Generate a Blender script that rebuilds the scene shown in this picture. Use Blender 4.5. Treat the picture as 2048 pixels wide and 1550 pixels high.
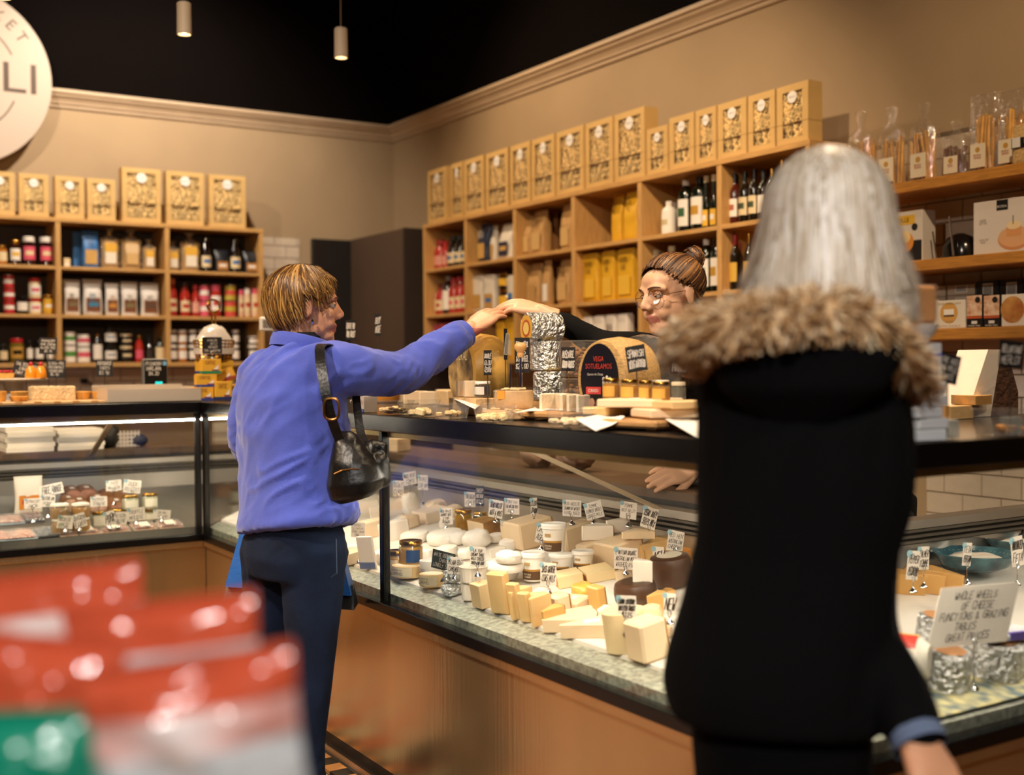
import bpy, bmesh, math, random
import numpy as np
from mathutils import Vector as V, Matrix, noise
R_ = math.radians
random.seed(7)
for o in list(bpy.data.objects): bpy.data.objects.remove(o)
SC = bpy.context.scene
COL = SC.collection
# ---------------------------------------------------------------- camera
FPX, CX, CY, HC = 2350.0, 1024.0, 775.0, 1.365
_a = math.atan(1474/FPX)                       # the far-left wall direction is this far left of the view axis
FW = V((math.sin(_a), math.cos(_a), 0)); RT = V((math.cos(_a), -math.sin(_a), 0)); UP = V((0, 0, 1))
_p, _r = math.atan(48/FPX), 0.0073
c_f = FW*math.cos(_p) - UP*math.sin(_p); _u = UP*math.cos(_p) + FW*math.sin(_p)
c_r = RT*math.cos(_r) - _u*math.sin(_r); c_u = _u*math.cos(_r) + RT*math.sin(_r)
EYE = V((0, 0, HC))
cd = bpy.data.cameras.new('camera'); cam = bpy.data.objects.new('camera', cd); COL.objects.link(cam)
cd.sensor_width = 36; cd.lens = 36*FPX/2048; cd.clip_start = .05; cd.clip_end = 60
mw = Matrix((c_r, c_u, -c_f)).transposed().to_4x4(); mw.translation = EYE; cam.matrix_world = mw
cd.dof.use_dof = True; cd.dof.focus_distance = 3.75; cd.dof.aperture_fstop = 1.9
SC.camera = cam
def pdir(x, y): return c_f + c_r*((x-CX)/FPX) + c_u*((CY-y)/FPX)
def PD(x, y, d): return EYE + pdir(x, y)*d
def PX(x, y, X): q = pdir(x, y); return EYE + q*(X/q.x)
def PY(x, y, Y): q = pdir(x, y); return EYE + q*(Y/q.y)
def PZ(x, y, Z): q = pdir(x, y); return EYE + q*((Z-HC)/q.z)
def PP(x, y, p0, n): q = pdir(x, y); return EYE + q*((p0-EYE).dot(n)/q.dot(n))
def dep(p): return (V(p)-EYE).dot(c_f)
def mpp(p): return dep(p)/FPX
# ---------------------------------------------------------------- light and exposure
vs = SC.view_settings; vs.view_transform = 'Standard'; vs.look = 'None'; vs.gamma = 1; vs.use_curve_mapping = False
vs.exposure = 0.28
W = bpy.data.worlds.new('world'); SC.world = W; W.use_nodes = True
W.node_tree.nodes['Background'].inputs[0].default_value = (1, .78, .55, 1)
W.node_tree.nodes['Background'].inputs[1].default_value = .012
SC.cycles.max_bounces = 8; SC.cycles.transparent_max_bounces = 24; SC.cycles.caustics_reflective = False; SC.cycles.caustics_refractive = False
SC.cycles.sample_clamp_indirect = 6
WARM = (1, .74, .48); WHITE = (1, .86, .70)
def spot(name, loc, tgt, power, size=80, blend=.6, col=WARM, rad=.05):
    l = bpy.data.lights.new(name, 'SPOT'); l.energy = power; l.spot_size = R_(size); l.spot_blend = blend; l.color = col; l.shadow_soft_size = rad
    o = bpy.data.objects.new(name, l); COL.objects.link(o); o.location = loc
    o.rotation_euler = (V(tgt)-V(loc)).to_track_quat('-Z', 'Y').to_euler(); return o
# unseen spot lamps: some read off cast shadows, others added to brighten things
KEY = 1.0
NEUT = (1, .84, .68)
spot('track_spot', (-.9, 1.7, 3.9), (1.5, 4.0, .9), 430*KEY, 75, .7, NEUT, .10)          # added key on the shopper and the steel fronts
spot('track_spot', (.4, 3.0, 2.7), (2.2, 9.2, 3.2), 110*KEY, 70, .8, WARM, .06)           # low one that throws the pendants' shadows
spot('track_spot', (.5, 6.9, 4.3), (1.1, 9.2, 2.2), 170*KEY, 110, .8, NEUT, .06)
spot('track_spot', (2.3, 7.5, 4.45), (2.4, 9.2, 2.6), 330*KEY, 110, .8, NEUT, .06)
spot('track_spot', (2.9, 7.0, 4.4), (4.4, 6.4, 2.1), 200*KEY, 112, .9, WARM, .06)
spot('track_spot', (2.4, 3.9, 3.9), (4.4, 5.6, 1.7), 240*KEY, 80, .9, WARM, .06)
spot('track_spot', (2.5, 1.5, 3.9), (4.4, 3.0, 1.7), 230*KEY, 80, .9, WARM, .06)  # unseen lamp aimed to brighten the open planks
spot('track_spot', (-1.5, 4.2, 4.3), (-.6, 4.2, 0), 800*KEY, 100, .8, WARM, .15)         # added to light the shop floor that the steel mirrors
spot('track_spot', (-.9, -.9, 3.2), (.25, .9, 1.0), 330*KEY, 60, .7, (1, .95, .9), .05)  # added to brighten the foreground snack bags
spot('track_spot', (.9, -1.2, 3.9), (1.3, 1.4, 1.5), 125*KEY, 60, .7, NEUT, .10)  # added for the near shopper's hair and fur
# ---------------------------------------------------------------- materials
def lin(h):
    if not isinstance(h, str): return (*h, 1) if len(h) == 3 else h
    h = h.lstrip('#'); c = [int(h[i:i+2], 16)/255 for i in (0, 2, 4)]
    return tuple(x/12.92 if x <= .04045 else ((x+.055)/1.055)**2.4 for x in c) + (1,)
MATS = {}
def nt(name):
    m = bpy.data.materials.new(name); m.use_nodes = True; t = m.node_tree; return m, t, t.nodes['Principled BSDF']
def mat(name, col, rough=.5, metal=0, var=0, vs=8, bump=0, bs=60, st=(1, 1, 1), spec=.5, emit=0, sss=0, sheen=0, coat=0, col2=None, trans=0, isl=0, detail=3, alpha=1):
    if name in MATS: return MATS[name]
    m, t, b = nt(name); c = lin(col); b.inputs['Base Color'].default_value = c
    b.inputs['Roughness'].default_value = rough; b.inputs['Metallic'].default_value = metal; b.inputs['Specular IOR Level'].default_value = spec
    m.diffuse_color = c
    N = t.nodes.new; L = t.links.new
    if sss: b.inputs['Subsurface Weight'].default_value = sss; b.inputs['Subsurface Radius'].default_value = (.012, .006, .003); b.inputs['Subsurface Scale'].default_value = 1
    if sheen: b.inputs['Sheen Weight'].default_value = sheen; b.inputs['Sheen Roughness'].default_value = .4
    if coat: b.inputs['Coat Weight'].default_value = coat; b.inputs['Coat Roughness'].default_value = .08
    if trans: b.inputs['Transmission Weight'].default_value = trans
    if alpha < 1: b.inputs['Alpha'].default_value = alpha
    if emit: b.inputs['Emission Color'].default_value = c; b.inputs['Emission Strength'].default_value = emit
    if var or bump or isl or col2:
        tc = N('ShaderNodeTexCoord'); mp = N('ShaderNodeMapping'); mp.inputs['Scale'].default_value = st
        L(tc.outputs['Object'], mp.inputs['Vector'])
    if var or col2:
        n = N('ShaderNodeTexNoise'); n.inputs['Scale'].default_value = vs; n.inputs['Detail'].default_value = detail; L(mp.outputs[0], n.inputs['Vector'])
        r = N('ShaderNodeValToRGB'); d = 1-var
        r.color_ramp.elements[0].position = .32; r.color_ramp.elements[1].position = .68
        r.color_ramp.elements[0].color = lin(col2) if col2 else tuple(x*d for x in c[:3])+(1,)
        r.color_ramp.elements[1].color = c if col2 else tuple(min(1, x*(1+var*.5)) for x in c[:3])+(1,)
        L(n.outputs['Fac'], r.inputs['Fac']); src = r.outputs['Color']
        if isl:
            g = N('ShaderNodeNewGeometry'); h = N('ShaderNodeHueSaturation'); mr = N('ShaderNodeMapRange')
            mr.inputs['To Min'].default_value = 1-isl; mr.inputs['To Max'].default_value = 1+isl
            L(g.outputs['Random Per Island'], mr.inputs['Value']); L(mr.outputs[0], h.inputs['Value']); L(src, h.inputs['Color']); src = h.outputs['Color']
        L(src, b.inputs['Base Color'])
    if bump:
        n2 = N('ShaderNodeTexNoise'); n2.inputs['Scale'].default_value = bs; n2.inputs['Detail'].default_value = 3; L(mp.outputs[0], n2.inputs['Vector'])
        bp = N('ShaderNodeBump'); bp.inputs['Strength'].default_value = bump; bp.inputs['Distance'].default_value = .01
        L(n2.outputs['Fac'], bp.inputs['Height']); L(bp.outputs[0], b.inputs['Normal'])
    MATS[name] = m; return m
def film(name, tint='#ffffff', refl=.9, rough=.03, base=.04, haze=0, hcol='#ffffff', bump=0, bs=30):
    """clear pane or plastic film: transparent with Fresnel gloss and a little milky haze"""
    if name in MATS: return MATS[name]
    m, t, b = nt(name); N = t.nodes.new; L = t.links.new
    tr = N('ShaderNodeBsdfTransparent'); tr.inputs[0].default_value = lin(tint)
    gl = N('ShaderNodeBsdfGlossy'); gl.inputs['Roughness'].default_value = rough; gl.inputs[0].default_value = (1, 1, 1, 1)
    fr = N('ShaderNodeLayerWeight'); fr.inputs['Blend'].default_value = .5
    pw = N('ShaderNodeMath'); pw.operation = 'POWER'; pw.inputs[1].default_value = 5; L(fr.outputs['Facing'], pw.inputs[0])
    ml = N('ShaderNodeMath'); ml.operation = 'MULTIPLY_ADD'; ml.inputs[1].default_value = refl*.9; ml.inputs[2].default_value = base; ml.use_clamp = True
    L(pw.outputs[0], ml.inputs[0]); mx = N('ShaderNodeMixShader'); L(ml.outputs[0], mx.inputs[0]); L(tr.outputs[0], mx.inputs[1]); L(gl.outputs[0], mx.inputs[2])
    out = mx.outputs[0]
    if haze:
        df = N('ShaderNodeBsdfDiffuse'); df.inputs[0].default_value = lin(hcol); m2 = N('ShaderNodeMixShader'); m2.inputs[0].default_value = haze
        L(out, m2.inputs[1]); L(df.outputs[0], m2.inputs[2]); out = m2.outputs[0]
    if bump:
        tc = N('ShaderNodeTexCoord'); n2 = N('ShaderNodeTexNoise'); n2.inputs['Scale'].default_value = bs; L(tc.outputs['Object'], n2.inputs['Vector'])
        bp = N('ShaderNodeBump'); bp.inputs['Strength'].default_value = bump; bp.inputs['Distance'].default_value = .01; L(n2.outputs['Fac'], bp.inputs['Height']); L(bp.outputs[0], gl.inputs['Normal']); L(bp.outputs[0], fr.inputs['Normal'])
    t.nodes.remove(b); L(out, t.nodes['Material Output'].inputs['Surface']); m.diffuse_color = (.8, .9, 1, .2)
    MATS[name] = m; return m
def P(h, rough=.5, **k):
    """plain printed / painted colour"""
    return mat('paint_%s_%d' % (h.lstrip('#'), int(rough*100)), h, rough, **k)
OAK = mat('oak', '#c89a5c', .45, var=.22, vs=9, st=(1, 1, 14), bump=.08, bs=30)
OAKV = mat('oak_upright', '#c89a5c', .45, var=.2, vs=9, st=(14, 14, 1), bump=.08, bs=30)
HONEY = mat('honey_oak', '#bd8138', .4, var=.25, vs=10, st=(8, 1, 10), bump=.06)
BLACK = mat('black_metal', '#070606', .25, spec=.4)
STEEL = mat('brushed_steel', '#cdae7e', .25, .92, var=.12, vs=3, bump=.04, bs=70, st=(1, 1, .03))
STEEL2 = mat('inner_steel', '#c9c4bc', .35, 1, var=.06, vs=4)
CHROME = mat('chrome', '#d8d8d8', .12, 1)
GOLD = mat('gold_metal', '#c99a45', .22, 1)
GLASS = film('case_glass', '#fbfdfb', .9, .01, .035)
CLEAR = film('clear_plastic', '#fafaf8', .9, .06, .05, .05, '#fffaf0')
CELLO = film('cellophane', '#fbf8f2', 1.2, .08, .14, .05, '#fff6e6', bump=.9, bs=45)
WINF = film('window_film', '#fdfaf4', 1.0, .08, .05, .015, '#fff6e6', bump=.9, bs=30)
JARGL = film('jar_glass', '#eef2ea', .9, .03, .06, .03)
# ---------------------------------------------------------------- mesh helpers
class MB:
    def __init__(s): s.v = []; s.f = []; s.m = []; s.T = Matrix(); s.k = 0
    def add(s, vs, fs):
        o = len(s.v); s.v += [tuple(s.T @ V(p)) for p in vs]; s.f += [tuple(o+i for i in f) for f in fs]; s.m += [s.k]*len(fs); return s
    def box(s, x0, x1, y0, y1, z0, z1, c=0):
        if c <= 0:
            return s.add([(x0, y0, z0), (x1, y0, z0), (x1, y1, z0), (x0, y1, z0), (x0, y0, z1), (x1, y0, z1), (x1, y1, z1), (x0, y1, z1)],
                         [(0, 3, 2, 1), (4, 5, 6, 7), (0, 1, 5, 4), (1, 2, 6, 5), (2, 3, 7, 6), (3, 0, 4, 7)])
        r = []
        for z, i in ((z0, c), (z0+c, 0), (z1-c, 0), (z1, c)):
            a, b2, e, g = x0+i, x1-i, y0+i, y1-i
            q = c if i == 0 else c*.5
            r.append([(a+q, e, z), (b2-q, e, z), (b2, e+q, z), (b2, g-q, z), (b2-q, g, z), (a+q, g, z), (a, g-q, z), (a, e+q, z)])
        return s.rings(r)
    def rings(s, rings, cap0=True, cap1=True, closed=True):
        n = len(rings[0]); vs = [p for r in rings for p in r]; fs = []
        for i in range(len(rings)-1):
            for j in range(n if closed else n-1):
                k = (j+1) % n; fs.append((i*n+j, i*n+k, (i+1)*n+k, (i+1)*n+j))
        if cap0: fs.append(tuple(range(n-1, -1, -1)))
        if cap1: fs.append(tuple((len(rings)-1)*n+j for j in range(n)))
        return s.add(vs, fs)
    def lathe(s, prof, n=20, a0=0, a1=None, c=(0, 0, 0), sx=1, sy=1):
        if len(prof) == 2 and prof[0][0] == 0 and a1 is None:
            return s.add([(c[0]+sx*prof[1][0]*math.cos(2*math.pi*i/n), c[1]+sy*prof[1][0]*math.sin(2*math.pi*i/n), c[2]+prof[1][1]) for i in range(n)], [tuple(range(n))])
        full = a1 is None; a1 = 2*math.pi if full else a1
        cnt = n if full else n+1
        rings = []
        for r, z in prof:
            rings.append([(c[0]+sx*r*math.cos(a0+(a1-a0)*i/n), c[1]+sy*r*math.sin(a0+(a1-a0)*i/n), c[2]+z) for i in range(cnt)])
        return s.rings(rings, full and prof[0][0] > 1e-6, full and prof[-1][0] > 1e-6, full)
    def tube(s, pts, r, n=8, caps=True):
        pts = [V(p) for p in pts]; rs = r if isinstance(r, (list, tuple)) else [r]*len(pts); rings = []; prev = None
        for i, p in enumerate(pts):
            t = (pts[min(i+1, len(pts)-1)]-pts[max(i-1, 0)]).normalized()
            if prev is None: a = t.orthogonal().normalized()
            else: a = (prev - t*prev.dot(t)).normalized()
            prev = a; b = t.cross(a)
            rings.append([p+(a*math.cos(2*math.pi*j/n)+b*math.sin(2*math.pi*j/n))*rs[i] for j in range(n)])
        return s.rings(rings, caps, caps)
    def prism(s, pts, y0, y1):
        """outline in xz, extruded along y"""
        n = len(pts); return s.rings([[(x, y0, z) for x, z in pts], [(x, y1, z) for x, z in pts]])
    def plate(s, pts, z0, z1, top=1.0):
        """outline in xy, extruded along z"""
        cx = sum(p[0] for p in pts)/len(pts); cy = sum(p[1] for p in pts)/len(pts)
        return s.rings([[(x, y, z0) for x, y in pts], [(cx+(x-cx)*top, cy+(y-cy)*top, z1) for x, y in pts]])
    def sphere(s, c, r, n=12, m=8):
        r = (r, r, r) if isinstance(r, (int, float)) else r
        pr = [(math.cos(-math.pi/2+math.pi*i/m), math.sin(-math.pi/2+math.pi*i/m)) for i in range(m+1)]
        rings = [[(c[0]+r[0]*q*math.cos(2*math.pi*j/n), c[1]+r[1]*q*math.sin(2*math.pi*j/n), c[2]+r[2]*h) for j in range(n)] for q, h in pr]
        return s.rings(rings, False, False)
    def grid(s, fn, nu, nv):
        vs = [fn(i/nu, j/nv) for j in range(nv+1) for i in range(nu+1)]
        return s.add(vs, [(j*(nu+1)+i, j*(nu+1)+i+1, (j+1)*(nu+1)+i+1, (j+1)*(nu+1)+i) for j in range(nv) for i in range(nu)])
    def quad(s, a, b, c, d): return s.add([a, b, c, d], [(0, 1, 2, 3)])
    def mesh(s, name='mesh', smooth=False, fix=True):
        me = bpy.data.meshes.new(name); me.from_pydata(s.v, [], s.f); me.polygons.foreach_set('material_index', s.m)
        if smooth:
            me.polygons.foreach_set('use_smooth', [True]*len(s.f))
        if fix:
            bm = bmesh.new(); bm.from_mesh(me); bmesh.ops.recalc_face_normals(bm, faces=bm.faces); bm.to_mesh(me); bm.free()
        me.update(); return me
SMOOTH_ANG = R_(38)
def ob(name, me, mats=None, parent=None, loc=None, rz=0, rot=None, scale=None):
    if isinstance(me, MB): me = me.mesh(name)
    o = bpy.data.objects.new(name, me); COL.objects.link(o)
    if parent is not None: o.parent = parent
    if loc is not None: o.location = loc
    if rot is not None: o.rotation_euler = rot
    elif rz: o.rotation_euler = (0, 0, rz)
    if scale is not None: o.scale = scale if not isinstance(scale, (int, float)) else (scale,)*3
    if mats is not None:
        mats = mats if isinstance(mats, (list, tuple)) else [mats]
        if len(me.materials) == 0:
            for m in mats: me.materials.append(m)
        else:
            for i, m in enumerate(mats):
                if i < len(o.material_slots) and me.materials[i] != m: o.material_slots[i].link = 'OBJECT'; o.material_slots[i].material = m
    return o
def tag(o, label=None, cat=None, group=None, kind=None):
    if label: o['label'] = label
    if cat: o['category'] = cat
    if group: o['group'] = group
    if kind: o['kind'] = kind
    return o
def thing(name, label, cat, loc=(0, 0, 0), rz=0, group=None, rot=None, scale=None):
    o = bpy.data.objects.new(name, None); COL.objects.link(o); o.location = loc; o.empty_display_size = .05
    o.rotation_euler = rot if rot is not None else (0, 0, rz)
    if scale is not None: o.scale = scale
    return tag(o, label, cat, group)
MC = {}
def cached(key, fn, smooth=False):
    if key not in MC:
        r = fn(); MC[key] = r.mesh(key if isinstance(key, str) else key[0], smooth) if isinstance(r, MB) else r
    return MC[key]
def autosmooth(me, ang=SMOOTH_ANG):
    me.polygons.foreach_set('use_smooth', [True]*len(me.polygons))
    try: me.set_sharp_from_angle(angle=ang)
    except Exception: pass
    return me
ORD = ['first', 'second', 'third', 'fourth', 'fifth', 'sixth', 'seventh', 'eighth', 'ninth', 'tenth', 'eleventh', 'twelfth', 'thirteenth', 'fourteenth', 'fifteenth', 'sixteenth']
# --- hand lettering with strokes
GL = dict(A="00 26 40,12 32", B="00 06 36 45 44 33 03,33 42 41 30 00", C="45 36 16 05 01 10 30 41", D="00 06 26 44 42 20 00", E="40 00 06 46,03 33", F="00 06 46,03 33",
 G="45 36 16 05 01 10 30 41 43 23", H="00 06,40 46,03 43", I="20 26", J="36 31 20 10 01", K="00 06,46 03 40", L="06 00 40", M="00 06 22 46 40", N="00 06 40 46",
 O="16 05 01 10 30 41 45 36 16", P="00 06 36 45 44 33 03", Q="16 05 01 10 30 41 45 36 16,22 40", R="00 06 36 45 44 33 03,23 40", S="45 36 16 05 04 13 33 42 41 30 10 01",
 T="06 46,26 20", U="06 01 10 30 41 46", V="06 20 46", W="06 10 23 30 46", X="00 46,06 40", Y="06 23 46,23 20", Z="06 46 00 40")
GL.update({'0': GL['O'], '1': "15 26 20", '2': "05 16 36 45 44 00 40", '3': "06 46 23 42 41 30 10 01", '4': "30 36 02 42", '5': "46 06 03 33 42 41 30 00", '6': "36 05 01 10 30 41 42 33 03",
 '7': "06 46 10", '8': "13 04 05 16 36 45 44 33 13 02 01 10 30 41 42 33", '9': "43 13 04 05 16 36 45 41 20", '$': GL['S']+",27 20", '.': "10 11", '&': "40 05 16 25 01 10 20 42", "'": "26 24", '-': "13 33", '/': "00 46", ',': "11 00"})
def script(lines, w, h, seed=0, weight=.09, slant=.18, y=0, fill=.92):
    """handwritten lines as thin ribbons in the xz plane (facing -y), centred on 0,0"""
    rn = random.Random(seed); mb = MB(); n = len(lines); lh = h*fill/n
    for li, t in enumerate(lines):
        t = t.upper(); ch = lh*.68; k = len(t)
        adv = min(ch*.62, w*fill/max(k, 1)); cw = adv*.78; tot = adv*k
        x = -tot/2 + rn.uniform(-.5, .5)*max(0, w*fill-tot)*.35; zb = h*fill/2 - lh*(li+.85)
        for c in t:
            if c in GL:
                dz = rn.uniform(-.06, .06)*ch; sc = rn.uniform(.88, 1.12); hw = ch*weight*.5
                for stt in GL[c].split(','):
                    pts = []
                    for q in stt.split():
                        px, pz = int(q[0])/4*cw*sc, int(q[1])/6*ch*sc
                        pts.append(V((x+px+pz*slant+rn.uniform(-.03, .03)*cw, y, zb+dz+pz)))
                    for a, b in zip(pts, pts[1:]):
                        d = b-a
                        if d.length < 1e-7: continue
                        d.normalize(); nn = V((-d.z, 0, d.x))*hw; e = d*hw*.7
                        mb.quad(a-nn-e, b-nn+e, b+nn+e, a+nn-e)
            x += adv
    return mb
def ftext(body, h, w=None, y=0, ext=0, center=True, bold=0):
    """printed lettering from the built-in font, in the xz plane facing -y"""
    c = bpy.data.curves.new('t', 'FONT'); c.body = body; c.size = 1; c.align_x = 'CENTER'; c.resolution_u = 2; c.offset = bold; c.extrude = ext
    o = bpy.data.objects.new('t', c); me = bpy.data.meshes.new_from_object(o)
    vs = [v.co.copy() for v in me.vertices]; fs = [tuple(p.vertices) for p in me.polygons]
    bpy.data.objects.remove(o); bpy.data.curves.remove(c); bpy.data.meshes.remove(me)
    mb = MB()
    if not vs: return mb
    x0 = min(v.x for v in vs); x1 = max(v.x for v in vs); y0 = min(v.y for v in vs); y1 = max(v.y for v in vs)
    sz = h/(y1-y0); sx = sz if w is None else w/(x1-x0)
    mb.add([((v.x-(x0+x1)/2)*sx, y-v.z*sz, (v.y-(y0+y1)/2)*sz) for v in vs], fs); return mb
# ================================================================ the room
WX, WY = 4.60, 9.25            # right wall plane x, far-left wall plane y
X0, Y0, ZC = -3.2, -3.0, 4.7
ZCOR = 3.295                    # underside of the cornice
WALLM = mat('greige_wall', '#a38b6b', .8, var=.06, vs=2.2, bump=.03, bs=220)
DARKW = mat('dark_upper_wall', '#0b0706', .95, var=.1, vs=2, spec=.05)
CREAM = mat('cornice_paint', '#b9a184', .6, var=.05)
def struct(name, mb, m, parent=None, **k):
    o = ob(name, mb, m, parent, **k)
    if parent is None: tag(o, kind='structure')
    return o
GROUT = mat('grout', '#6d5c4a', .9)
struct('floor', MB().box(X0, WX, Y0, WY, -.1, -.012), mat('floor_mortar', '#2a2019', .8, var=.3, vs=5))
FLOOR = bpy.data.objects['floor']
wl = struct('wall_left', MB().box(X0, WX+.1, WY, WY+.1, 0, ZCOR+.06), WALLM)
wr = struct('wall_right', MB().box(WX, WX+.1, Y0, WY, 0, ZCOR+.06), WALLM)
struct('wall_left_upper', MB().box(X0, WX+.1, WY, WY+.1, ZCOR+.06, ZC), DARKW)
struct('wall_right_upper', MB().box(WX, WX+.1, Y0, WY, ZCOR+.06, ZC), DARKW)
struct('wall_back', MB().box(X0, WX+.1, Y0-.1, Y0, 0, ZC), WALLM)
struct('wall_side', MB().box(X0-.1, X0, Y0-.1, WY+.1, 0, ZC), WALLM)
struct('ceiling', MB().box(X0-.1, WX+.1, Y0-.1, WY+.1, ZC, ZC+.1), DARKW)
# cornice: one moulded profile along each wall
prof = [(0, 0), (.012, 0), (.018, .012), (.018, .028), (.032, .034), (.036, .05), (.05, .075), (.07, .095), (.074, .112), (.09, .12), (.09, .15), (0, .15)]
cm = MB(); cm.rings([[(x, WY-a, ZCOR+b*.85) for a, b in prof] for x in (X0, WX)]); struct('trim_1', cm, CREAM)
cm = MB(); cm.rings([[(WX-a, y, ZCOR+b*.85) for a, b in prof] for y in (WY, Y0)]); struct('trim_2', cm, CREAM)
# floor tiles: red and pale blue-grey squares with a small tan and black check border along the counter
tm = cached('floor_tile', lambda: MB().box(-.5, .5, -.5, .5, -.012, 0, .0))
TRED = P('#8f3a1c', .3, var=.15, vs=9); TBLU = P('#8d938c', .3, var=.12, vs=9); TTAN = P('#b9814a', .35, var=.12, vs=9); TBLK = P('#15110f', .35)
tm.materials.append(TRED)
XM, YI, YN = 1.64, 5.26, 1.52      # middle counter front plane x, inner-corner y, near-corner y
S = .148
for i in range(10):
    for j in range(15):
        x = XM-.10-S*(i+.5); y = 4.95-S*(j+.5)
        if i > 5 and j < 6: continue
        t = ob('tile', tm, [TRED if (i+j) % 2 else TBLU], FLOOR, (x, y, 0), scale=(S*.97, S*.97, 1))
for i in range(1):
    for j in range(34):
        x = XM-.02-.065*(i+.5); y = 4.95-.065*(j+.5)
        ob('tile', tm, [TTAN if (i+j) % 2 else TBLK], FLOOR, (x, y, 0), scale=(.063, .063, 1))
fm = mat('floor_check_far', '#8a6a4c', .35, col2='#7a4a30', vs=7)
struct('floor_far_left', MB().box(X0, XM-.13-.888, 0.4, 4.94, -.011, -.003), None).data.materials.append(fm)
struct('floor_near', MB().box(X0, WX, Y0, .4, -.011, -.003), fm)
struct('floor_behind', MB().box(X0, WX, 4.955, WY, -.011, -.003), fm)
struct('floor_staff', MB().box(XM+.005, WX, .4, 4.95, -.011, -.003), fm)
# wall tiles (running bond) ------------------------------------------------
tw, th = .20, .10
wt = cached('wall_tile', lambda: MB().box(-.5, .5, -1, 0, -.5, .5, .0))
def wt_mesh():
    mb = MB(); c = .012
    mb.rings([[(-.5, 0, -.5), (.5, 0, -.5), (.5, 0, .5), (-.5, 0, .5)], [(-.5+c, -1, -.5+c*2), (.5-c, -1, -.5+c*2), (.5-c, -1, .5-c*2), (-.5+c, -1, .5-c*2)]], False, True); return mb
wt = cached('wall_tile_b', wt_mesh)
TWH = mat('cream_wall_tile', '#c9b9a4', .18, var=.05, vs=3)
def tile_rect(wall, axis, a0, a1, z0, z1):
    r = 0; z = z0
    base = MB()
    if axis == 'x': base.box(a0, a1, WY-.004, WY-.0005, z0, z1)
    else: base.box(WX-.004, WX-.0005, a0, a1, z0, z1)
    ob('grout_bed', base, GROUT, wall)
    while z < z1-.02:
        h = min(th, z1-z); a = a0 - (tw/2 if r % 2 else 0)
        while a < a1-.005:
            b0, b1 = max(a, a0), min(a+tw, a1)
            if b1-b0 > .012:
                s = (b1-b0-.004, .006, h-.004)
                loc = ((b0+b1)/2, WY-.004, z+h/2) if axis == 'x' else (WX-.004, (b0+b1)/2, z+h/2)
                ob('tile', wt, [TWH], wall, loc, rz=0 if axis == 'x' else -math.pi/2, scale=s)
            a += tw
        z += h; r += 1
# visible stretches only: strip under the left shelves, panel right of them, and the right wall around the open shelves
tile_rect(wl, 'x', 1.15, 3.30, .95, 1.42)
tile_rect(wl, 'x', 3.30, 3.72, .95, 2.42)
tile_rect(wr, 'y', 2.05, 4.05, 2.0, 2.42)
tile_rect(wr, 'y', 2.05, 4.05, 1.0, 2.0)
tile_rect(wr, 'y', 2.35, 3.65, .55, 1.0)
# dark door leaf on the far wall and tall brown cupboard in the corner
d1 = thing('door_1', None, None, (4.02, WY, 0)); tag(d1, kind='structure')
dm = mat('dark_door', '#17120f', .5, var=.08)
ob('door_leaf', MB().box(-.20, .20, -.05, 0, 0, 2.42, .004), dm, d1)
ob('door_handle', MB().tube([(-.15, -.05, 1.05), (-.15, -.085, 1.05), (-.06, -.085, 1.05)], .009), CHROME, d1)
bc = thing('corner_cupboard', 'tall plain dark brown cupboard in the corner between the two shelf walls', 'cupboard', (4.37, 8.73, 0))
bm_ = mat('brown_laminate', '#4a382b', .55, var=.06, vs=3); bd_ = mat('brown_laminate_dark', '#2e241d', .5)  # second, darker copy puts the end panel's shade into its colour
ob('carcass', MB().box(-.19, .21, -.50, .50, 0, 2.43, .003), bm_, bc)
ob('door', MB().box(-.205, -.192, -.49, .49, .06, 2.42, .002), bm_, bc)
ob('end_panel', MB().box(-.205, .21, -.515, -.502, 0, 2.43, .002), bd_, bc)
ob('handle', MB().tube([(-.205, -.42, 1.0), (-.235, -.42, 1.0), (-.235, -.42, 1.35), (-.205, -.42, 1.35)], .007), BLACK, bc)
# ---------------------------------------------------------------- pendants
def pendant(loc, label, power=55):
    t = thing('pendant_lamp', label, 'lamp', loc, group='cylinder pendants over the counter')
    wm = P('#cfc0ac', .5)
    ob('shade', autosmooth(MB().lathe([(.0, .150), (.026, .150), (.033, .144), (.034, .02), (.034, 0), (.029, 0), (.028, .012), (.02, .02), (0, .02)], 24).mesh('pendant_shade')), wm, t)
    ob('bulb', autosmooth(MB().lathe([(0, .012), (.020, .012), (.022, .018), (0, .019)], 20).mesh('pendant_bulb')), mat('bulb_glow', '#ffd9a6', .3, emit=14), t)
    ob('cord', MB().tube([(0, 0, .150), (0, 0, ZC-loc[2])], .004, 6), P('#6b5a48', .6), t)
    ob('ceiling_rose', autosmooth(MB().lathe([(0, ZC-loc[2]-.03), (.05, ZC-loc[2]-.03), (.055, ZC-loc[2]), (0, ZC-loc[2])], 20).mesh('rose')), BLACK, t)
    spot('pendant_light', (loc[0], loc[1], loc[2]-.01), (loc[0], loc[1], 0), power, 115, .9, WARM, .03)
pendant((1.64, 5.46, 2.905), 'pale cylinder pendant lamp nearer the round deli sign')
pendant((2.42, 5.44, 2.895), 'pale cylinder pendant lamp nearer the wall corner')
for i, (x, y) in enumerate([(.86, 5.46), (2.05, 4.0), (2.05, 2.9), (2.2, 1.9), (3.1, 2.0)]):
    pendant((x, y, 2.95), 'pale cylinder pendant lamp above the frame, %s in its row' % ORD[i])
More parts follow.
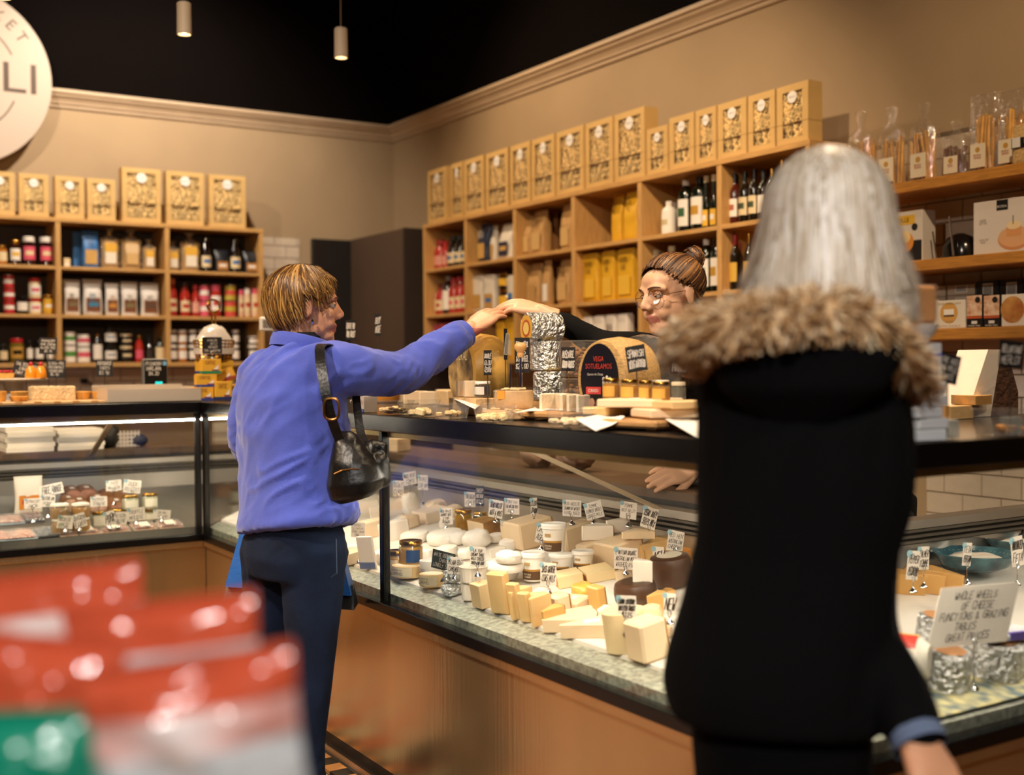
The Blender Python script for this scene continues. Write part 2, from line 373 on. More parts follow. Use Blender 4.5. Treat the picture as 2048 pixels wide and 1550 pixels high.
# ---------------------------------------------------------------- round sign
sg = PY(-88, 148, 9.10); rr = 181*mpp(sg)
sn = thing('round_sign', 'large round white deli sign on the far wall crossing the cornice', 'sign', (sg.x, 9.10, sg.z))
sgm = mat('sign_white', '#b3a291', .6)
def disc():
    m = MB(); m.T = Matrix.Rotation(math.pi/2, 4, 'X'); m.lathe([(0, -.02), (rr-.004, -.02), (rr, -.016), (rr, .016), (rr-.004, .02), (0, .02)], 72); return m
ob('disc', autosmooth(disc().mesh('sign_disc')), sgm, sn)
ink = P('#4a3826', .6)
k = mpp(sg)
t = ftext('DELI', 60*k, 196*k, -.0215); ob('lettering', t, ink, sn, loc=((62+88-98)*k, 0, 5*k), scale=None)
for nm, rad, a0, a1 in (('ring_line', .635, 26, 70), ('ring_line', .635, -70, -22), ('ring_line', .635, 110, 154), ('ring_line', .635, 202, 250)):
    m = MB(); ra = rr*rad
    m.grid(lambda u, v: ((ra+(v-.5)*.010)*math.cos(R_(a0+(a1-a0)*u)), -.0213, (ra+(v-.5)*.010)*math.sin(R_(a0+(a1-a0)*u))*1.0), 24, 1); ob(nm, m, ink, sn)
arc = 'MARKET'
for i, ch in enumerate(arc):
    a = R_(91-i*11); t = ftext(ch, 22*k, None, -.0213); ob('arc_letter', t, ink, sn, loc=(math.cos(a)*rr*.84, 0, math.sin(a)*rr*.84), rot=(0, math.pi/2-a, 0))
for i in range(2): ob('standoff', MB().tube([(-.2+.4*i, .02, 0), (-.2+.4*i, .15, 0)], .012), BLACK, sn)
# ================================================================ shelf units
ZS = [2.438, 2.090, 1.742, 1.393]; BT = .030      # upper faces of the boards
LF, RF = 8.90, 4.25                                # front planes: left unit y, right unit x
def unit(name, label, origin, rz, L, D, divs, back=None):
    t = thing(name, label, 'shelf unit', origin, rz); h0 = ZS[3]-BT; h1 = ZS[0]
    for x in (0, L): 
        a = 0 if x == 0 else L-BT
        ob('side_panel', MB().box(a, a+BT, 0, D, h0-.0, h1-BT, .0015), OAKV, t)
    for x in divs: ob('divider', MB().box(x-BT*.6, x+BT*.6, .002, D-.012, h0+BT, h1-BT, .0015), OAKV, t)
    edges = [0]+list(divs)+[L]
    ob('top_board', MB().box(0, L, -.002, D, h1-BT, h1, .0015), OAK, t)
    ob('bottom_board', MB().box(BT, L-BT, 0, D, h0, h0+BT, .0015), OAK, t)
    for a, b in zip(edges, edges[1:]):
        l = a+(BT if a == 0 else BT*.6); r = b-(BT if b == L else BT*.6)
        for z in ZS[1:3]: ob('shelf_board', MB().box(l, r, .003, D-.012, z-BT*.8, z, .0015), OAK, t)
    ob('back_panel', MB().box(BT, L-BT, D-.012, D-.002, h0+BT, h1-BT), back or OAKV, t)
    return t
LX0 = .55; LX1 = PY(528, 600, LF).x; ld = [PY(118, 600, LF).x, PY(336, 600, LF).x]
unit('wall_shelf', 'light oak cube shelf unit of jars and pasta hanging on the far wall', (LX0, LF, 0), 0, LX1-LX0, WY-LF, [x-LX0 for x in ld], mat('walnut_back', '#2c1f15', .6, var=.2, vs=6))  # back panel colour darkened to paint in the deep shade of the cubes
ry = [PX(x, 600, RF).y for x in (847, 931, 1029, 1146, 1279, 1438, 1620)]
unit('wall_shelf', 'long light oak cube shelf unit of bottles and bags receding along the wall', (RF, ry[0], 0), -math.pi/2, ry[0]-ry[-1], WX-RF, [ry[0]-y for y in ry[1:-1]], mat('oak_back', '#8a6536', .5, var=.2, vs=9, st=(14, 14, 1)))  # oak back darkened too, shade inside the cubes put into its colour
# open shelves on the right wall
YS1 = ry[-1]-.012; YS0 = 1.7
OS = [2.166, 1.81, 1.503]
for i, z in enumerate(OS):
    o = ob('wall_plank', MB().box(4.30, WX, YS0, YS1, z-.05, z, .004), HONEY)
    tag(o, '%s thick honey oak wall plank beside the cube shelves' % ['topmost', 'middle', 'lowest'][i], 'shelf', 'open wall planks')
# ---------------------------------------------------------------- goods: unit meshes, scaled per thing
def lat(key, prof, n=18, **k): return cached((key,), lambda: autosmooth(MB().lathe(prof, n, **k).mesh(key)))
BOT = {
 'wine': dict(body=[(0, .02), (.30, .01), (.46, 0), (.5, .015), (.5, .58), (.47, .65), (.34, .72), (.2, .78), (.165, .83), (.165, .9), (0, .9)], cap=[(.18, .80), (.185, .98), (.175, 1), (0, 1)], lab=(.16, .5)),
 'oil': dict(body=[(0, .02), (.46, 0), (.5, .015), (.5, .68), (.45, .76), (.25, .84), (.2, .87), (.2, .92), (0, .92)], cap=[(.22, .88), (.23, .99), (.2, 1), (0, 1)], lab=(.12, .62)),
 'sauce': dict(body=[(0, .02), (.44, 0), (.5, .03), (.48, .3), (.5, .55), (.44, .68), (.28, .80), (.25, .88), (0, .88)], cap=[(.30, .86), (.31, .98), (.29, 1), (0, 1)], lab=(.14, .46)),
 'thin': dict(body=[(0, .02), (.46, 0), (.5, .01), (.5, .42), (.42, .5), (.27, .6), (.24, .9), (0, .9)], cap=[(.30, .88), (.31, 1), (0, 1)], lab=(.06, .36)),
 'jug': dict(body=[(0, .02), (.42, 0), (.5, .04), (.5, .5), (.42, .6), (.24, .72), (.22, .86), (0, .86)], cap=[(.26, .84), (.27, .97), (.2, 1), (0, 1)], lab=(.1, .45)),
 'jar': dict(body=[(0, .02), (.42, 0), (.5, .05), (.5, .74), (.44, .82), (.42, .86), (0, .86)], cap=[(.455, .82), (.465, .84), (.465, .98), (.44, 1), (0, 1)], lab=(.2, .66)),
 'can': dict(body=[(0, .01), (.47, .01), (.5, 0), (.5, .02), (.48, .035), (.48, .965), (.5, .98), (.5, 1), (.46, .985), (0, .985)], cap=None, lab=(.045, .955)),
}
def bottle(kind, loc, w, h, label, cat, body, cap, lab, rz=0, group=None, lab2=None, la=62, name=None, foil=None, rot=None):
    B = BOT[kind]
    t = thing(name or {'jar': 'jar', 'can': 'food_tin'}.get(kind, 'bottle'), label, cat, loc, rz, group, rot=rot, scale=(w, w, h))
    ob('body', lat('body_'+kind, B['body']), body, t)
    if B['cap'] and cap: ob('lid' if kind == 'jar' else 'cap', lat('cap_'+kind, B['cap']), cap, t)
    r = .506
    if kind == 'can': la = 180
    if lab:
        z0, z1 = B['lab']; key = ('lab', kind, la)
        ob('label', cached(key, lambda: autosmooth(MB().lathe([(r, z0), (r, z1)], 12, R_(-90-la), R_(-90+la)).mesh('paper_label'))), lab, t)
    if lab2:
        z0, z1 = B['lab']; m = (z1-z0); key = ('lab2', kind, la)
        ob('label_print', cached(key, lambda: autosmooth(MB().lathe([(r+.006, z0+m*.35), (r+.006, z0+m*.68)], 8, R_(-90-la*.6), R_(-90+la*.6)).mesh('label_print'))), lab2, t)
    return t
def bagmesh(bulge, pinch, sq, n=20, m=12, seed=0, crinkle=.02, flare=0):
    """pillow / gusset bag, unit box, front -y, sits on z=0"""
    rn = random.Random(seed); rings = []
    for i in range(m+1):
        z = i/m; dy = .5*((1-max(0, (z-.55)/.45)**1.5)*bulge + (1-bulge)*.0) if pinch else .5*bulge
        dy = max(.02, .5*bulge*(1-max(0, (z-.5)/.5)**1.4)) if pinch else .5*bulge
        if i == 0: dy *= .9
        dx = .5*(.96+flare*z+.04*math.sin(z*7+seed))
        ring = []
        for j in range(n):
            a = 2*math.pi*j/n; ca, sa = math.cos(a), math.sin(a)
            x = dx*math.copysign(abs(ca)**sq, ca); y = dy*math.copysign(abs(sa)**sq, sa)
            q = crinkle*noise.noise(V((x*4+seed*3, y*4, z*5+seed)))
            ring.append((x, y*(1+q*6)+q*.5, z))
        rings.append(ring)
    mb = MB(); mb.rings(rings); return autosmooth(mb.mesh('bag'), R_(60))
def panel(key, z0, z1, w, dz=.0, y=-.5, bow=0.0):
    def f():
        mb = MB(); mb.grid(lambda u, v: ((u-.5)*w, y-bow*math.cos((u-.5)*math.pi), z0+(z1-z0)*v), 6, 2); return autosmooth(mb.mesh('panel'))
    return cached(key, f)
def bag(kind, loc, w, d, h, label, cat, body, pan, rz=0, group=None, pan2=None, seed=0, rot=None, texts=None, ink=None):
    t = thing({'pouch': 'pouch', 'kraft': 'paper_bag', 'brick': 'paper_bag'}[kind], label, cat, loc, rz, group, rot=rot, scale=(w, d, h))
    sd = seed % 3
    if kind == 'pouch': me = cached(('pouch', sd), lambda: bagmesh(1, True, .75, seed=sd, crinkle=.03))
    elif kind == 'kraft': me = cached(('kraft', sd), lambda: bagmesh(1, True, .45, seed=sd, crinkle=.05))
    else: me = cached(('brick', sd), lambda: bagmesh(1, False, .25, seed=sd, crinkle=.02))
    ob('body', me, body, t)
    yb = {'pouch': -.50, 'kraft': -.535, 'brick': -.53}[kind]
    if pan: ob('label', panel(('pan', kind), .10, .48, .7, y=yb-.02), pan, t)
    if pan2: ob('label_print', panel(('pan2', kind), .24, .36, .5, y=yb-.035), pan2, t)
    if kind == 'pouch': ob('seal_strip', cached('seal', lambda: MB().box(-.5, .5, -.03, .03, .95, 1.0)), body, t)
    if kind == 'brick': ob('top_fold', cached('fold', lambda: MB().box(-.42, .42, -.3, .3, 1.0, 1.035)), body, t)
    if texts: ob('lettering', script(texts, .6, .3, seed, .13, .05), ink, t, loc=(0, yb-.04, .72 if kind != 'pouch' else .5))
    return t
PASTA = mat('dry_pasta', '#d2a55a', .5, var=.25, vs=30, bump=.3, bs=60)
def pasta_lump():
    mb = MB(); rn = random.Random(4)
    for i in range(170):
        a = rn.uniform(0, 2*math.pi); z = rn.uniform(.03, .70); rr_ = .47*math.sqrt(rn.uniform(.45, 1)); p = V((rr_*math.cos(a), rr_*math.sin(a)*.9, z))
        dirv = V((rn.gauss(0, 1), rn.gauss(0, 1), rn.gauss(0, 1))).normalized()*.07
        s = dirv.orthogonal().normalized()*.028; q = dirv.cross(s).normalized()*.028
        mb.rings([[p-dirv+s, p-dirv+q, p-dirv-s, p-dirv-q], [p+dirv+s, p+dirv+q, p+dirv-s, p+dirv-q]])
    mb.lathe([(0, .0), (.42, .02), (.44, .6), (.3, .7), (0, .72)], 12); return mb
def cello_bag():
    mb = MB(); rn = random.Random(2); n = 22; rings = []
    for r, z in [(.42, 0), (.5, .03), (.51, .3), (.49, .6), (.38, .74), (.2, .82), (.07, .86), (.12, .90), (.25, .97), (.30, 1.0)]:
        rings.append([(r*(1+.09*rn.uniform(-1, 1))*math.cos(2*math.pi*j/n), r*(1+.09*rn.uniform(-1, 1))*math.sin(2*math.pi*j/n)*.92, z+.01*rn.uniform(-1, 1)*(z > .1)) for j in range(n)])
    mb.rings(rings, True, False); return mb
def pasta_bag(loc, w, d, h, label, rz=0, header='#e0b23c', lab='#e8dcc6', group=None):
    t = thing('pasta_bag', label, 'pasta', loc, rz, group, scale=(w, d, h))
    o = ob('pasta', cached('pasta_lump', pasta_lump), PASTA, t); tag(o, kind='stuff')
    ob('cellophane', cached('cello', lambda: autosmooth(cello_bag().mesh('cello'), R_(25))), CELLO, t)
    ob('paper_label', panel(('pb',), .12, .40, .56, y=-.50), P(lab, .6), t)
    ob('header_label', panel(('pb2',), .40, .62, .62, y=-.50), P(header, .6), t)
    ob('tie', cached('tie', lambda: MB().lathe([(.085, .845), (.085, .875)], 12)), GOLD, t)
    return t
KRAFT = mat('kraft_card', '#cba565', .65, var=.08, vs=6, bump=.05, bs=200)
STRAW = mat('straw_fill', '#f6d898', .6, var=.15, vs=20, isl=.6)
STICK = P('#e8e2da', .5)
def straw_mesh(w, h, d, n):
    rn = random.Random(int(w*1000)); mb = MB()
    for i in range(n):
        p = V((rn.uniform(-w/2, w/2), rn.uniform(-d*.43, -d*.22), rn.uniform(.01, h-.01))); a = rn.uniform(0, math.pi*2); L = rn.uniform(.05, .11); dv = V((math.cos(a), rn.uniform(-.2, .2), math.sin(a)))
        c = V((rn.uniform(-.02, .02), rn.uniform(-.006, .006), rn.uniform(-.02, .02))); pts = []
        for k in range(4):
            q = p + dv*L*(k/3-.5) + c*math.sin(k/3*math.pi)
            pts.append(V((max(-w/2, min(w/2, q.x)), max(-d*.44, min(-.002, q.y)), max(.004, min(h-.004, q.z)))))
        nn = V((-dv.z, 0, dv.x))*.0022
        for u, v in zip(pts, pts[1:]): mb.quad(u-nn, v-nn, v+nn, u+nn)
    return mb.mesh('straw', fix=False)
def gift_box(loc, big, rz, label, group, w=None, h=None):
    W_, H_, D_ = (.285, .405, .10) if big else (.20, .305, .095)
    f = .038; key = 'big' if big else 'small'
    t = thing('gift_box', label, 'gift box', loc, rz, group, scale=((w or W_)/W_, 1, (h or H_)/H_))
    def shell():
        m = MB(); x, z = W_/2, H_; y = D_/2
        m.box(-x, x, -y, -y+.004, 0, f, .001); m.box(-x, x, -y, -y+.004, z-f, z, .001); m.box(-x, -x+f, -y, -y+.004, f, z-f); m.box(x-f, x, -y, -y+.004, f, z-f)
        m.box(-x, -x+.003, -y+.004, y, 0, z); m.box(x-.003, x, -y+.004, y, 0, z); m.box(-x+.003, x-.003, -y+.004, y, 0, .003); m.box(-x+.003, x-.003, -y+.004, y, z-.003, z)
        m.box(-x+.003, x-.003, y-.003, y, .003, z-.003); return m
    ob('carton', cached(('gb', key), shell), KRAFT, t)
    o = ob('straw', cached(('gs', key), lambda: straw_mesh(W_-2*f+.02, H_-2*f, D_, 300 if big else 180)), STRAW, t, loc=(0, 0, f)); tag(o, kind='stuff')
    ob('window_film', cached(('gf', key), lambda: MB().quad((-W_/2+f-.004, -D_/2+.005, f-.004), (W_/2-f+.004, -D_/2+.005, f-.004), (W_/2-f+.004, -D_/2+.005, H_-f+.004), (-W_/2+f-.004, -D_/2+.005, H_-f+.004))), WINF, t)
    r = .037 if big else .030
    def stk():
        m = MB(); m.T = Matrix.Translation((0, -D_/2-.0005, H_-f-r*.9)) @ Matrix.Rotation(math.pi/2, 4, 'X'); m.lathe([(0, 0), (r, 0), (r, .0008), (0, .0008)], 24); return m
    s = ob('sticker', cached(('gk', key), stk), STICK, t)
    ob('sticker_print', cached(('gp', key), lambda: ftext('PICNIC CO', r*.28, r*1.3, 0)), P('#5a5048'), s, loc=(0, -D_/2-.0018, H_-f-r*.9))
    ob('string', cached(('gt', key), lambda: MB().box(-W_/2-.001, W_/2+.001, -D_/2-.0016, D_/2+.001, H_*.36, H_*.36+.0012)), P('#8d6a3a', .7), t)
    return t
GB = 'kraft gift boxes on top of the shelves'
LB = [(-28, 24, 0), (39, 94, 0), (111, 164, 0), (175, 227, 0), (240, 321, 1), (328, 407, 1), (413, 491, 1)]
for i, (a, b, big) in enumerate(LB):
    p = PY((a+b)/2, 430, LF+.09)
    gift_box((p.x, LF+.09, ZS[0]+.001), big, R_(random.uniform(-3, 1)), '%s kraft box of straw with round sticker, %s from the deli sign end' % ('large' if big else 'small', ORD[i]), GB)
RB = [(857, 906, 1), (909, 933, 1), (935, 976, 1), (978, 1026, 1), (1028, 1069, 1), (1071, 1118, 1), (1120, 1177, 1), (1179, 1235, 1), (1237, 1299, 1), (1301, 1344, 0), (1346, 1397, 0), (1399, 1441, 0), (1443, 1502, 0), (1504, 1559, 0), (1561, 1626, 0)]
for i, (a, b, big) in enumerate(RB):
    ya, yb = PX(a, 400, RF+.07).y, PX(b, 400, RF+.07).y; wd = ya-yb
    wdef = .285 if big else .20
    ww = max(min(wd*1.0, .31), .13)
    gift_box((RF+.09, (ya+yb)/2, ZS[0]+.001), big, -math.pi/2 - R_(1.5), 'kraft straw-filled box above the bottle shelves, %s from the brown cupboard' % ORD[i], GB, w=ww-.002, h=(.41 if big else (.27 if i == 9 else .30)))
# ---------------------------------------------------------------- what stands in the cubes
ROWN = ['upper', 'middle', 'lower']
DG = lambda h: P(h, .12, coat=.5)
def Lpos(x0, x1, yt, row, yo=.07):
    zb = ZS[row+1]; xc = (x0+x1)/2; Y = LF+yo
    a, b = PY(x0, 600, Y).x, PY(x1, 600, Y).x; h = PY(xc, yt, Y).z-zb
    return V(((a+b)/2, Y, zb)), b-a, max(.03, min(h, .30)), 0
def Rpos(x0, x1, yt, row, yo=.07):
    zb = ZS[row+1]; xc = (x0+x1)/2; X = RF+yo
    a, b = PX(x0, 600, X).y, PX(x1, 600, X).y; h = PX(xc, yt, X).z-zb
    return V((X, (a+b)/2, zb)), a-b, max(.03, min(h, .30)), -math.pi/2
CNT = {}
def stock(side, row, cell, items):
    pos = Lpos if side == 'L' else Rpos; place = ('far shelves' if side == 'L' else 'side shelves')
    for it in items:
        kind, x0, x1, yt, desc = it[:5]; o = it[5] if len(it) > 5 else {}
        o = dict(o); yo = o.pop('yo', .06); lift = o.pop('lift', 0); k = (side, row, cell); CNT[k] = CNT.get(k, 0)+1
        p, w, h, rz = pos(x0, x1, yt, row, yo)
        if lift: h = max(.04, p.z+h-CNT['top']-.001); p.z = CNT['top']
        p.z += .001; CNT['top'] = p.z+h
        lb = '%s, %s in %s %s, %s' % (desc, ORD[CNT[k]-1], ROWN[row], cell, place)
        back = V((0, 1, 0)) if side == 'L' else V((1, 0, 0))
        if kind in BOT:
            p = p + back*(w/2); bottle(kind, p, w*.97, h, lb, o.pop('cat', 'jar' if kind == 'jar' else 'tin' if kind == 'can' else 'bottle'), o.get('body', DG('#1a1208')), o.get('cap', P('#101010', .3)), o.get('lab'), rz + R_(o.get('turn', 0)), place, o.get('lab2'))
        elif kind == 'pasta':
            d = min(w*.8, .1); pasta_bag(p+back*d/2, w*.98, d, h, lb, rz, o.get('header', '#dca93a'), o.get('lab', '#e4d8c2'), place)
        else:
            d = min(w*o.get('dr', .6), .12); bag(kind, p+back*d/2, w*.9, d, h, lb, o.get('cat', 'bag'), o['body'], o.get('pan'), rz + R_(o.get('turn', 0)), place, o.get('pan2'), seed=int(x0), texts=o.get('texts'), ink=o.get('ink'), rot=None if 'lean' not in o else (0, R_(o['lean']), rz))
AMB = DG('#2a0d06'); REDS = P('#a3271b', .18, coat=.4); RED = P('#b3262a', .3); WHT = P('#e9e1d4', .5); CRM = P('#dcc79b', .6); PINK = P('#d6556a', .45); YEL = P('#dfae2e', .5); GRN = DG('#0d130a'); NAVY = P('#16233f', .35); BLU = P('#3b6ea8', .4)
HON = DG('#a8641a'); OLV = DG('#6b5a1c'); GLD = P('#b98b3e', .25, metal=1)
stock('L', 0, 'end cube', [('jar', -4, 18, 490, 'pale labelled jar', dict(body=HON, cap=GLD, lab=CRM)), ('jar', 22, 45, 480, 'honey coloured preserve jar with white label', dict(body=AMB, cap=GLD, lab=WHT, lab2=YEL)),
  ('jar', 48, 75, 473, 'dark cherry jar with pink label', dict(body=AMB, cap=WHT, lab=PINK, lab2=CRM)), ('jar', 82, 110, 474, 'dark cherry jar with pink label', dict(body=AMB, cap=WHT, lab=PINK, lab2=CRM))])
KRF = mat('kraft_paper', '#b98f57', .7, var=.12, vs=8, bump=.15, bs=90)
stock('L', 0, 'centre cube', [('brick', 128, 143, 517, 'low beige packet', dict(body=CRM, pan=WHT)), ('kraft', 147, 166, 464, 'plain blue pasta packet', dict(body=BLU, yo=.17)), ('kraft', 165, 203, 461, 'blue and cream pasta packet', dict(body=BLU, pan=PASTA, pan2=None, texts=['PASTA', 'FINA'], ink=P('#4b5a6b'))),
  ('pasta', 204, 243, 445, 'tied pasta bag with yellow label', dict()), ('pasta', 245, 287, 453, 'pasta bag with printed cream header', dict(header='#d8b98c', lab='#c9a469')), ('pasta', 288, 315, 478, 'narrow pasta bag', dict())])
BLKP = P('#14161c', .35)
stock('L', 0, 'inner cube', [('pasta', 337, 362, 482, 'squat pasta bag with yellow label', dict()), ('pasta', 364, 404, 457, 'tall tied pasta bag', dict()), ('sauce', 405, 427, 474, 'dark syrup bottle with cream label', dict(body=DG('#140a06'), cap=DG('#140a06'), lab=CRM, lab2=BLU)),
  ('pouch', 430, 463, 499, 'black snack pouch', dict(body=BLKP, pan=P('#a8763e'), pan2=WHT)), ('sauce', 463, 486, 477, 'dark syrup bottle with cream label', dict(body=DG('#140a06'), cap=DG('#140a06'), lab=CRM, lab2=BLU)), ('pouch', 488, 521, 502, 'black snack pouch', dict(body=BLKP, pan=P('#a8763e'), pan2=WHT))])
stock('L', 1, 'end cube', [('can', 9, 31, 602, 'red coffee tin at the bottom of its stack', dict(lab=RED, lab2=WHT, body=P('#888', .3) if 0 else CHROME)), ('can', 9, 31, 577, 'red coffee tin in the middle of its stack', dict(lab=RED, lab2=WHT, body=CHROME, lift=.099)),
  ('can', 9, 31, 549, 'red coffee tin on top of its stack', dict(lab=RED, lab2=WHT, body=CHROME, lift=.198)), ('jar', 34, 58, 592, 'dark spread jar', dict(body=DG('#120a06'), cap=BLACK, lab=WHT)),
  ('jar', 59, 85, 598, 'red-lidded jar under another', dict(body=CRM, cap=RED, lab=WHT, lab2=PINK)), ('jar', 59, 85, 556, 'red-lidded jar on another', dict(body=CRM, cap=RED, lab=WHT, lab2=PINK, lift=.118)), ('jar', 87, 109, 590, 'yellow mustard jar', dict(body=P('#c99a2c', .3), cap=GLD, lab=YEL, lab2=WHT))])
POW = P('#d9d2c8', .45)
stock('L', 1, 'centre cube', [('pouch', a, b, y, 'white stand-up pouch with brown picture', dict(body=POW, pan=P('#7b4a2c', .5, var=.4, vs=14), pan2=P(c), texts=['DRIED', 'FRUIT'], ink=P(c), cat='pouch', dr=.5)) for a, b, y, c in [(127, 164, 560, '#7a6a4a'), (165, 209, 559, '#3f7fa0'), (210, 241, 566, '#c98a3a'), (242, 279, 564, '#7d7048'), (281, 322, 566, '#5a4638')]])
stock('L', 1, 'inner cube', [('sauce', 338, 357, 557, 'tomato bottle with orange cap', dict(body=REDS, cap=P('#c9642a', .4), lab=CRM, lab2=RED)), ('sauce', 362, 384, 564, 'tomato bottle with dark cap', dict(body=REDS, cap=P('#3a1a12', .4), lab=CRM, lab2=RED)), ('sauce', 385, 402, 570, 'slim red sauce bottle', dict(body=REDS, cap=RED, lab=P('#d9a08a'))),
  ('can', 402, 421, 602, 'pink tin', dict(lab=PINK, lab2=WHT, body=CHROME)), ('can', 402, 421, 570, 'pink tin on another', dict(lab=PINK, lab2=WHT, body=CHROME, lift=.122)), ('jar', 423, 446, 570, 'red and white sauce jar', dict(body=REDS, cap=PINK, lab=WHT, lab2=RED)),
  ('can', 453, 476, 602, 'red and lime tin', dict(lab=P('#c9483a'), lab2=P('#b9a83a'), body=CHROME)), ('can', 453, 476, 570, 'lime and red tin on another', dict(lab=P('#b8a53a'), lab2=P('#c9483a'), body=CHROME, lift=.122)),
  ('jar', 479, 489, 580, 'tall breadstick glass', dict(body=P('#d2a988', .3), cap=PINK, lab=CRM, lab2=RED)), ('jar', 490, 503, 577, 'tall breadstick glass', dict(body=P('#d8b795', .3), cap=WHT, lab=CRM, lab2=RED)), ('jar', 505, 518, 577, 'tall breadstick glass', dict(body=P('#d8b795', .3), cap=PINK, lab=CRM, lab2=RED))])
stock('L', 2, 'end cube', [('jar', -3, 16, 690, 'small dark preserve jar', dict(lab=CRM)), ('jar', 19, 49, 677, 'pickle jar with red lid', dict(body=OLV, cap=RED, lab=P('#b98c3c'), lab2=GRN)), ('jar', 52, 66, 682, 'small black-lidded preserve jar', dict(lab=WHT)), ('jar', 69, 88, 682, 'small black-lidded preserve jar', dict(lab=WHT)), ('jar', 92, 110, 684, 'small black-lidded preserve jar', dict(lab=WHT))])
stock('L', 2, 'centre cube', [('can', 128, 153, 691, 'white and green tin below', dict(lab=WHT, lab2=P('#4f8a3c'), body=CHROME)), ('can', 128, 153, 663, 'white and green tin above', dict(lab=WHT, lab2=P('#4f8a3c'), body=CHROME, lift=.100)), ('can', 155, 182, 694, 'white tin with red print below', dict(lab=WHT, lab2=PINK, body=CHROME)), ('can', 155, 182, 668, 'white tin with red print above', dict(lab=WHT, lab2=PINK, body=CHROME, lift=.090)),
  ('oil', 185, 206, 667, 'small bottle with gold cap', dict(cap=GLD, lab=WHT)), ('jar', 209, 236, 690, 'white labelled jar below', dict(lab=WHT, lab2=P('#9aa2ac'))), ('jar', 209, 236, 654, 'white labelled jar above', dict(lab=WHT, lab2=P('#9aa2ac'), lift=.106)), ('jar', 240, 268, 692, 'pale-lidded jar below', dict(cap=CRM, lab=P('#1c140c'), lab2=CRM)), ('jar', 240, 268, 668, 'pale-lidded jar above', dict(cap=CRM, lab=P('#1c140c'), lab2=CRM, lift=.098)),
  ('sauce', 270, 288, 671, 'pink labelled sauce bottle', dict(body=REDS, cap=GLD, lab=PINK)), ('wine', 291, 307, 676, 'small dark vinegar bottle', dict(lab=P('#2c241c'))), ('oil', 310, 330, 676, 'dark vinegar bottle with cream label', dict(lab=CRM))])
jj = []
for a, b in [(338, 356), (357, 376), (378, 396), (398, 415), (465, 480), (498, 519)]:
    c = {338: AMB, 357: HON, 378: AMB}.get(a, DG('#190d0a')); jj += [('jar', a, b, 690, 'white-lidded jam jar below', dict(body=c, cap=WHT, lab=WHT)), ('jar', a, b, 660 if a < 490 else 672, 'white-lidded jam jar above', dict(body=c, cap=WHT, lab=WHT, lift=.108))]
stock('L', 2, 'inner cube', jj)
# long right-hand unit
CR2 = P('#d8c49a', .55)
stock('R', 0, 'cupboard-side cube', [('sauce', 863, 877, 480, 'slim red cordial bottle', dict(body=REDS, cap=RED, lab=P('#c98a78'))), ('sauce', 879, 889, 482, 'slim red cordial bottle', dict(body=REDS, cap=RED, lab=P('#c98a78'))), ('sauce', 890, 903, 472, 'dark syrup bottle with cream label', dict(lab=CR2, lab2=BLU)), ('sauce', 904, 916, 470, 'dark syrup bottle with cream label', dict(lab=CR2, lab2=BLU)), ('sauce', 917, 928, 469, 'dark syrup bottle with cream label', dict(lab=CR2, lab2=BLU))])
BW = P('#d6cdbd', .5)
stock('R', 0, 'second cube', [('kraft', 953, 974, 446, 'cream and navy pasta packet', dict(body=NAVY, pan=PASTA, texts=['PASTA'], ink=BW, yo=.05)), ('kraft', 975, 990, 452, 'cream and navy pasta packet', dict(body=BW, pan=PASTA, yo=.09)), ('kraft', 994, 1022, 446, 'cream and navy pasta packet', dict(body=BW, pan=NAVY, pan2=PASTA))])
stock('R', 0, 'third cube', [('kraft', 1037, 1059, 432, 'brown paper flour bag', dict(body=KRF, pan=P('#c9a468'), turn=8)), ('kraft', 1060, 1086, 413, 'brown paper flour bag', dict(body=KRF, pan=P('#c9a468'), texts=['FLOUR'], ink=P('#7a5a30'))), ('kraft', 1088, 1108, 420, 'darker brown paper bag', dict(body=P('#8a5f32', .7), yo=.2)), ('kraft', 1118, 1142, 404, 'brown paper flour bag', dict(body=KRF, pan=P('#c9a468')))])
YB = P('#d9a520', .5, var=.06); YI_ = P('#5c4310', .6)
stock('R', 0, 'fourth cube', [('kraft', 1220, 1242, 388, 'yellow polenta packet', dict(body=YB, texts=['POLENTA', 'MAIS'], ink=YI_, yo=.09)), ('kraft', 1243, 1273, 374, 'yellow polenta packet', dict(body=YB, texts=['POLENTA', 'MAIS'], ink=YI_))])
stock('R', 0, 'fifth cube', [('oil', 1317, 1337, 402, 'small white dressing bottle', dict(body=WHT, cap=WHT, lab=P('#f0e9dc'), lab2=P('#c9b98f'))), ('oil', 1339, 1350, 405, 'small white dressing bottle', dict(body=WHT, cap=WHT, lab=P('#f0e9dc'), yo=.17)), ('oil', 1349, 1371, 348, 'black oil jug with oval white label', dict(body=GRN, cap=WHT, lab=WHT, lab2=P('#2f5a38'))), ('oil', 1374, 1399, 352, 'dark oil bottle with white label', dict(body=GRN, cap=BLACK, lab=WHT, lab2=P('#b98a2c'))),
  ('thin', 1401, 1413, 352, 'thin bottle with yellow label', dict(body=GRN, cap=CR2, lab=YEL, lab2=WHT)), ('thin', 1416, 1429, 349, 'thin bottle with yellow label', dict(body=GRN, cap=CR2, lab=YEL, lab2=WHT))])
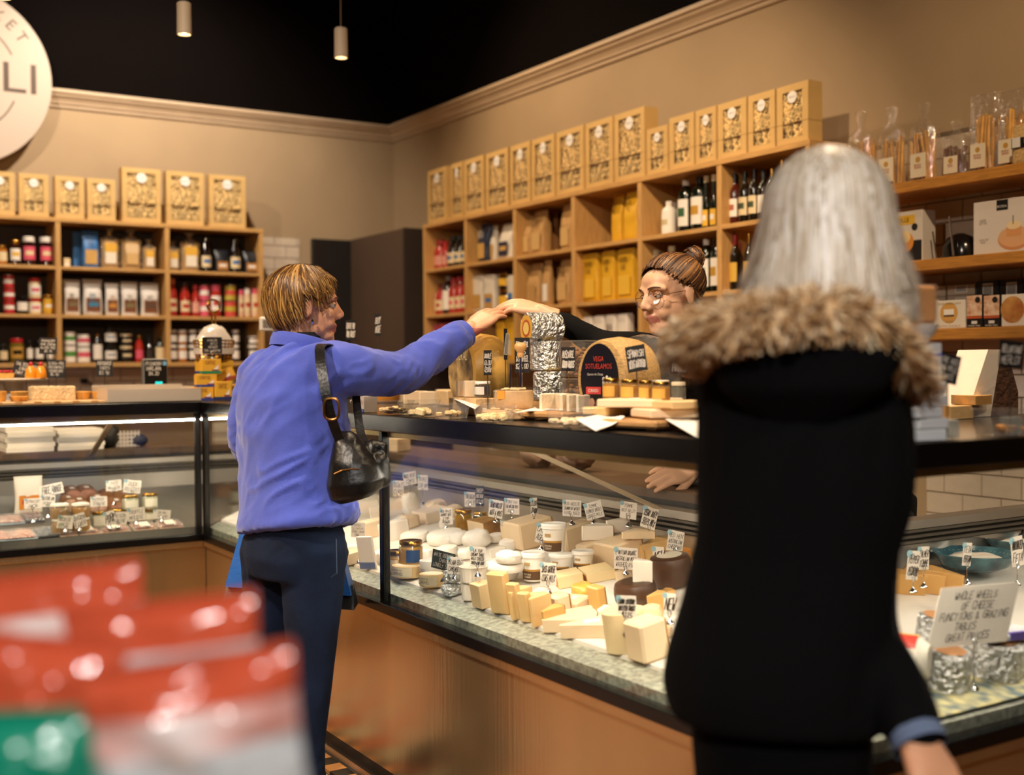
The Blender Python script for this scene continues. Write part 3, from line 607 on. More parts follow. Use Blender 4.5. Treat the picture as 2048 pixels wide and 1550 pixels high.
stock('R', 0, 'sixth cube', [('wine', 1450, 1470, 346, 'rose wine bottle with white label', dict(body=DG('#4a1a10'), cap=BLACK, lab=WHT, lab2=P('#a8604a'))), ('wine', 1471, 1490, 342, 'wine bottle with floral label', dict(cap=BLACK, lab=CR2, lab2=P('#3a4a30'))), ('wine', 1491, 1509, 338, 'wine bottle with floral label', dict(cap=BLACK, lab=CR2, lab2=P('#3a4a30'))), ('wine', 1510, 1527, 339, 'wine bottle with white label', dict(cap=P('#141d24'), lab=WHT)), ('wine', 1528, 1545, 336, 'gold-capped wine bottle', dict(cap=GLD, lab=CR2)), ('wine', 1547, 1565, 318, 'tall gold-capped bottle', dict(cap=GLD, lab=CR2)), ('wine', 1597, 1614, 312, 'copper-capped bottle behind the fair hair', dict(cap=P('#b06a3c', .3, metal=1), lab=CR2))])
stock('R', 1, 'cupboard-side cube', [('sauce', 852, 866, 563, 'red sauce bottle', dict(body=REDS, cap=P('#5a1510', .3), lab=CR2, lab2=RED)), ('sauce', 867, 879, 567, 'red sauce bottle', dict(body=REDS, cap=P('#5a1510', .3), lab=CR2, lab2=RED)), ('oil', 880, 892, 552, 'dark bottle with pale label', dict(body=DG('#2a1410'), cap=P('#888078', .4), lab=WHT)), ('sauce', 893, 904, 556, 'bright red passata bottle', dict(body=REDS, cap=RED, lab=CR2, lab2=PINK)), ('sauce', 905, 916, 554, 'bright red passata bottle', dict(body=REDS, cap=RED, lab=CR2, lab2=PINK)), ('sauce', 917, 928, 552, 'bright red passata bottle', dict(body=REDS, cap=RED, lab=CR2, lab2=PINK))])
stock('R', 1, 'second cube', [('brick', 944, 963, 553, 'white packet with blue side', dict(body=BW, pan=P('#b98f4c'), turn=6)), ('brick', 966, 987, 552, 'white packet with blue side', dict(body=BW, pan=P('#b98f4c'), pan2=BLU, turn=6)), ('jar', 990, 1008, 578, 'amber honey jar below', dict(body=AMB, cap=GLD, lab=YEL)), ('jar', 990, 1008, 546, 'amber honey jar above', dict(body=AMB, cap=GLD, lab=YEL, lift=.128)), ('brick', 1013, 1027, 552, 'white packet with blue side', dict(body=BW, pan=BLU))])
stock('R', 1, 'third cube', [('kraft', 1050, 1077, 522, 'brown paper bag', dict(body=KRF, pan=P('#b58d55'))), ('kraft', 1083, 1098, 520, 'leaning brown paper bag', dict(body=KRF, turn=0, yo=.05, pan=WHT)), ('kraft', 1110, 1138, 508, 'brown paper bag with wheat print', dict(body=KRF, pan=P('#c9a468'), texts=['GRANO'], ink=P('#7a5a30')))])
stock('R', 1, 'fourth cube', [('brick', 1161, 1196, 502, 'square yellow flour packet', dict(body=YB, texts=['CHICKPEA', 'FLOUR'], ink=YI_, pan=P('#e0b23a'))), ('brick', 1201, 1228, 497, 'square yellow flour packet', dict(body=YB, texts=['CHICKPEA', 'FLOUR'], ink=YI_, pan=P('#e0b23a'))), ('brick', 1231, 1268, 490, 'square yellow flour packet', dict(body=YB, texts=['CHICKPEA', 'FLOUR'], ink=YI_, pan=P('#e0b23a')))])
stock('R', 1, 'fifth cube', [('jug', 1286, 1309, 500, 'brown syrup bottle with cream emblem', dict(body=DG('#1c0e06'), cap=CR2, lab=CR2)), ('oil', 1320, 1342, 492, 'dark bottle with cream neck tie', dict(cap=CR2, lab=P('#2c2014'))), ('oil', 1346, 1366, 505, 'dark stout bottle', dict(cap=BLACK, lab=P('#1c1a14'), yo=.1)), ('oil', 1374, 1390, 508, 'white-capped dark bottle', dict(cap=WHT, lab=WHT, yo=.1)), ('oil', 1392, 1412, 466, 'black oil jug with oval white label', dict(body=GRN, cap=WHT, lab=WHT, lab2=P('#2f5a38'))), ('oil', 1415, 1433, 470, 'dark oil bottle with white label', dict(body=GRN, cap=BLACK, lab=WHT, lab2=P('#b98a2c')))])
stock('R', 1, 'sixth cube', [('wine', 1452, 1470, 469, 'red-capped wine bottle', dict(cap=RED, lab=P('#d0a53a'))), ('wine', 1472, 1480, 486, 'red-capped wine bottle', dict(cap=RED, lab=CR2, yo=.12)), ('wine', 1482, 1498, 467, 'gold-capped wine bottle', dict(cap=GLD, lab=P('#c9a04a')))])
stock('R', 2, 'cupboard-side cube', [('jar', 856+i*15, 869+i*15, 650-i*2, 'red berry jar', dict(body=REDS, cap=PINK, lab=P('#a83244'))) for i in range(5)])
stock('R', 2, 'second cube', [('brick', 990, 1007, 645, 'yellow cornmeal bag', dict(body=YB, pan=CR2)), ('brick', 1008, 1026, 638, 'yellow cornmeal bag', dict(body=YB, pan=CR2))])
stock('R', 2, 'fourth cube', [('brick', 1160+i*24, 1182+i*24, 636-i*2, 'white rice packet', dict(body=WHT, texts=['DOLFIN'] if i == 2 else None, ink=P('#6b5040'), pan=BLU if i == 3 else None)) for i in range(4)])
# ================================================================ glass display cases
ZB, ZT0, ZT1 = .583, 1.152, 1.204        # bottom frame, fascia underside, counter top
def deck(y): return .625 + .16*y           # height of the sloping deck at y metres behind the glass
CASES = {}
def display_case(key, label, origin, rz, L, posts, s0=0, s1=0, strut=None, D=.78, ends=(0, 0)):
    """fronts run along local x; s0/s1 = +-1 mitre the ends where two cases meet at a corner"""
    t = thing('display_case', label, 'display case', origin, rz, 'deli display cases'); CASES[key] = t
    e = .002
    def lo(y): return (s0*y + e) if s0 else 0
    def hi(y): return L + (s1*y - e if s1 else 0)
    def bar(name, sec, m, smooth=False):
        """cross-section [(y, z)...] run between the mitred ends"""
        mb = MB(); mb.rings([[(lo(y), y, z) for y, z in sec], [(hi(y), y, z) for y, z in sec]]); return ob(name, mb, m, t)
    def rect(name, y0, y1, z0, z1, m): return bar(name, [(y0, z0), (y1, z0), (y1, z1), (y0, z1)], m)
    rect('steel_front', .012, .03, .056, ZB-.012, STEEL)
    bar('steel_lip', [(.012, ZB-.042), (-.004, ZB-.036), (-.004, ZB-.012), (.03, ZB-.012), (.03, ZB-.042)], STEEL)
    rect('kick_board', .02, .06, 0, .055, mat('kick_black', '#0d0b0a', .4))
    bar('bottom_frame', [(-.008, ZB-.012), (.03, ZB-.012), (.03, ZB+.018), (-.006, ZB+.018), (-.008, ZB+.016)], BLACK)
    bar('fascia', [(-.010, ZT0), (.035, ZT0), (.035, ZT1), (-.009, ZT1), (-.012, ZT1-.003), (-.012, ZT0+.003)], BLACK)
    rect('counter_top', .036, .66, ZT1-.02, ZT1-.001, mat('top_slab', '#2a2420', .2))
    for x in posts: ob('post', MB().box(x-.013, x+.013, -.006, .02, ZB+.018, ZT0, .002), BLACK, t)
    ed = sorted(posts)
    for x0, x1 in zip(ed, ed[1:]): ob('glass_pane', MB().box(x0+.014, x1-.014, .004, .010, ZB+.016, ZT0+.004), GLASS, t)
    rect('top_trim', .012, .03, ZT0-.018, ZT0, mat('trim_bronze', '#b29468', .3, 1))
    if key != 'L': bar('air_grille', [(.03, deck(.03)-.03), (.11, deck(.11)-.03), (.11, deck(.11)-.004), (.03, deck(.03)-.004)], mat('perforated_grille', '#a8ac9e', .45, .5, var=.5, vs=60, st=(1, 1, 1)))
    q0 = .032 if key == 'L' else .11
    bar('deck', [(q0, deck(q0)-.06), (D, deck(D)-.06), (D, deck(D)), (q0+.01, deck(q0+.01))], mat('deck_white', '#e4ddd2', .4, var=.04) if key != 'L' else mat('deck_grey', '#6b655c', .35, .3, var=.1))
    rect('well_body', .065, D+.03, .20, .595, mat('case_body', '#2a2623', .5))
    zb = deck(D)
    rect('back_wall', D+.001, D+.02, .6, zb+.075, STEEL2)
    rect('vent_grille', D-.01, D+.02, zb+.0752, zb+.125, mat('vent_dark', '#1a1816', .5))
    for i in range(3): rect('vent_slat', D-.03, D-.012, zb+.082+i*.016, zb+.090+i*.016, mat('slat_grey', '#6b655c', .4, .7))
    rect('back_rail', D-.035, D+.03, zb+.1252, zb+.15, STEEL2)
    lz = .024 if key == 'L' else 0
    rect('lamp_housing', .05, .085, ZT0-.004-lz, ZT0+.035, mat('housing', '#cfcfca', .4))
    rect('lamp_strip', .055, .08, ZT0-.012-lz, ZT0-.0042-lz, mat('case_strip_light', (1, .86, .71), .4, emit=52))
    for x in strut or (): ob('strut', MB().rings([[(x-.012, .09, ZT0-.005), (x+.012, .09, ZT0-.005), (x+.012, .115, ZT0-.005), (x-.012, .115, ZT0-.005)], [(x-.012, .62, zb+.17), (x+.012, .62, zb+.17), (x+.012, .645, zb+.17), (x-.012, .645, zb+.17)]]), mat('strut_metal', '#b8a488', .3, .8), t)
    if key == 'T': return t
    rect('work_ledge', D+.05, D+.36, .915, .945, mat('ledge_brown', '#5a4330', .5, var=.15))
    rect('ledge_panel', D+.06, D+.08, .0, .914, mat('case_body', '#2a2623', .5))
    return t
display_case('L', 'stainless glass-fronted chiller of pates and jars under the cake counter', (-.9, YI, 0), 0, .9+XM, [.0, 1.66, .9+XM-.022], 0, 1, strut=[2.18])
display_case('M', 'long stainless glass-fronted cheese case the shoppers stand beside', (XM, YI, 0), -math.pi/2, YI-YN, [.022, YI-PX(765, 1000, XM).y, YI-YN-.014], -1, -1, strut=[YI-PX(995, 892, XM+.06).y])
display_case('T', 'glass-fronted case of foil wheels beyond the dark coat', (XM, YN, 0), 0, 2.2, [.014, 2.186], 1, 0)
# planes of the decks and tops
def on_deckM(px, py): return PP(px, py, V((XM, 0, deck(0))), V((-.16, 0, 1)))
def on_deckL(px, py): return PP(px, py, V((0, YI, deck(0))), V((0, -.16, 1)))
def on_deckT(px, py): return PP(px, py, V((0, YN, deck(0))), V((0, -.16, 1)))
def on_top(px, py): return PZ(px, py, ZT1)
# ================================================================ people
class Blob:
    def __init__(s): s.mb = MB()
    def ell(s, c, r, rot=None, n=20, m=12):
        s.mb.T = Matrix.Translation(c) @ (rot.to_4x4() if rot is not None else Matrix()); s.mb.sphere((0, 0, 0), r, n, m); s.mb.T = Matrix(); return s
    def limb(s, pts, rs, n=16, sub=4, flat=None):
        """tapered limb through pts with round ends"""
        P_, Q = [], []
        pts = [V(p) for p in pts]
        for i in range(len(pts)-1):
            p0, p1, p2, p3 = pts[max(i-1, 0)], pts[i], pts[i+1], pts[min(i+2, len(pts)-1)]
            for k in range(sub):
                t = k/sub; P_.append(.5*((2*p1)+(p2-p0)*t+(2*p0-5*p1+4*p2-p3)*t*t+(3*p1-p0-3*p2+p3)*t**3)); Q.append(rs[i]*(1-t)+rs[i+1]*t)
        P_.append(pts[-1]); Q.append(rs[-1])
        d0 = (P_[0]-P_[1]).normalized(); d1 = (P_[-1]-P_[-2]).normalized()
        head = [P_[0]+d0*Q[0]*k for k in (.98, .8, .45)]; hr = [Q[0]*k for k in (.15, .6, .89)]
        tail = [P_[-1]+d1*Q[-1]*k for k in (.45, .8, .98)]; tr = [Q[-1]*k for k in (.89, .6, .15)]
        s.mb.tube(head+P_+tail, hr+Q+tr, n); return s
    def loft(s, rings, n=28, sq=.85):
        """rings of (centre, a-vector, b-vector)"""
        out = []
        for c, a, b in rings:
            r = []
            for j in range(n):
                t = 2*math.pi*j/n; ca, sa = math.cos(t), math.sin(t)
                r.append(V(c)+V(a)*math.copysign(abs(ca)**sq, ca)+V(b)*math.copysign(abs(sa)**sq, sa))
            out.append(r)
        s.mb.rings(out); return s
    def mesh(s, name, voxel, it=4, fac=.5):
        me = s.mb.mesh('tmp'); o = bpy.data.objects.new('tmp', me); COL.objects.link(o)
        r = o.modifiers.new('r', 'REMESH'); r.mode = 'VOXEL'; r.voxel_size = voxel; r.use_smooth_shade = True
        if it: q = o.modifiers.new('s', 'SMOOTH'); q.factor = fac; q.iterations = it
        dg = bpy.context.evaluated_depsgraph_get(); dg.update()
        out = bpy.data.meshes.new_from_object(o.evaluated_get(dg)); out.name = name; out.materials.clear()
        bpy.data.objects.remove(o); bpy.data.meshes.remove(me)
        out.polygons.foreach_set('use_smooth', [True]*len(out.polygons)); return out
def displace(me, fn):
    """push each vertex along its normal by fn(co)"""
    n = len(me.vertices); co = np.empty(n*3); me.vertices.foreach_get('co', co); co = co.reshape(-1, 3); no = np.empty(n*3); me.vertices.foreach_get('normal', no); no = no.reshape(-1, 3)
    d = np.array([fn(V(c)) for c in co]); co = co + no*d[:, None]; me.vertices.foreach_set('co', co.ravel()); me.update()
def folds(me, along, amp, f1=3, f2=26, mask=None):
    al = V(along).normalized(); a2 = al.orthogonal().normalized(); a3 = al.cross(a2)
    def fn(c):
        q = V((c.dot(al)*f1, c.dot(a2)*f2, c.dot(a3)*f2)); w = noise.noise(q*.35+V((5, 1, 2)))
        r = 1-abs(noise.noise(q))*2.2
        return amp*max(0, r)*max(0, .35+w*1.6)*(mask(c) if mask else 1)
    displace(me, fn)
def join(name, *mes):
    """several meshes into one (materials by order)"""
    vs, fs, mi = [], [], []
    for k, me in enumerate(mes):
        o = len(vs); vs += [tuple(v.co) for v in me.vertices]; fs += [tuple(o+i for i in p.vertices) for p in me.polygons]; mi += [p.material_index for p in me.polygons]
    me = bpy.data.meshes.new(name); me.from_pydata(vs, [], fs); me.polygons.foreach_set('material_index', mi); me.polygons.foreach_set('use_smooth', [True]*len(fs)); me.update(); return me
def frame(o, fwd, up):
    y = V(fwd).normalized(); x = y.cross(V(up)).normalized(); z = x.cross(y)
    m = Matrix((x, y, z)).transposed().to_4x4(); m.translation = o; return m
def head(B, M, age=0):
    def E(c, r, rx=0, ry=0, rz=0):
        B.mb.T = M @ Matrix.Translation(c) @ Matrix.Rotation(rz, 4, 'Z') @ Matrix.Rotation(rx, 4, 'X') @ Matrix.Rotation(ry, 4, 'Y'); B.mb.sphere((0, 0, 0), r, 24, 16); B.mb.T = Matrix()
    def Lm(pts, rs, n=10): B.limb([M @ V(p) for p in pts], rs, n, 3)
    E((0, -.014, .030), (.073, .092, .078)); E((0, .034, .044), (.060, .055, .046)); E((0, .024, -.032), (.057, .062, .074))
    for s in (-1, 1):
        E((s*.034, .016, -.062), (.022, .042, .030)); E((s*.034, .061, -.020), (.024, .020, .022)); E((s*.030, .062, -.045), (.022, .022, .024))
        Lm([(s*.008, .086, .024), (s*.030, .083, .031), (s*.052, .064, .024)], [.008, .0085, .008])
        E((s*.013, .080, -.010), (.012, .016, .024)); E((s*.0115, .0985, -.028), (.0085, .011, .0075))
        E((s*.074, -.010, -.006), (.007, .019, .031), rx=R_(-12), rz=-s*R_(18)); E((s*.076, -.016, .008), (.009, .014, .020), rx=R_(-12), rz=-s*R_(24))
        Lm([(s*.046, .074, -.009), (s*.030, .0785, -.0085), (s*.017, .078, -.008)], [.0035, .004, .0035])
    Lm([(0, .086, .022), (0, .099, .0), (0, .110, -.018)], [.0085, .009, .0105]); E((0, .110, -.021), (.0105, .0105, .0095))
    Lm([(-.023, .077, -.056), (-.010, .089, -.052), (0, .091, -.0535), (.010, .089, -.052), (.023, .077, -.056)], [.003, .0062, .0062, .0062, .003])
    Lm([(-.021, .077, -.060), (0, .088, -.0685), (.021, .077, -.060)], [.003, .0078, .003])
    E((0, .068, -.096), (.026, .022, .018)); E((0, .055, -.085), (.040, .032, .024))
    Lm([(0, -.028, -.05), (0, -.034, -.11), (0, -.046, -.20)], [.058, .053, .060], 18)
SKIN = mat('skin_fair', '#d39a76', .48, var=.06, vs=30, sss=.12, bump=.05, bs=240)
SKIN2 = mat('skin_lit', '#dcab88', .45, var=.05, vs=30, sss=.12)  # paler skin tone for the seller and all eyelids
LIP = mat('lips', '#b3675a', .4); LIP2 = mat('lips_rose', '#b87464', .4)
def paint_lips(me, M, idx=1):
    I = M.inverted()
    for p in me.polygons:
        c = I @ p.center
        if abs(c.x) < .025 and c.y > .076 and -.0735 < c.z < -.0475-abs(c.x)*.18: p.material_index = idx
def eyes(parent, M, iris='#4a3522', s_=1):
    PI_ = Matrix.Translation(-parent.location)
    for s in (-1, 1):
        e = ob('eye', autosmooth(MB().sphere((0, 0, 0), .0122, 16, 12).mesh('eyeball')), P('#c9bdb0', .35), parent); e.matrix_parent_inverse = PI_; e.matrix_basis = M @ Matrix.Translation((s*.030, .0725, .008))
        m = MB(); m.T = Matrix.Rotation(-math.pi/2, 4, 'X'); m.lathe([(0, .0128), (.0032, .0126), (.0060, .0113)], 16)
        i = ob('iris', autosmooth(m.mesh('iris')), P(iris, .1), parent); i.matrix_parent_inverse = PI_; i.matrix_basis = M @ Matrix.Translation((s*.030, .0727, .008))
        d_ = MB(); d_.T = M @ Matrix.Translation((s*.030, .0725, .008)) @ Matrix.Rotation(-.45, 4, 'X'); d_.lathe([(.0134*math.cos(R_(a)), .0134*math.sin(R_(a))) for a in (24, 35, 50, 70, 88)], 20); q = ob('eyelid', autosmooth(d_.mesh('lid')), SKIN2, parent); q.matrix_parent_inverse = PI_
        b = MB()
        b.grid(lambda u, v: (s*(.014+.036*u), .0968-.0200*u**2, .028+.007*math.sin(u*2.4)-.004*u+(v-.5)*.006*(1-u*.6)), 8, 2)
        q = ob('eyebrow', b, P('#4a3020', .7), parent); q.matrix_parent_inverse = PI_; q.matrix_basis = M
        l = MB(); l.tube([(s*.0185, .0815, .009), (s*.024, .0855, .0125), (s*.030, .0868, .0135), (s*.036, .0850, .0125), (s*.0425, .0790, .008)], .0009, 6); q = ob('eyelid', l, P('#6b4634', .6), parent); q.matrix_parent_inverse = PI_; q.matrix_basis = M
def strands(paths, w, center, taper=.25, rn=random):
    """flat hair ribbons that lie against the head (centre given)"""
    vs, fs = [], []
    for pts in paths:
        n = len(pts); o = len(vs)
        for i, p in enumerate(pts):
            t = pts[min(i+1, n-1)]-pts[max(i-1, 0)]; out = p-center
            if t.length < 1e-9: t = V((0, 0, 1))
            s = t.cross(out)
            s = s.normalized() if s.length > 1e-9 else V((1, 0, 0))
            k = w*(1 if i < n*.6 else 1-(1-taper)*(i-n*.6)/(n*.4)); vs += [tuple(p-s*k/2), tuple(p+s*k/2)]
        fs += [(o+2*i, o+2*i+1, o+2*i+3, o+2*i+2) for i in range(n-1)]
    me = bpy.data.meshes.new('strands'); me.from_pydata(vs, [], fs); me.polygons.foreach_set('use_smooth', [True]*len(fs)); me.update(); return me
def hair_mat(name, c1, c2, c3, rough=.35, spec=.5):
    m, t, b = nt(name); N = t.nodes.new; L = t.links.new
    g = N('ShaderNodeNewGeometry'); r = N('ShaderNodeValToRGB'); r.color_ramp.elements[0].color = lin(c1); r.color_ramp.elements[1].color = lin(c3)
    e = r.color_ramp.elements.new(.5); e.color = lin(c2); L(g.outputs['Random Per Island'], r.inputs[0]); L(r.outputs[0], b.inputs['Base Color'])
    b.inputs['Roughness'].default_value = rough; b.inputs['Specular IOR Level'].default_value = spec; m.diffuse_color = lin(c2); return m
def hand(B, M, sx, curl, thumb=(.9, .5), spread=.06, size=1.0, tcurl=.3):
    """wrist at origin, fingers +y, back of hand +z, thumb on the sx side"""
    T = M @ Matrix.Scale(size, 4); q = lambda *p: T @ V(p)
    rg = [(-.05, .024, .021, 0), (-.01, .026, .019, 0), (.02, .033, .018, -.001), (.055, .041, .0155, -.001), (.082, .042, .013, -.002), (.094, .038, .0095, -.003)]
    B.loft([(q(0, y, z), (T.to_3x3() @ V((a, 0, 0))), (T.to_3x3() @ V((0, 0, b)))) for y, a, b, z in rg], 20, .8)
    L_ = [.060, .072, .078, .068]
    for i in range(4):
        k = (i-1.5); x0 = -sx*(k*-.0195); x0 = sx*(1.5-i)*-.0195*-1
        base = V((x0, .084-.006*abs(i-1.4), 0)); a = 0; d = V((x0*spread*20*.05, 1, 0)).normalized(); pts = [base-V((0, .02, .002))]; p = base; pts.append(p)
        segs = [.45, .30, .25]; ln = [.074, .081, .076, .060][i]
        for j, sg_ in enumerate(segs):
            a += curl[i]*[1, 1.15, .8][j]; dv = V((d.x*math.cos(a), math.cos(a), -math.sin(a))); p = p + dv*ln*sg_; pts.append(p)
        r = [.0098, .0098, .0090, .0082, .0070]; r = [v*(.88 if i == 3 else 1) for v in r]
        B.limb([T @ v for v in pts], [v*size for v in r], 12, 3)
    t0 = V((sx*.020, .012, -.006)); t1 = t0+V((sx*math.sin(thumb[0])*.045, math.cos(thumb[0])*.045, -.012)); a = thumb[0]-tcurl
    t2 = t1+V((sx*math.sin(a)*.034, math.cos(a)*.034, -.006)); a -= tcurl*.7; t3 = t2+V((sx*math.sin(a)*.026, math.cos(a)*.026, -.004))
    B.limb([T @ v for v in (t0, t1, t2, t3)], [.0155*size, .0125*size, .0105*size, .0085*size], 12, 3)
# ---------------------------------------------------------------- shopper in the blue fleece
D0 = 3.60
def rf(phi): return RT*math.cos(phi)-FW*math.sin(phi), RT*math.sin(phi)+FW*math.cos(phi)      # her right-hand and facing vectors
sR, sF = rf(R_(50))
foot = PD(590, 1000, D0); foot.z = 0
wA = thing('person', 'shopper in blue fleece and dark jeans reaching over the cheese counter', 'person', foot)
def kid(name, me, mats, par=None):
    """part given in world coordinates"""
    o = ob(name, me, mats, par or wA); o.matrix_parent_inverse = Matrix.Translation(-((par or wA).location)); return o
m1 = D0/FPX
Sh = PD(664, 742, 3.47); El = PD(800, 742, 3.64); Wr = PD(938, 662, 3.83); Kn = PD(998, 612, 3.90)
lSh = PD(514, 748, 3.72); lEl = PD(499, 880, 3.78); lWr = PD(575, 985, 3.90)
HM = frame(PD(612, 615, 3.60), RT*.93+FW*.36-UP*.02, UP+RT*.03)
bB = Blob()
head(bB, HM)
bB.loft([(PD(600, 690, D0), sR*.06, sF*.055), (PD(592, 730, D0), sR*.15, sF*.085), (PD(587, 800, D0), sR*.16, sF*.105), (PD(587, 920, D0), sR*.145, sF*.10), (PD(587, 1050, D0), sR*.155, sF*.11), (PD(587, 1120, D0), sR*.15, sF*.105)])
hipR, hipL = PD(626, 1115, 3.54), PD(546, 1115, 3.67)
kR, kL = PD(622, 1330, 3.52), PD(543, 1330, 3.70); aR, aL = PD(604, 1570, 3.50), PD(548, 1555, 3.72)
aR.z = .09; aL.z = .09
bB.limb([hipR, kR, aR], [.085, .056, .040]); bB.limb([hipL, kL, aL], [.085, .056, .040])
for a in (aR, aL): bB.limb([a, a-UP*.045+sF*.03, a-UP*.06+sF*.13], [.038, .035, .028])
bB.limb([PD(650, 750, 3.56), El, Wr], [.045, .038, .026]); bB.limb([PD(530, 752, 3.68), lEl, lWr], [.045, .038, .026])
coarse = bB.mesh('b', .0055, 3)
hB = Blob(); hd = (Kn-Wr).normalized()
hand(hB, frame(Wr, hd, UP*.80-FW*.55-RT*.1), -1, [.30, .28, .26, .24], (.5, .5), size=1.08); hB.limb([El.lerp(Wr, .55), Wr+hd*.01], [.031, .027])
hB2 = Blob(); hand(hB2, frame(lWr, (sF*.2-UP), sF), 1, [.9, .9, .9, .9], (.6, .4)); hB2.limb([lEl.lerp(lWr, .6), lWr], [.031, .026])
bodyA = join('body', coarse, hB.mesh('h', .0030, 2), hB2.mesh('h', .0034, 2)); paint_lips(bodyA, HM)
o = kid('body', bodyA, [SKIN, LIP])
eyes(wA, HM)
# earring and ring
er = MB(); er.T = HM; er.sphere((.078, .004, -.036), .0038, 8, 6); er.tube([(.079, .004, -.039), (.0795, .004, -.046), (.079, .004, -.052)], [.0025, .0045, .001], 6); kid('earring', er, CHROME)
# short layered hair
def cap_paths(M, N_, lim, rad, seed, drift=.0, top=R_(84), c=(0, -.012, .035), jit=.006, az0=-math.pi, az1=math.pi, steps=9, crown=(0, -.035)):
    rn = random.Random(seed); out = []
    for i in range(N_):
        az = rn.uniform(az0, az1); el0 = top if rn.random() < .35 else R_(rn.uniform(-10, 82)); e1 = lim(az)+R_(rn.choice([rn.uniform(-9, 4), rn.uniform(-3, 22)]))
        if el0 < e1+R_(10): el0 = min(top, e1+R_(35))
        pts = []; off = rn.uniform(-.7, 1)*jit; l = rn.uniform(.8, 1.0); swp = rn.gauss(0, .10)
        for k in range(steps):
            t = k/(steps-1)*l; el = el0+(e1-el0)*t; a2 = az+drift*t*t*(1 if az > 0 else -1)*-.6+swp*t
            ca = math.cos(el if el > 0 else el*.72); R = rad(a2, el)+off+.004*math.sin(3.1*t)
            pts.append(M @ (V(c)+V((math.sin(a2)*ca*R*.80, math.cos(a2)*ca*R, math.sin(el)*R*(.83 if el > 0 else 1.12)))))
        out.append(pts)
    return out
def lerpk(x, ks):
    for (a, b), (c, d) in zip(ks, ks[1:]):
        if x <= c: t = (x-a)/(c-a); t = t*t*(3-2*t); return b+(d-b)*t
    return ks[-1][1]
limA = lambda az: R_(lerpk(abs(math.degrees(az)), [(0, 31), (35, 24), (55, 8), (70, -14), (76, -20), (82, 0), (102, -2), (110, -44), (150, -62), (180, -66)]))
radA = lambda az, el: .112 + .004*max(0, -math.cos(az))*math.cos(el) - .006*max(0, -math.sin(el)) + .004*noise.noise(V((az*3, el*3, 1)))
HAIRA = hair_mat('auburn_hair', '#3a2412', '#7a5020', '#c79c58', .48)
def cap_mesh(M, lim, rad, c, shrink, nu=72, nv=20, crown=(0, 0)):
    mb = MB()
    def f(u, v):
        az = -math.pi+2*math.pi*u; e1 = lim(az); el = math.pi/2+(e1-math.pi/2)*v; R = rad(az, el)-shrink; ca = math.cos(el if el > 0 else el*.72)
        return M @ (V(c)+V((math.sin(az)*ca*R*.80, math.cos(az)*ca*R, math.sin(el)*R*(.83 if el > 0 else 1.12))))
    mb.grid(f, nu, nv); return autosmooth(mb.mesh('cap', fix=True), R_(80))
cA = (0, -.012, .035)
hairA = join('hair', cap_mesh(HM, limA, radA, cA, .005), strands(cap_paths(HM, 3000, limA, radA, 3, drift=.35), .0034, HM @ V(cA)))
kid('hair', hairA, HAIRA)
# clothing
FLEECE = mat('blue_fleece', '#4858ba', .92, var=.10, vs=14, bump=.25, bs=420, sheen=.35)
JEANS = mat('dark_denim', '#0e1a30', .85, var=.35, vs=12, bump=.2, bs=350, spec=.2)
jk = Blob()
rows = [(686, 600, .074, .068), (698, 596, .105, .085), (716, 591, .150, .105), (742, 587, .180, .125), (790, 584, .196, .140), (860, 586, .199, .143), (950, 589, .196, .140), (1010, 590, .201, .145), (1045, 590, .210, .153), (1052, 590, .206, .150)]
jk.loft([(PD(x, y, D0), sR*a+UP*(.035 if y > 1000 else .018 if y > 940 else 0), sF*b) for y, x, a, b in rows], 36)
jk.limb([PD(640, 738, 3.50), Sh.lerp(El, .30), El, El.lerp(Wr, .5), Wr-(Wr-El).normalized()*.055], [.080, .078, .062, .050, .041], 20, 6)
jk.limb([PD(530, 745, 3.70), lSh.lerp(lEl, .4), lEl, lWr-(lWr-lEl).normalized()*.01], [.074, .070, .060, .046], 20, 5)
jme = jk.mesh('jacket', .0075, 6)
for_arm = lambda c: 1.0
folds(jme, (RT*.75+UP*.65), .016, 3.2, 13, lambda c: 1)
folds(jme, (RT*.9+UP*.5-FW*.3), .008, 4, 28)
kid('jacket', jme, FLEECE)
cl = Blob(); cm_ = MB(); ring = []
for z_, a, b, w_ in ((680, .078, .074, 0), (664, .070, .066, .0), (650, .066, .062, .0)):
    pass
cb = MB()
NA = 40
def collar(u, v):
    t = R_(-160)+R_(320)*u; c = PD(602, 699, D0); a, b = .073+.010*v*0+.004*math.sin(v*3), .068
    # stand-up collar that folds outwards: up then over
    prof = [(0, -.010), (.000, .022), (.005, .036), (.014, .036), (.022, .020), (.027, -.004)]
    k = v*(len(prof)-1); i = min(int(k), len(prof)-2); f = k-i; dr = prof[i][0]*(1-f)+prof[i+1][0]*f; dz = prof[i][1]*(1-f)+prof[i+1][1]*f
    back = -sF
    return c + (back*math.cos(t)*(b+dr)) + (sR*math.sin(t)*(a+dr)) + UP*(dz + .020*math.cos(t))
cb.grid(collar, NA, 15); cme = autosmooth(cb.mesh('collar'), R_(70)); kid('collar', cme, FLEECE)
nb = MB(); NB_ = 1; nb.grid(lambda u, v: PD(604, 676, D0)+(-sF*math.cos(2*math.pi*u)*.062)+(sR*math.sin(2*math.pi*u)*.062)+UP*(-.015+.032*v), 36, 3); kid('inner_collar', autosmooth(nb.mesh('roll_neck'), R_(70)), P('#14161f', .8))
cf = MB(); wd = (Wr-El).normalized(); ax = wd.orthogonal().normalized(); ay = wd.cross(ax)
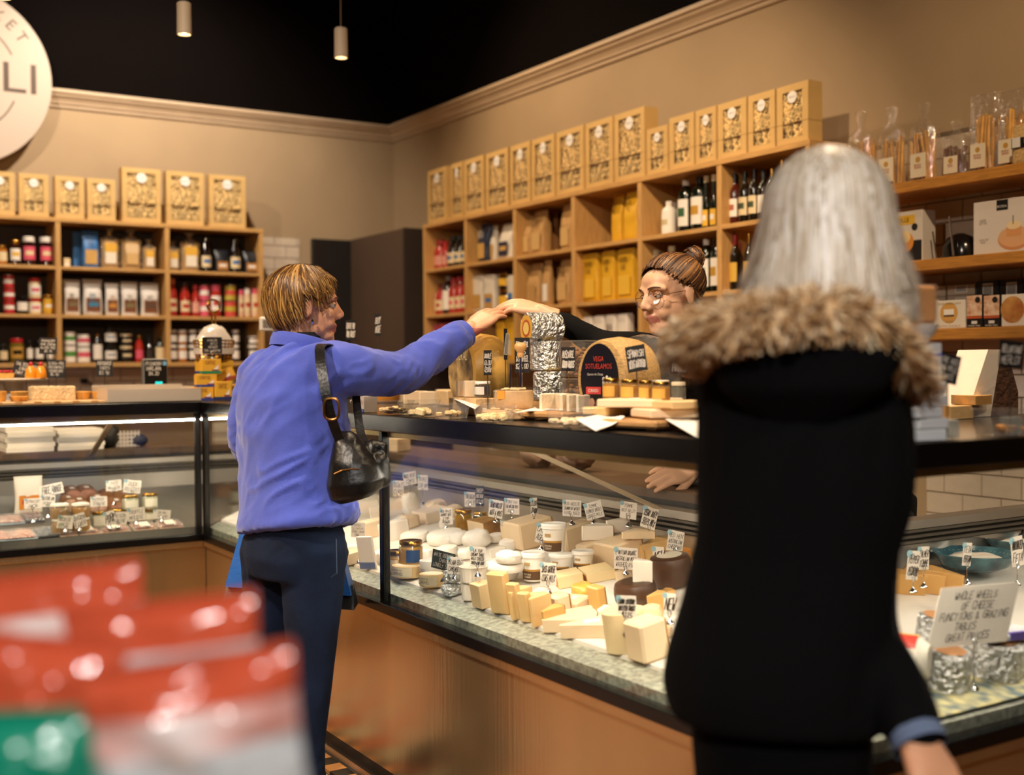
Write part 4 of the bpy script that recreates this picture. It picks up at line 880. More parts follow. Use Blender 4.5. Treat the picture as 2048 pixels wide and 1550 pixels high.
cf.grid(lambda u, v: Wr-wd*.022+wd*([-.022, -.006, .004, .004, -.01][int(v*4)])+(ax*math.cos(2*math.pi*u)+ay*math.sin(2*math.pi*u))*[.0470, .0475, .0465, .0430, .036][int(v*4)], 28, 4); kid('cuff', autosmooth(cf.mesh('cuff'), R_(60)), FLEECE)
jn = Blob()
jn.loft([(PD(588, 1018, D0), sR*.165, sF*.118), (PD(588, 1060, D0), sR*.172, sF*.125), (PD(587, 1110, D0), sR*.176, sF*.135), (PD(587, 1150, D0), sR*.168, sF*.12)], 30)
jn.limb([hipR+UP*.02, hipR.lerp(kR, .4), kR, kR.lerp(aR, .5), aR+UP*.0], [.104, .090, .070, .060, .055], 20, 5)
jn.limb([hipL+UP*.02, hipL.lerp(kL, .4), kL, kL.lerp(aL, .5), aL], [.104, .088, .070, .060, .055], 20, 5)
jnm = jn.mesh('jeans', .008, 5); folds(jnm, (RT*.8+UP*.3), .007, 5, 22); kid('jeans', jnm, JEANS)
# stitched back pockets and side seam
bk = -sF
for s, px in ((1, 655), (-1, 565)):
    pm = MB(); c0 = PD(px, 1108, D0-.12)
    pm.tube([c0+sR*(s*.0)+V((0, 0, .05))-sR*.05, c0-sR*.052-UP*.05, c0-UP*.075, c0+sR*.052-UP*.05, c0+sR*.05+UP*.05], .0016, 5)
    if s == 1: kid('pocket_stitching', pm, P('#3a4a60', .8))
for a in (aR, aL):
    sb = Blob(); sb.limb([a-UP*.03-sF*.02, a-UP*.045+sF*.06, a-UP*.058+sF*.15], [.048, .044, .036]); kid('shoe', sb.mesh('shoe', .006, 3), P('#0c0b0b', .4)); kid('sole', MB().box(0, .001, 0, .001, 0, .001) if False else MB().plate([tuple((a+sF*(y)+sR*(x)).xy) for x, y in ((-.04, -.06), (.04, -.06), (.045, .08), (.03, .19), (-.03, .19), (-.045, .08))], .0, .02), P('#1a1715', .6))
# ---------------------------------------------------------------- her handbag (hangs from the shoulder)
LEATH = mat('black_leather', '#0a0807', .36, var=.2, vs=6, bump=.12, bs=90, spec=.4)
hb = thing('handbag', 'slouchy black leather shoulder bag with buckled strap on the blue fleece', 'bag', PD(712, 1003, 3.36))
def hk(name, me, m): o = ob(name, me, m, hb); o.matrix_parent_inverse = Matrix.Translation(-hb.location); return o
bl = Blob(); dB = 3.35
bl.loft([(PD(690, 862, dB+.02), RT*.020+UP*.0, FW*.022), (PD(697, 885, dB+.01), RT*.042-UP*.004, FW*.042), (PD(707, 925, dB), RT*.068-UP*.002, FW*.062), (PD(712, 965, dB), RT*.084+UP*.012, FW*.072), (PD(712, 988, dB), RT*.074+UP*.016, FW*.066), (PD(712, 1000, dB), RT*.045+UP*.012, FW*.045)], 26, .9)
bl.limb([PD(735, 905, dB+.03), PD(757, 893, dB+.03), PD(770, 905, dB+.03)], [.03, .018, .008]); bl.limb([PD(757, 925, dB+.02), PD(767, 960, dB+.01)], [.03, .022])
bme = bl.mesh('bag', .005, 4); folds(bme, (UP*1+RT*.15), .012, 5, 30, lambda c: max(0, min(1, (c-PD(705, 930, dB)).dot(RT)*14+.25))); hk('pouch', bme, LEATH)
def band(pts, w, wdir, th=.004):
    mb = MB(); rings = []; q = []
    for i in range(len(pts)-1):
        p0, p1, p2, p3 = pts[max(i-1, 0)], pts[i], pts[i+1], pts[min(i+2, len(pts)-1)]
        for k in range(5): t = k/5; q.append(.5*((2*p1)+(p2-p0)*t+(2*p0-5*p1+4*p2-p3)*t*t+(3*p1-p0-3*p2+p3)*t**3))
    pts = q+[pts[-1]]
    for i, p in enumerate(pts):
        t = (pts[min(i+1, len(pts)-1)]-pts[max(i-1, 0)]).normalized(); s = (wdir - t*wdir.dot(t)).normalized(); n = t.cross(s)
        rings.append([p-s*w/2-n*th/2, p+s*w/2-n*th/2, p+s*w/2+n*th/2, p-s*w/2+n*th/2])
    mb.rings(rings); return mb
hk('strap', band([PD(x, y, d) for x, y, d in ((672, 702, 3.52), (655, 690, 3.45), (641, 692, 3.39), (640, 715, 3.345), (645, 750, 3.315), (652, 790, 3.30), (660, 826, 3.305), (672, 862, 3.325), (684, 890, 3.335))], .028, RT), LEATH)
hk('rear_strap', band([PD(x, y, d) for x, y, d in ((735, 898, 3.38), (722, 868, 3.42), (716, 830, 3.46), (712, 790, 3.52))], .024, RT), LEATH)
bu = MB(); c0 = PD(663, 818, 3.293); bu.tube([c0+RT*.0215*math.copysign(abs(math.cos(a))**.7, math.cos(a))+UP*.030*math.copysign(abs(math.sin(a))**.7, math.sin(a)) for a in [2*math.pi*i/24 for i in range(25)]], .0042, 8); hk('buckle', bu, mat('old_brass', '#8a6236', .3, 1))
zp = MB(); zp.tube([PD(x, y, dB-.066) for x, y in ((668, 948), (684, 941), (703, 938), (718, 938))], .0022, 6); hk('zip', zp, mat('old_brass', '#8a6236', .3, 1))
# blue and black shopping bag carried in front of her
sb_ = thing('shopping_bag', 'blue tote with black base hanging in front of the jeans', 'bag', PD(583, 1210, 3.86))
def sk(name, me, m): o = ob(name, me, m, sb_); o.matrix_parent_inverse = Matrix.Translation(-sb_.location); return o
def tote(y0, y1, x0a, x1a, x0b, x1b, d0, d1, dep_):
    mb = MB(); r = []
    for k in range(6):
        f = k/5; y = y0+(y1-y0)*f; a = x0a+(x0b-x0a)*f; b = x1a+(x1b-x1a)*f; dd = dep_*(.35+.65*f)
        A, B_ = PD(a, y+10*f*0, d0), PD(b, y+18*f, d1); r.append([A-FW*dd/2, B_-FW*dd/2, B_+FW*dd/2, A+FW*dd/2])
    mb.rings(r); return mb
sk('bag_body', tote(1035, 1168, 490, 668, 457, 706, 3.87, 3.83, .10), mat('blue_nylon', '#1c5aa8', .45, var=.12, vs=9, bump=.2, bs=30))
sk('bag_base', tote(1169, 1196, 456, 707, 452, 712, 3.87, 3.83, .10), mat('black_nylon', '#0d0d0f', .5, bump=.2, bs=30))
sk('handle', band([PD(560, 1036, 3.86), PD(568, 1005, 3.87), PD(577, 1000, 3.9), PD(586, 1005, 3.87), PD(600, 1036, 3.86)], .02, FW), P('#101216', .6))
# ---------------------------------------------------------------- seller behind the counter
sellF = V((-.72, .62, 0)).normalized()
SM = frame(PD(1341, 592, 3.55), -RT*.80-FW*.52-UP*.13, UP*1-RT*.08)
rSh = PD(1308, 706, 3.66); rEl = PD(1205, 690, 3.84); rWr = PD(1086, 624, 3.90)
lSh2 = PD(1440, 735, 3.72); lEl2 = PD(1475, 880, 3.95); lWr2 = PD(1390, 930, 3.93)
hipc = V((2.98, 2.62, .93)); footS = V((2.98, 2.60, 0))
wS = thing('person', 'seller in black with round glasses and a hair bun leaning over the counter', 'person', footS)
def sk2(name, me, m): o = ob(name, me, m, wS); o.matrix_parent_inverse = Matrix.Translation(-footS); return o
sB = Blob(); head(sB, SM); neck = SM @ V((0, -.04, -.16)); chest = PD(1375, 760, 3.78)
side = (lSh2-rSh).normalized(); fr_ = side.cross(UP).normalized()
sB.loft([(neck, side*.055, fr_*.055), (neck.lerp(chest, .5), side*.10, fr_*.07), (chest, side*.11, fr_*.085), (chest.lerp(hipc, .6), V((0, -.13, 0)), V((.09, 0, .03))), (hipc, V((0, -.16, 0)), V((.11, 0, 0)))])
sB.limb([PD(1325, 718, 3.70), rEl, rWr], [.045, .036, .026]); sB.limb([PD(1425, 745, 3.74), lEl2, lWr2], [.045, .036, .026])
for s in (-1, 1): sB.limb([hipc+V((0, s*.08, 0)), V((2.98, 2.6+s*.09, .48)), V((2.98, 2.6+s*.09, .07))], [.09, .058, .04]); sB.limb([V((2.98, 2.6+s*.09, .06)), V((2.86, 2.6+s*.09, .03))], [.04, .028])
cs = sB.mesh('s', .0055, 3)
h1 = Blob(); kd = (PD(1026, 607, 3.915)-rWr).normalized()
hand(h1, frame(rWr, kd, UP*.85-FW*.45), 1, [.30, .30, .32, .36], (.42, .5), size=1.06, tcurl=.05); h1.limb([rEl.lerp(rWr, .5), rWr+kd*.01], [.030, .026])
h2 = Blob(); k2 = (PD(1312, 955, 3.87)-lWr2).normalized(); hand(h2, frame(lWr2, k2, UP*.55-FW*.75), -1, [.16, .15, .15, .18], (.5, .5), size=1.15, tcurl=.15); h2.limb([lEl2.lerp(lWr2, .5), lWr2+k2*.01], [.031, .027])
bodyS = join('body', cs, h1.mesh('h', .0030, 2), h2.mesh('h', .0032, 2)); paint_lips(bodyS, SM); sk2('body', bodyS, [SKIN2, LIP2])
eyes(wS, SM, '#3a2a1a')
mo = MB(); mo.T = SM; mo.sphere((0, .0865, -.0595), (.014, .006, .0028), 12, 6); sk2('mouth_opening', autosmooth(mo.mesh('mouth')), P('#3a1512', .5))
# round wire glasses
gl = MB(); gl.T = SM
for s in (-1, 1): gl.tube([(s*.033+.0245*math.cos(a), .094-.006*abs(math.cos(a)*s+.0)*(1 if s*math.cos(a) > 0 else 0), .002+.0235*math.sin(a)) for a in [2*math.pi*i/28 for i in range(29)]], .0010, 6)
gl.tube([(-.0095, .095, .008), (0, .100, .012), (.0095, .095, .008)], .0011, 6)
for s in (-1, 1): gl.tube([(s*.0575, .089, .006), (s*.070, .05, .008), (s*.078, -.01, .010), (s*.078, -.02, -.004)], .0010, 6)
g_ = sk2('glasses', gl, GOLD)
for s in (-1, 1):
    lm = MB(); lm.T = SM @ Matrix.Translation((s*.033, .0945, .002)) @ Matrix.Rotation(-math.pi/2, 4, 'X'); lm.lathe([(0, 0), (.024, -.0005)], 24); sk2('lens', lm, film('spectacle_lens', '#ffffff', .9, .02, .05))
limS = lambda az: R_(lerpk(abs(math.degrees(az)), [(0, 44), (40, 36), (60, 16), (75, 0), (95, -14), (120, -30), (180, -40)]))
radS = lambda az, el: .104+.004*max(0, math.sin(el))
HAIRS = hair_mat('brown_hair', '#2e1a0e', '#5c3a1f', '#a8743c', .5)
bun = V((0, -.112, .104))
def swept(M, n, seed):
    rn = random.Random(seed); out = []
    for i in range(n):
        az = rn.uniform(-math.pi, math.pi); e1 = limS(az)+R_(rn.uniform(-2, 30)); s0 = V((math.sin(az)*math.cos(e1)*.80, math.cos(az)*math.cos(e1), math.sin(e1)*.93))
        b = (bun-V(cA)).normalized(); off = rn.uniform(-.002, .006); pts = []
        for k in range(9):
            t = k/8; q = (s0.normalized()*(1-t)+b*t); q.normalize(); R = .104+off+.004*math.sin(math.pi*t)
            pts.append(M @ (V(cA)+V((q.x*R*.84, q.y*R, q.z*R*.86))))
        out.append(pts)
    return out
bn = Blob(); bn.mb.T = SM; bn.mb.sphere(tuple(bun), (.034, .028, .034), 20, 14); bn.mb.T = Matrix(); bme_ = bn.mesh('bun', .004, 2)
bp_ = []
rn = random.Random(5)
for i in range(160):
    a0 = rn.uniform(0, 6.28); tilt = rn.uniform(-.5, .5); r0 = rn.uniform(.029, .037)
    bp_.append([SM @ (bun+V((r0*math.cos(a0+k*.42), .027*math.sin(tilt+.25*math.sin(k))+(.004 if k else 0), r0*math.sin(a0+k*.42)*(1-.2*tilt)))) for k in range(8)])
for i in range(26):
    a0 = rn.uniform(-2.6, 2.6); p0 = V((.068*math.sin(a0), -.05-.03*abs(math.cos(a0)), -.03)); bp_.append([SM @ (p0+V((.004*k*math.sin(a0), -.003*k, -.009*k))) for k in range(6)])
sk2('hair', join('hair', cap_mesh(SM, limS, radS, cA, .004), bme_, strands(swept(SM, 1300, 9), .0036, SM @ V(cA)), strands(bp_, .004, SM @ bun)), HAIRS)
BKNIT = mat('black_knit', '#080707', .9, var=.2, vs=10, bump=.15, bs=200, spec=.15)
sj = Blob(); up1 = neck.lerp(chest, .12)
sj.loft([(up1, side*.085, fr_*.08), (neck.lerp(chest, .45), side*.165, fr_*.10), (chest, side*.17, fr_*.12), (chest.lerp(hipc, .6), V((0, -.155, 0)), V((.115, 0, .03))), (hipc, V((0, -.18, 0)), V((.13, 0, 0))), (hipc-UP*.10, V((0, -.18, 0)), V((.13, 0, 0)))])
rc = rWr.lerp(rEl, .30)
sj.limb([PD(1325, 712, 3.68), rSh.lerp(rEl, .35), rEl, rEl.lerp(rc, .6), rc], [.068, .060, .050, .040, .034], 18, 5); lc = lWr2.lerp(lEl2, .25); sj.limb([lSh2, lEl2, lc], [.066, .05, .036], 18, 5)
sjm = sj.mesh('top', .0075, 5); folds(sjm, RT*.6+UP*.8, .008, 5, 24); sk2('sweatshirt', sjm, BKNIT)
tr = Blob(); tr.loft([(hipc, V((0, -.17, 0)), V((.12, 0, 0))), (hipc-UP*.12, V((0, -.17, 0)), V((.12, 0, 0)))])
for s in (-1, 1): tr.limb([hipc+V((0, s*.085, -.05)), V((2.98, 2.6+s*.09, .48)), V((2.98, 2.6+s*.09, .12))], [.10, .07, .06])
sk2('trousers', tr.mesh('trousers', .009, 3), P('#141414', .8))
for s in (-1, 1): b_ = Blob(); b_.limb([V((3.0, 2.6+s*.09, .055)), V((2.84, 2.6+s*.09, .04))], [.05, .038]); sk2('shoe', b_.mesh('shoe', .006, 2), P('#0e0d0d', .5))
# ---------------------------------------------------------------- near shopper in the dark coat, seen from behind
D2 = 1.86; m2 = D2/FPX
foot2 = PD(1590, 900, D2); foot2.z = 0
wD = thing('person', 'fair-haired shopper in black coat with fur-trimmed hood, back turned', 'person', foot2)
def dk(name, me, m): o = ob(name, me, m, wD); o.matrix_parent_inverse = Matrix.Translation(-foot2); return o
cR, cF = rf(R_(12))
DM = frame(PD(1654, 478, 1.86), cF, UP)
dB_ = Blob(); head(dB_, DM)
rowsD = [(600, 1640, 70, .06), (640, 1620, 118, .085), (690, 1600, 180, .11), (750, 1592, 205, .125), (850, 1605, 206, .135), (950, 1609, 206, .135), (1020, 1604, 204, .133), (1100, 1588, 198, .13), (1200, 1570, 204, .135), (1300, 1552, 216, .145), (1360, 1550, 224, .15), (1415, 1556, 218, .15), (1432, 1558, 206, .145)]
dB_.loft([(PD(x, y, D2), cR*(w*m2*.8), cF*b*.75) for y, x, w, b in rowsD[:9]])
h_ = [PD(1540, 1600, D2), PD(1630, 1600, D2)]
for s, q in ((-1, h_[0]), (1, h_[1])): dB_.limb([q, V((q.x, q.y, .48)), V((q.x, q.y, .09))], [.075, .055, .04]); dB_.limb([V((q.x, q.y, .07)), V((q.x, q.y, .03))+cF*.12], [.036, .028])
drS, drE, drW = PD(1750, 800, 1.84), PD(1722, 1235, 1.84), PD(1832, 1470, 1.70)
dlS, dlE, dlW = PD(1466, 800, 1.86), PD(1452, 1120, 1.9), PD(1430, 1360, 2.0)
dB_.limb([drS, drE, drW], [.045, .032, .022]); dB_.limb([dlS, dlE, dlW], [.05, .04, .029])
dc = dB_.mesh('d', .006, 3)
hh = Blob(); hand(hh, frame(drW, drW-drE, -FW*.9+RT*.3), -1, [.28, .3, .32, .35], (.45, .4), size=1.0); hh.limb([drE.lerp(drW, .8), drW], [.024, .024])
hl = Blob(); hand(hl, frame(dlW, PD(1385, 1520, 1.97)-dlW, -RT), 1, [.3, .3, .3, .3], (.45, .4))
dk('body', join('body', dc, hh.mesh('h', .0035, 2), hl.mesh('h', .004, 2)), [SKIN])
COAT = mat('black_coat', '#050506', .9, var=.2, vs=6, bump=.12, bs=160, spec=.12)
ct = Blob(); ct.loft([(PD(x, y, D2), cR*w*m2, cF*b) for y, x, w, b in rowsD[1:]], 36, .9)
ct.limb([PD(1735, 790, 1.85), drS.lerp(drE, .4), drE, drE.lerp(drW, .6), drW-(drW-drE).normalized()*.012], [.064, .056, .050, .046, .043], 18, 5)
ct.limb([PD(1468, 790, 1.87), dlS.lerp(dlE, .4), dlE, dlE.lerp(dlW, .6), dlW], [.058, .054, .048, .044, .040], 18, 5)
cme2 = ct.mesh('coat', .009, 5); folds(cme2, UP+RT*.2, .006, 3, 18); dk('coat', cme2, COAT)
cfm = MB(); wd2 = (drW-drE).normalized(); a1 = wd2.orthogonal().normalized(); a2 = wd2.cross(a1); cfm.grid(lambda u, v: drW+wd2*(-.012+.03*v)+(a1*math.cos(2*math.pi*u)+a2*math.sin(2*math.pi*u))*.040, 24, 2); dk('shirt_cuff', autosmooth(cfm.mesh('cuff')), P('#5a6a88', .8))
# hood lying on the back, with its fur edge
hd_ = Blob(); hd_.loft([(PD(1625, 640, 1.74), cR*.13, cF*.06), (PD(1610, 700, 1.72), cR*.145, cF*.055), (PD(1605, 780, 1.73), cR*.12, cF*.05), (PD(1605, 850, 1.76), cR*.06, cF*.03)], 24); dk('hood', hd_.mesh('hood', .008, 5), COAT)
FP = [(1372, 722, 1.84), (1374, 690, 1.80), (1412, 662, 1.73), (1480, 648, 1.68), (1560, 636, 1.66), (1650, 625, 1.66), (1730, 645, 1.68), (1785, 690, 1.72), (1822, 745, 1.78), (1832, 800, 1.83)]
FR = [.026, .036, .036, .032, .029, .027, .029, .031, .030, .020]
fb = Blob(); fpts = [PD(*p) for p in FP]; fb.limb(fpts, [r*.72 for r in FR], 16, 5); fme = fb.mesh('fur', .007, 2)
rn = random.Random(11); fs_ = []
ce = PD(1600, 760, 1.85)
seg = []
for i in range(len(fpts)-1):
    for k in range(14): seg.append((fpts[i].lerp(fpts[i+1], k/14), FR[i]+(FR[i+1]-FR[i])*k/14, (fpts[i+1]-fpts[i]).normalized()))
for i in range(5200):
    c, r, t = rn.choice(seg); a = t.orthogonal().normalized(); b = t.cross(a); th = rn.uniform(0, 2*math.pi); nrm = a*math.cos(th)+b*math.sin(th)
    p = c+nrm*r*.62; L_ = rn.uniform(.016, .034); bend = t*rn.uniform(-.6, .6)-UP*rn.uniform(.1, .7); q1 = p+(nrm+bend*.2).normalized()*L_*.5; q2 = q1+(nrm*.6+bend*.8).normalized()*L_*.5; fs_.append([p, q1, q2])
FUR = hair_mat('fox_fur', '#7a5430', '#c79a64', '#f0dcb8', .6, .3)
o = dk('fur_trim', join('fur', fme, strands(fs_, .0028, ce, .1)), FUR); o['label'] = 'tan fur edge of the hood'
# long straight fair hair
rn = random.Random(21); hp = []
cD = DM @ V((0, -.012, .035)); zEnd = PD(1650, 645, 1.75).z
for i in range(3600):
    az = rn.uniform(R_(52), R_(308)); off = rn.uniform(-.006, .010); el0 = R_(rn.uniform(20, 100)); pts = []
    for k in range(5):
        el = el0*(1-k/4); R = .113+off; ca = math.cos(el); pts.append(DM @ (V((0, -.012, .035))+V((math.sin(az)*ca*R*.86, math.cos(az)*ca*R, math.sin(el)*R*.90))))
    last = pts[-1]; out = (last-cD); out.z = 0; out.normalize(); zl = zEnd+rn.uniform(-.03, .05)+(.02 if abs(math.cos(az)) < .5 else 0)
    for k in range(1, 8):
        t = k/7; pts.append(V((last.x, last.y, last.z+(zl-last.z)*t))+out*(.030*t**1.5*(1.2 if abs(math.sin(az)) > .6 else .8)+.004*math.sin(t*5+i))+RT*(-.03*t*t if math.sin(az) < 0 and False else 0))
    hp.append(pts)
HAIRD = hair_mat('ash_blonde_hair', '#97805f', '#d8c8b2', '#f4ede4', .42)
limD = lambda az: R_(lerpk(abs(math.degrees(az)), [(0, 40), (45, 20), (60, -10), (180, -10)]))
bs_ = MB(); 
def skirt(u, v):
    az = R_(56)+R_(248)*u; l = DM @ (V((0, -.012, .035))+V((math.sin(az)*.108*.86, math.cos(az)*.108, -.01))); out = l-cD; out.z = 0; out.normalize(); return V((l.x, l.y, l.z+(zEnd+.03-l.z)*v))+out*.022*v**1.5
bs_.grid(skirt, 40, 6)
dk('hair', join('hair', cap_mesh(DM, limD, lambda a, e: .113, (0, -.012, .035), .004), autosmooth(bs_.mesh('sk')), strands(hp, .0040, cD, .3)), HAIRD)
dk('drawcord', MB().tube([PD(1782, 1120, 1.78), PD(1791, 1180, 1.77), PD(1790, 1300, 1.77), PD(1802, 1345, 1.77)], .0022, 6), P('#0b0b0b', .7))
tr2 = Blob(); tr2.loft([(PD(1562, 1380, D2), cR*175*m2, cF*.11), (PD(1562, 1480, D2), cR*178*m2, cF*.12), (PD(1564, 1600, D2), cR*170*m2, cF*.10)])
for q in h_: tr2.limb([V((q.x, q.y, .76)), V((q.x, q.y, .46)), V((q.x, q.y, .14))], [.082, .066, .058])
dk('trousers', tr2.mesh('trousers', .01, 2), mat('black_trousers', '#050506', .9, spec=.1))
for q in h_: b_ = Blob(); b_.limb([V((q.x, q.y, .30)), V((q.x, q.y, .06))], [.056, .052]); b_.limb([V((q.x, q.y, .055))-cF*.02, V((q.x, q.y, .045))+cF*.15], [.052, .042]); dk('boot', b_.mesh('boot', .008, 2), P('#0b0a0a', .45))
# ================================================================ cheeses and other goods
CH = dict(white='#efe2d0', cream='#ebd0aa', yellow='#e6c084', gold='#d9a760', orange='#db9648')
def CM(k): return mat('cheese_'+k, CH[k], .42, var=.05, vs=14, bump=.06, bs=50, sss=.08)
RIND = mat('cheese_rind', '#b98a50', .6, var=.3, vs=22, bump=.3, bs=40)
RINDW = mat('bloomy_rind', '#efe6d8', .8, var=.06, vs=20, bump=.25, bs=60)
RINDB = mat('brown_wax', '#4a3224', .35, var=.25, vs=7, bump=.08)
WRAP = film('cling_film', '#ffffff', 1.0, .10, .10, .06, '#ffffff', bump=.8, bs=40)
WPAP = mat('white_wrap', '#efe6da', .45, var=.05, vs=9, bump=.5, bs=26)
FOIL = mat('silver_foil', '#dcdcda', .30, 1, var=.10, vs=14, bump=1.0, bs=75)
FOIL.node_tree.nodes['Bump'].inputs['Distance'].default_value = .03
CARD = P('#e4d9cb', .6); INKC = P('#2a2018', .6); LOGO = P('#8fb4bd', .6); SLATE = mat('slate_card', '#14110f', .6, var=.25, vs=9); CHALK = P('#d9d0c4', .7); SLATE2 = mat('slate_grey_card', '#3a3f3a', .6, var=.35, vs=7)
YAWM = -math.pi/2
def wedge_mb(L, W_, H, rind=True):
    """point towards -y, rind at +y"""
    m = MB(); n = 5; out = [(0, -L/2)] + [(W_/2*math.cos(a), L/2-W_*.10+W_*.10*math.sin(a)) for a in [0]] 
    pts = [(-.004, -L/2), (.004, -L/2)]+[(W_/2*(1-2*i/n), L/2-W_*.12*(1-2*i/n)**2) for i in range(n+1)]
    return m.rings([[(x, y, 0) for x, y in pts], [(x, y, H*.97) for x, y in pts], [(x*.96, y*.97, H) for x, y in pts]])
def cheese(kind, loc, w, d, h, label, rz=YAWM, col='cream', rot=None, sticker=None, film_=False, rind=None, txt=None, group=None, seed=0):
    rn = random.Random(seed); M_ = CM(col); rd = rind or RIND
    name = {'wedge': 'cheese_wedge', 'block': 'cheese_block', 'wheel': 'round_cheese', 'brie': 'round_cheese', 'half': 'cheese_half', 'lump': 'wrapped_cheese', 'slice': 'cheese_slice', 'foil': 'foil_cheese'}[kind]
    t = thing(name, label, 'cheese', loc, rz, group, rot=rot)
    if kind == 'wedge':
        ob('paste', wedge_mb(d, w, h), M_, t); m = MB(); n = 5
        m.grid(lambda u, v: (w/2*(1-2*u)*1.002, d/2-w*.12*(1-2*u)**2+.0015, .001+(h*.97)*v), 6, 1); ob('rind', m, rd, t)
    elif kind in ('block', 'slice'):
        ob('paste', MB().box(-w/2, w/2, -d/2, d/2, 0, h, min(.006, h*.15, w*.15, d*.15)), M_, t)
        if rind is not None or kind == 'block': ob('rind', MB().box(-w/2+.003, w/2-.003, d/2-.001, d/2+.002, .004, h-.004), rd, t)
    elif kind in ('wheel', 'brie'):
        r = w/2; c = min(h*.25, .014); ob('rind', autosmooth(MB().lathe([(0, 0), (r-c, 0), (r-c*.3, c*.3), (r, c), (r+.002, h/2), (r, h-c), (r-c*.3, h-c*.3), (r-c, h), (0, h)], 36).mesh('wheel')), rd if kind == 'wheel' else RINDW, t)
        if sticker: m = MB(); m.lathe([(0, h+.0012), (r*.62, h+.0012)], 28); ob('top_label', m, sticker, t); sticker = None
    elif kind == 'half':
        r = w/2; m = MB(); N_ = 20; pts = [(r*math.cos(math.pi*i/N_), -d/2+d*math.sin(math.pi*i/N_)) for i in range(N_+1)]; m.rings([[(x*.97, y, 0) for x, y in pts], [(x, y, h*.1) for x, y in pts], [(x, y, h*.9) for x, y in pts], [(x*.97, y, h) for x, y in pts]]); ob('rind', autosmooth(m.mesh('half')), rd, t)
        ob('cut_face', MB().box(-r*.98, r*.98, -d/2-.002, -d/2, h*.03, h*.97), M_, t)
    elif kind == 'lump':
        m = MB(); nz = V((seed*1.7, 2, 3))
        def f(u, v):
            a = 2*math.pi*u; e = -math.pi/2+math.pi*v; ca = abs(math.cos(e))**.55; q = V((ca*math.copysign(abs(math.cos(a))**.7, math.cos(a)), ca*math.copysign(abs(math.sin(a))**.7, math.sin(a)), math.copysign(abs(math.sin(e))**.7, math.sin(e))))
            k = 1+.14*noise.noise(q*1.8+nz)+.05*noise.noise(q*6+nz); return (q.x*w/2*k, q.y*d/2*k, h/2+q.z*h/2*(k if q.z > 0 else 1))
        m.grid(f, 22, 12); ob('paper', autosmooth(m.mesh('lump'), R_(50)), rd if rind else WPAP, t)
    elif kind == 'foil':
        r = w/2; m = MB(); nz = V((seed, 1, 2))
        def f(u, v):
            pr = [(0, 0), (.9, 0), (1, .06), (1, .5), (1, .94), (.9, 1), (0, 1)]; k = v*6; i = min(int(k), 5); fr = k-i; a = 2*math.pi*u; R = pr[i][0]*(1-fr)+pr[i+1][0]*fr; z = pr[i][1]*(1-fr)+pr[i+1][1]*fr
            R *= 1+.025*noise.noise(V((math.cos(a)*5, math.sin(a)*5, z*6))+nz); return (r*R*math.cos(a), r*R*math.sin(a), h*z)
        m.grid(f, 40, 18); ob('foil', autosmooth(m.mesh('foil'), R_(25)), FOIL, t)
        if sticker: m = MB(); m.lathe([(0, h+.002), (r*.72, h+.002)], 28); ob('top_label', m, sticker, t); sticker = None
    if film_:
        m = MB().box(-w/2-.002, w/2+.002, -d/2-.002, d/2+.003, -.0005, h+.002, .004)
        if kind in ('block', 'slice'): ob('cling_wrap', m, WRAP, t)
    if sticker: ob('sticker', MB().box(-w*.14, w*.14, -d*.1, d*.1+.012, h, h+.001), sticker, t)
    if txt: ob('lettering', ftext(txt, h*.35, w*.75, -d/2-.003), INKC, t, loc=(0, 0, h*.5))
    return t
def clipstand(t, top, tall=None):
    ob('clip_base', cached('clipbase', lambda: autosmooth(MB().lathe([(0, 0), (.011, 0), (.010, .004), (.004, .010), (.0025, .014), (0, .014)], 14).mesh('cb'))), CHROME, t)
    ob('clip_stem', MB().tube([(0, 0, .012), (0, 0, top-.008)], .0013, 6), CHROME, t)
    m = MB()
    for s in (-1, 1): m.tube([(0, -.002, top-.010), (s*.004, -.003, top-.004), (s*.0045, -.003, top+.004), (s*.002, -.003, top+.008)], .0011, 5)
    ob('clip_jaw', m, CHROME, t)
def sign(loc, w, h, zc, lines, label, rz=YAWM, tilt=0, slate=False, name='price_card', seed=0, rod=False, grey=False, logo=True, weight=None, lean=0):
    """card held above loc: centre zc metres above it"""
    t = thing(name, label, 'sign', loc, rz, 'chalk signs' if slate else 'price cards')
    bot = zc-h/2
    if rod:
        ob('rod', MB().tube([(0, .002, .0), (0, .002, zc)], .0016, 6), P('#3a342c', .4), t)
        ob('rod_foot', autosmooth(MB().lathe([(0, 0), (.014, 0), (.013, .003), (.003, .006), (0, .006)], 14).mesh('foot')), CHROME, t)
    else: clipstand(t, bot+.004)
    R4 = Matrix.Translation((0, 0, zc)) @ Matrix.Rotation(tilt, 4, 'Y') @ Matrix.Rotation(lean, 4, 'X')
    m = MB(); m.T = R4; m.box(-w/2, w/2, -.0008, .0008, -h/2, h/2); ob('card', m, (SLATE2 if grey else SLATE) if slate else CARD, t)
    s = script(lines, w*.92, h*.9, seed, weight or (.11 if slate else .09), .2 if not slate else .12, -.0013); s.v = [tuple(R4 @ V(p)) for p in s.v]; ob('lettering', s.mesh('lettering', fix=False), CHALK if slate else INKC, t)
    if logo and not slate:
        m = MB(); m.T = R4 @ Matrix.Translation((-w*.40, -.0012, h*.38)) @ Matrix.Rotation(math.pi/2, 4, 'X'); m.lathe([(0, 0), (h*.13, 0)], 16); ob('logo_dot', m, LOGO, t)
    return t
def at_plane(fn_n, lift): return fn_n
OFF = None          # distance behind the counter edge, when set
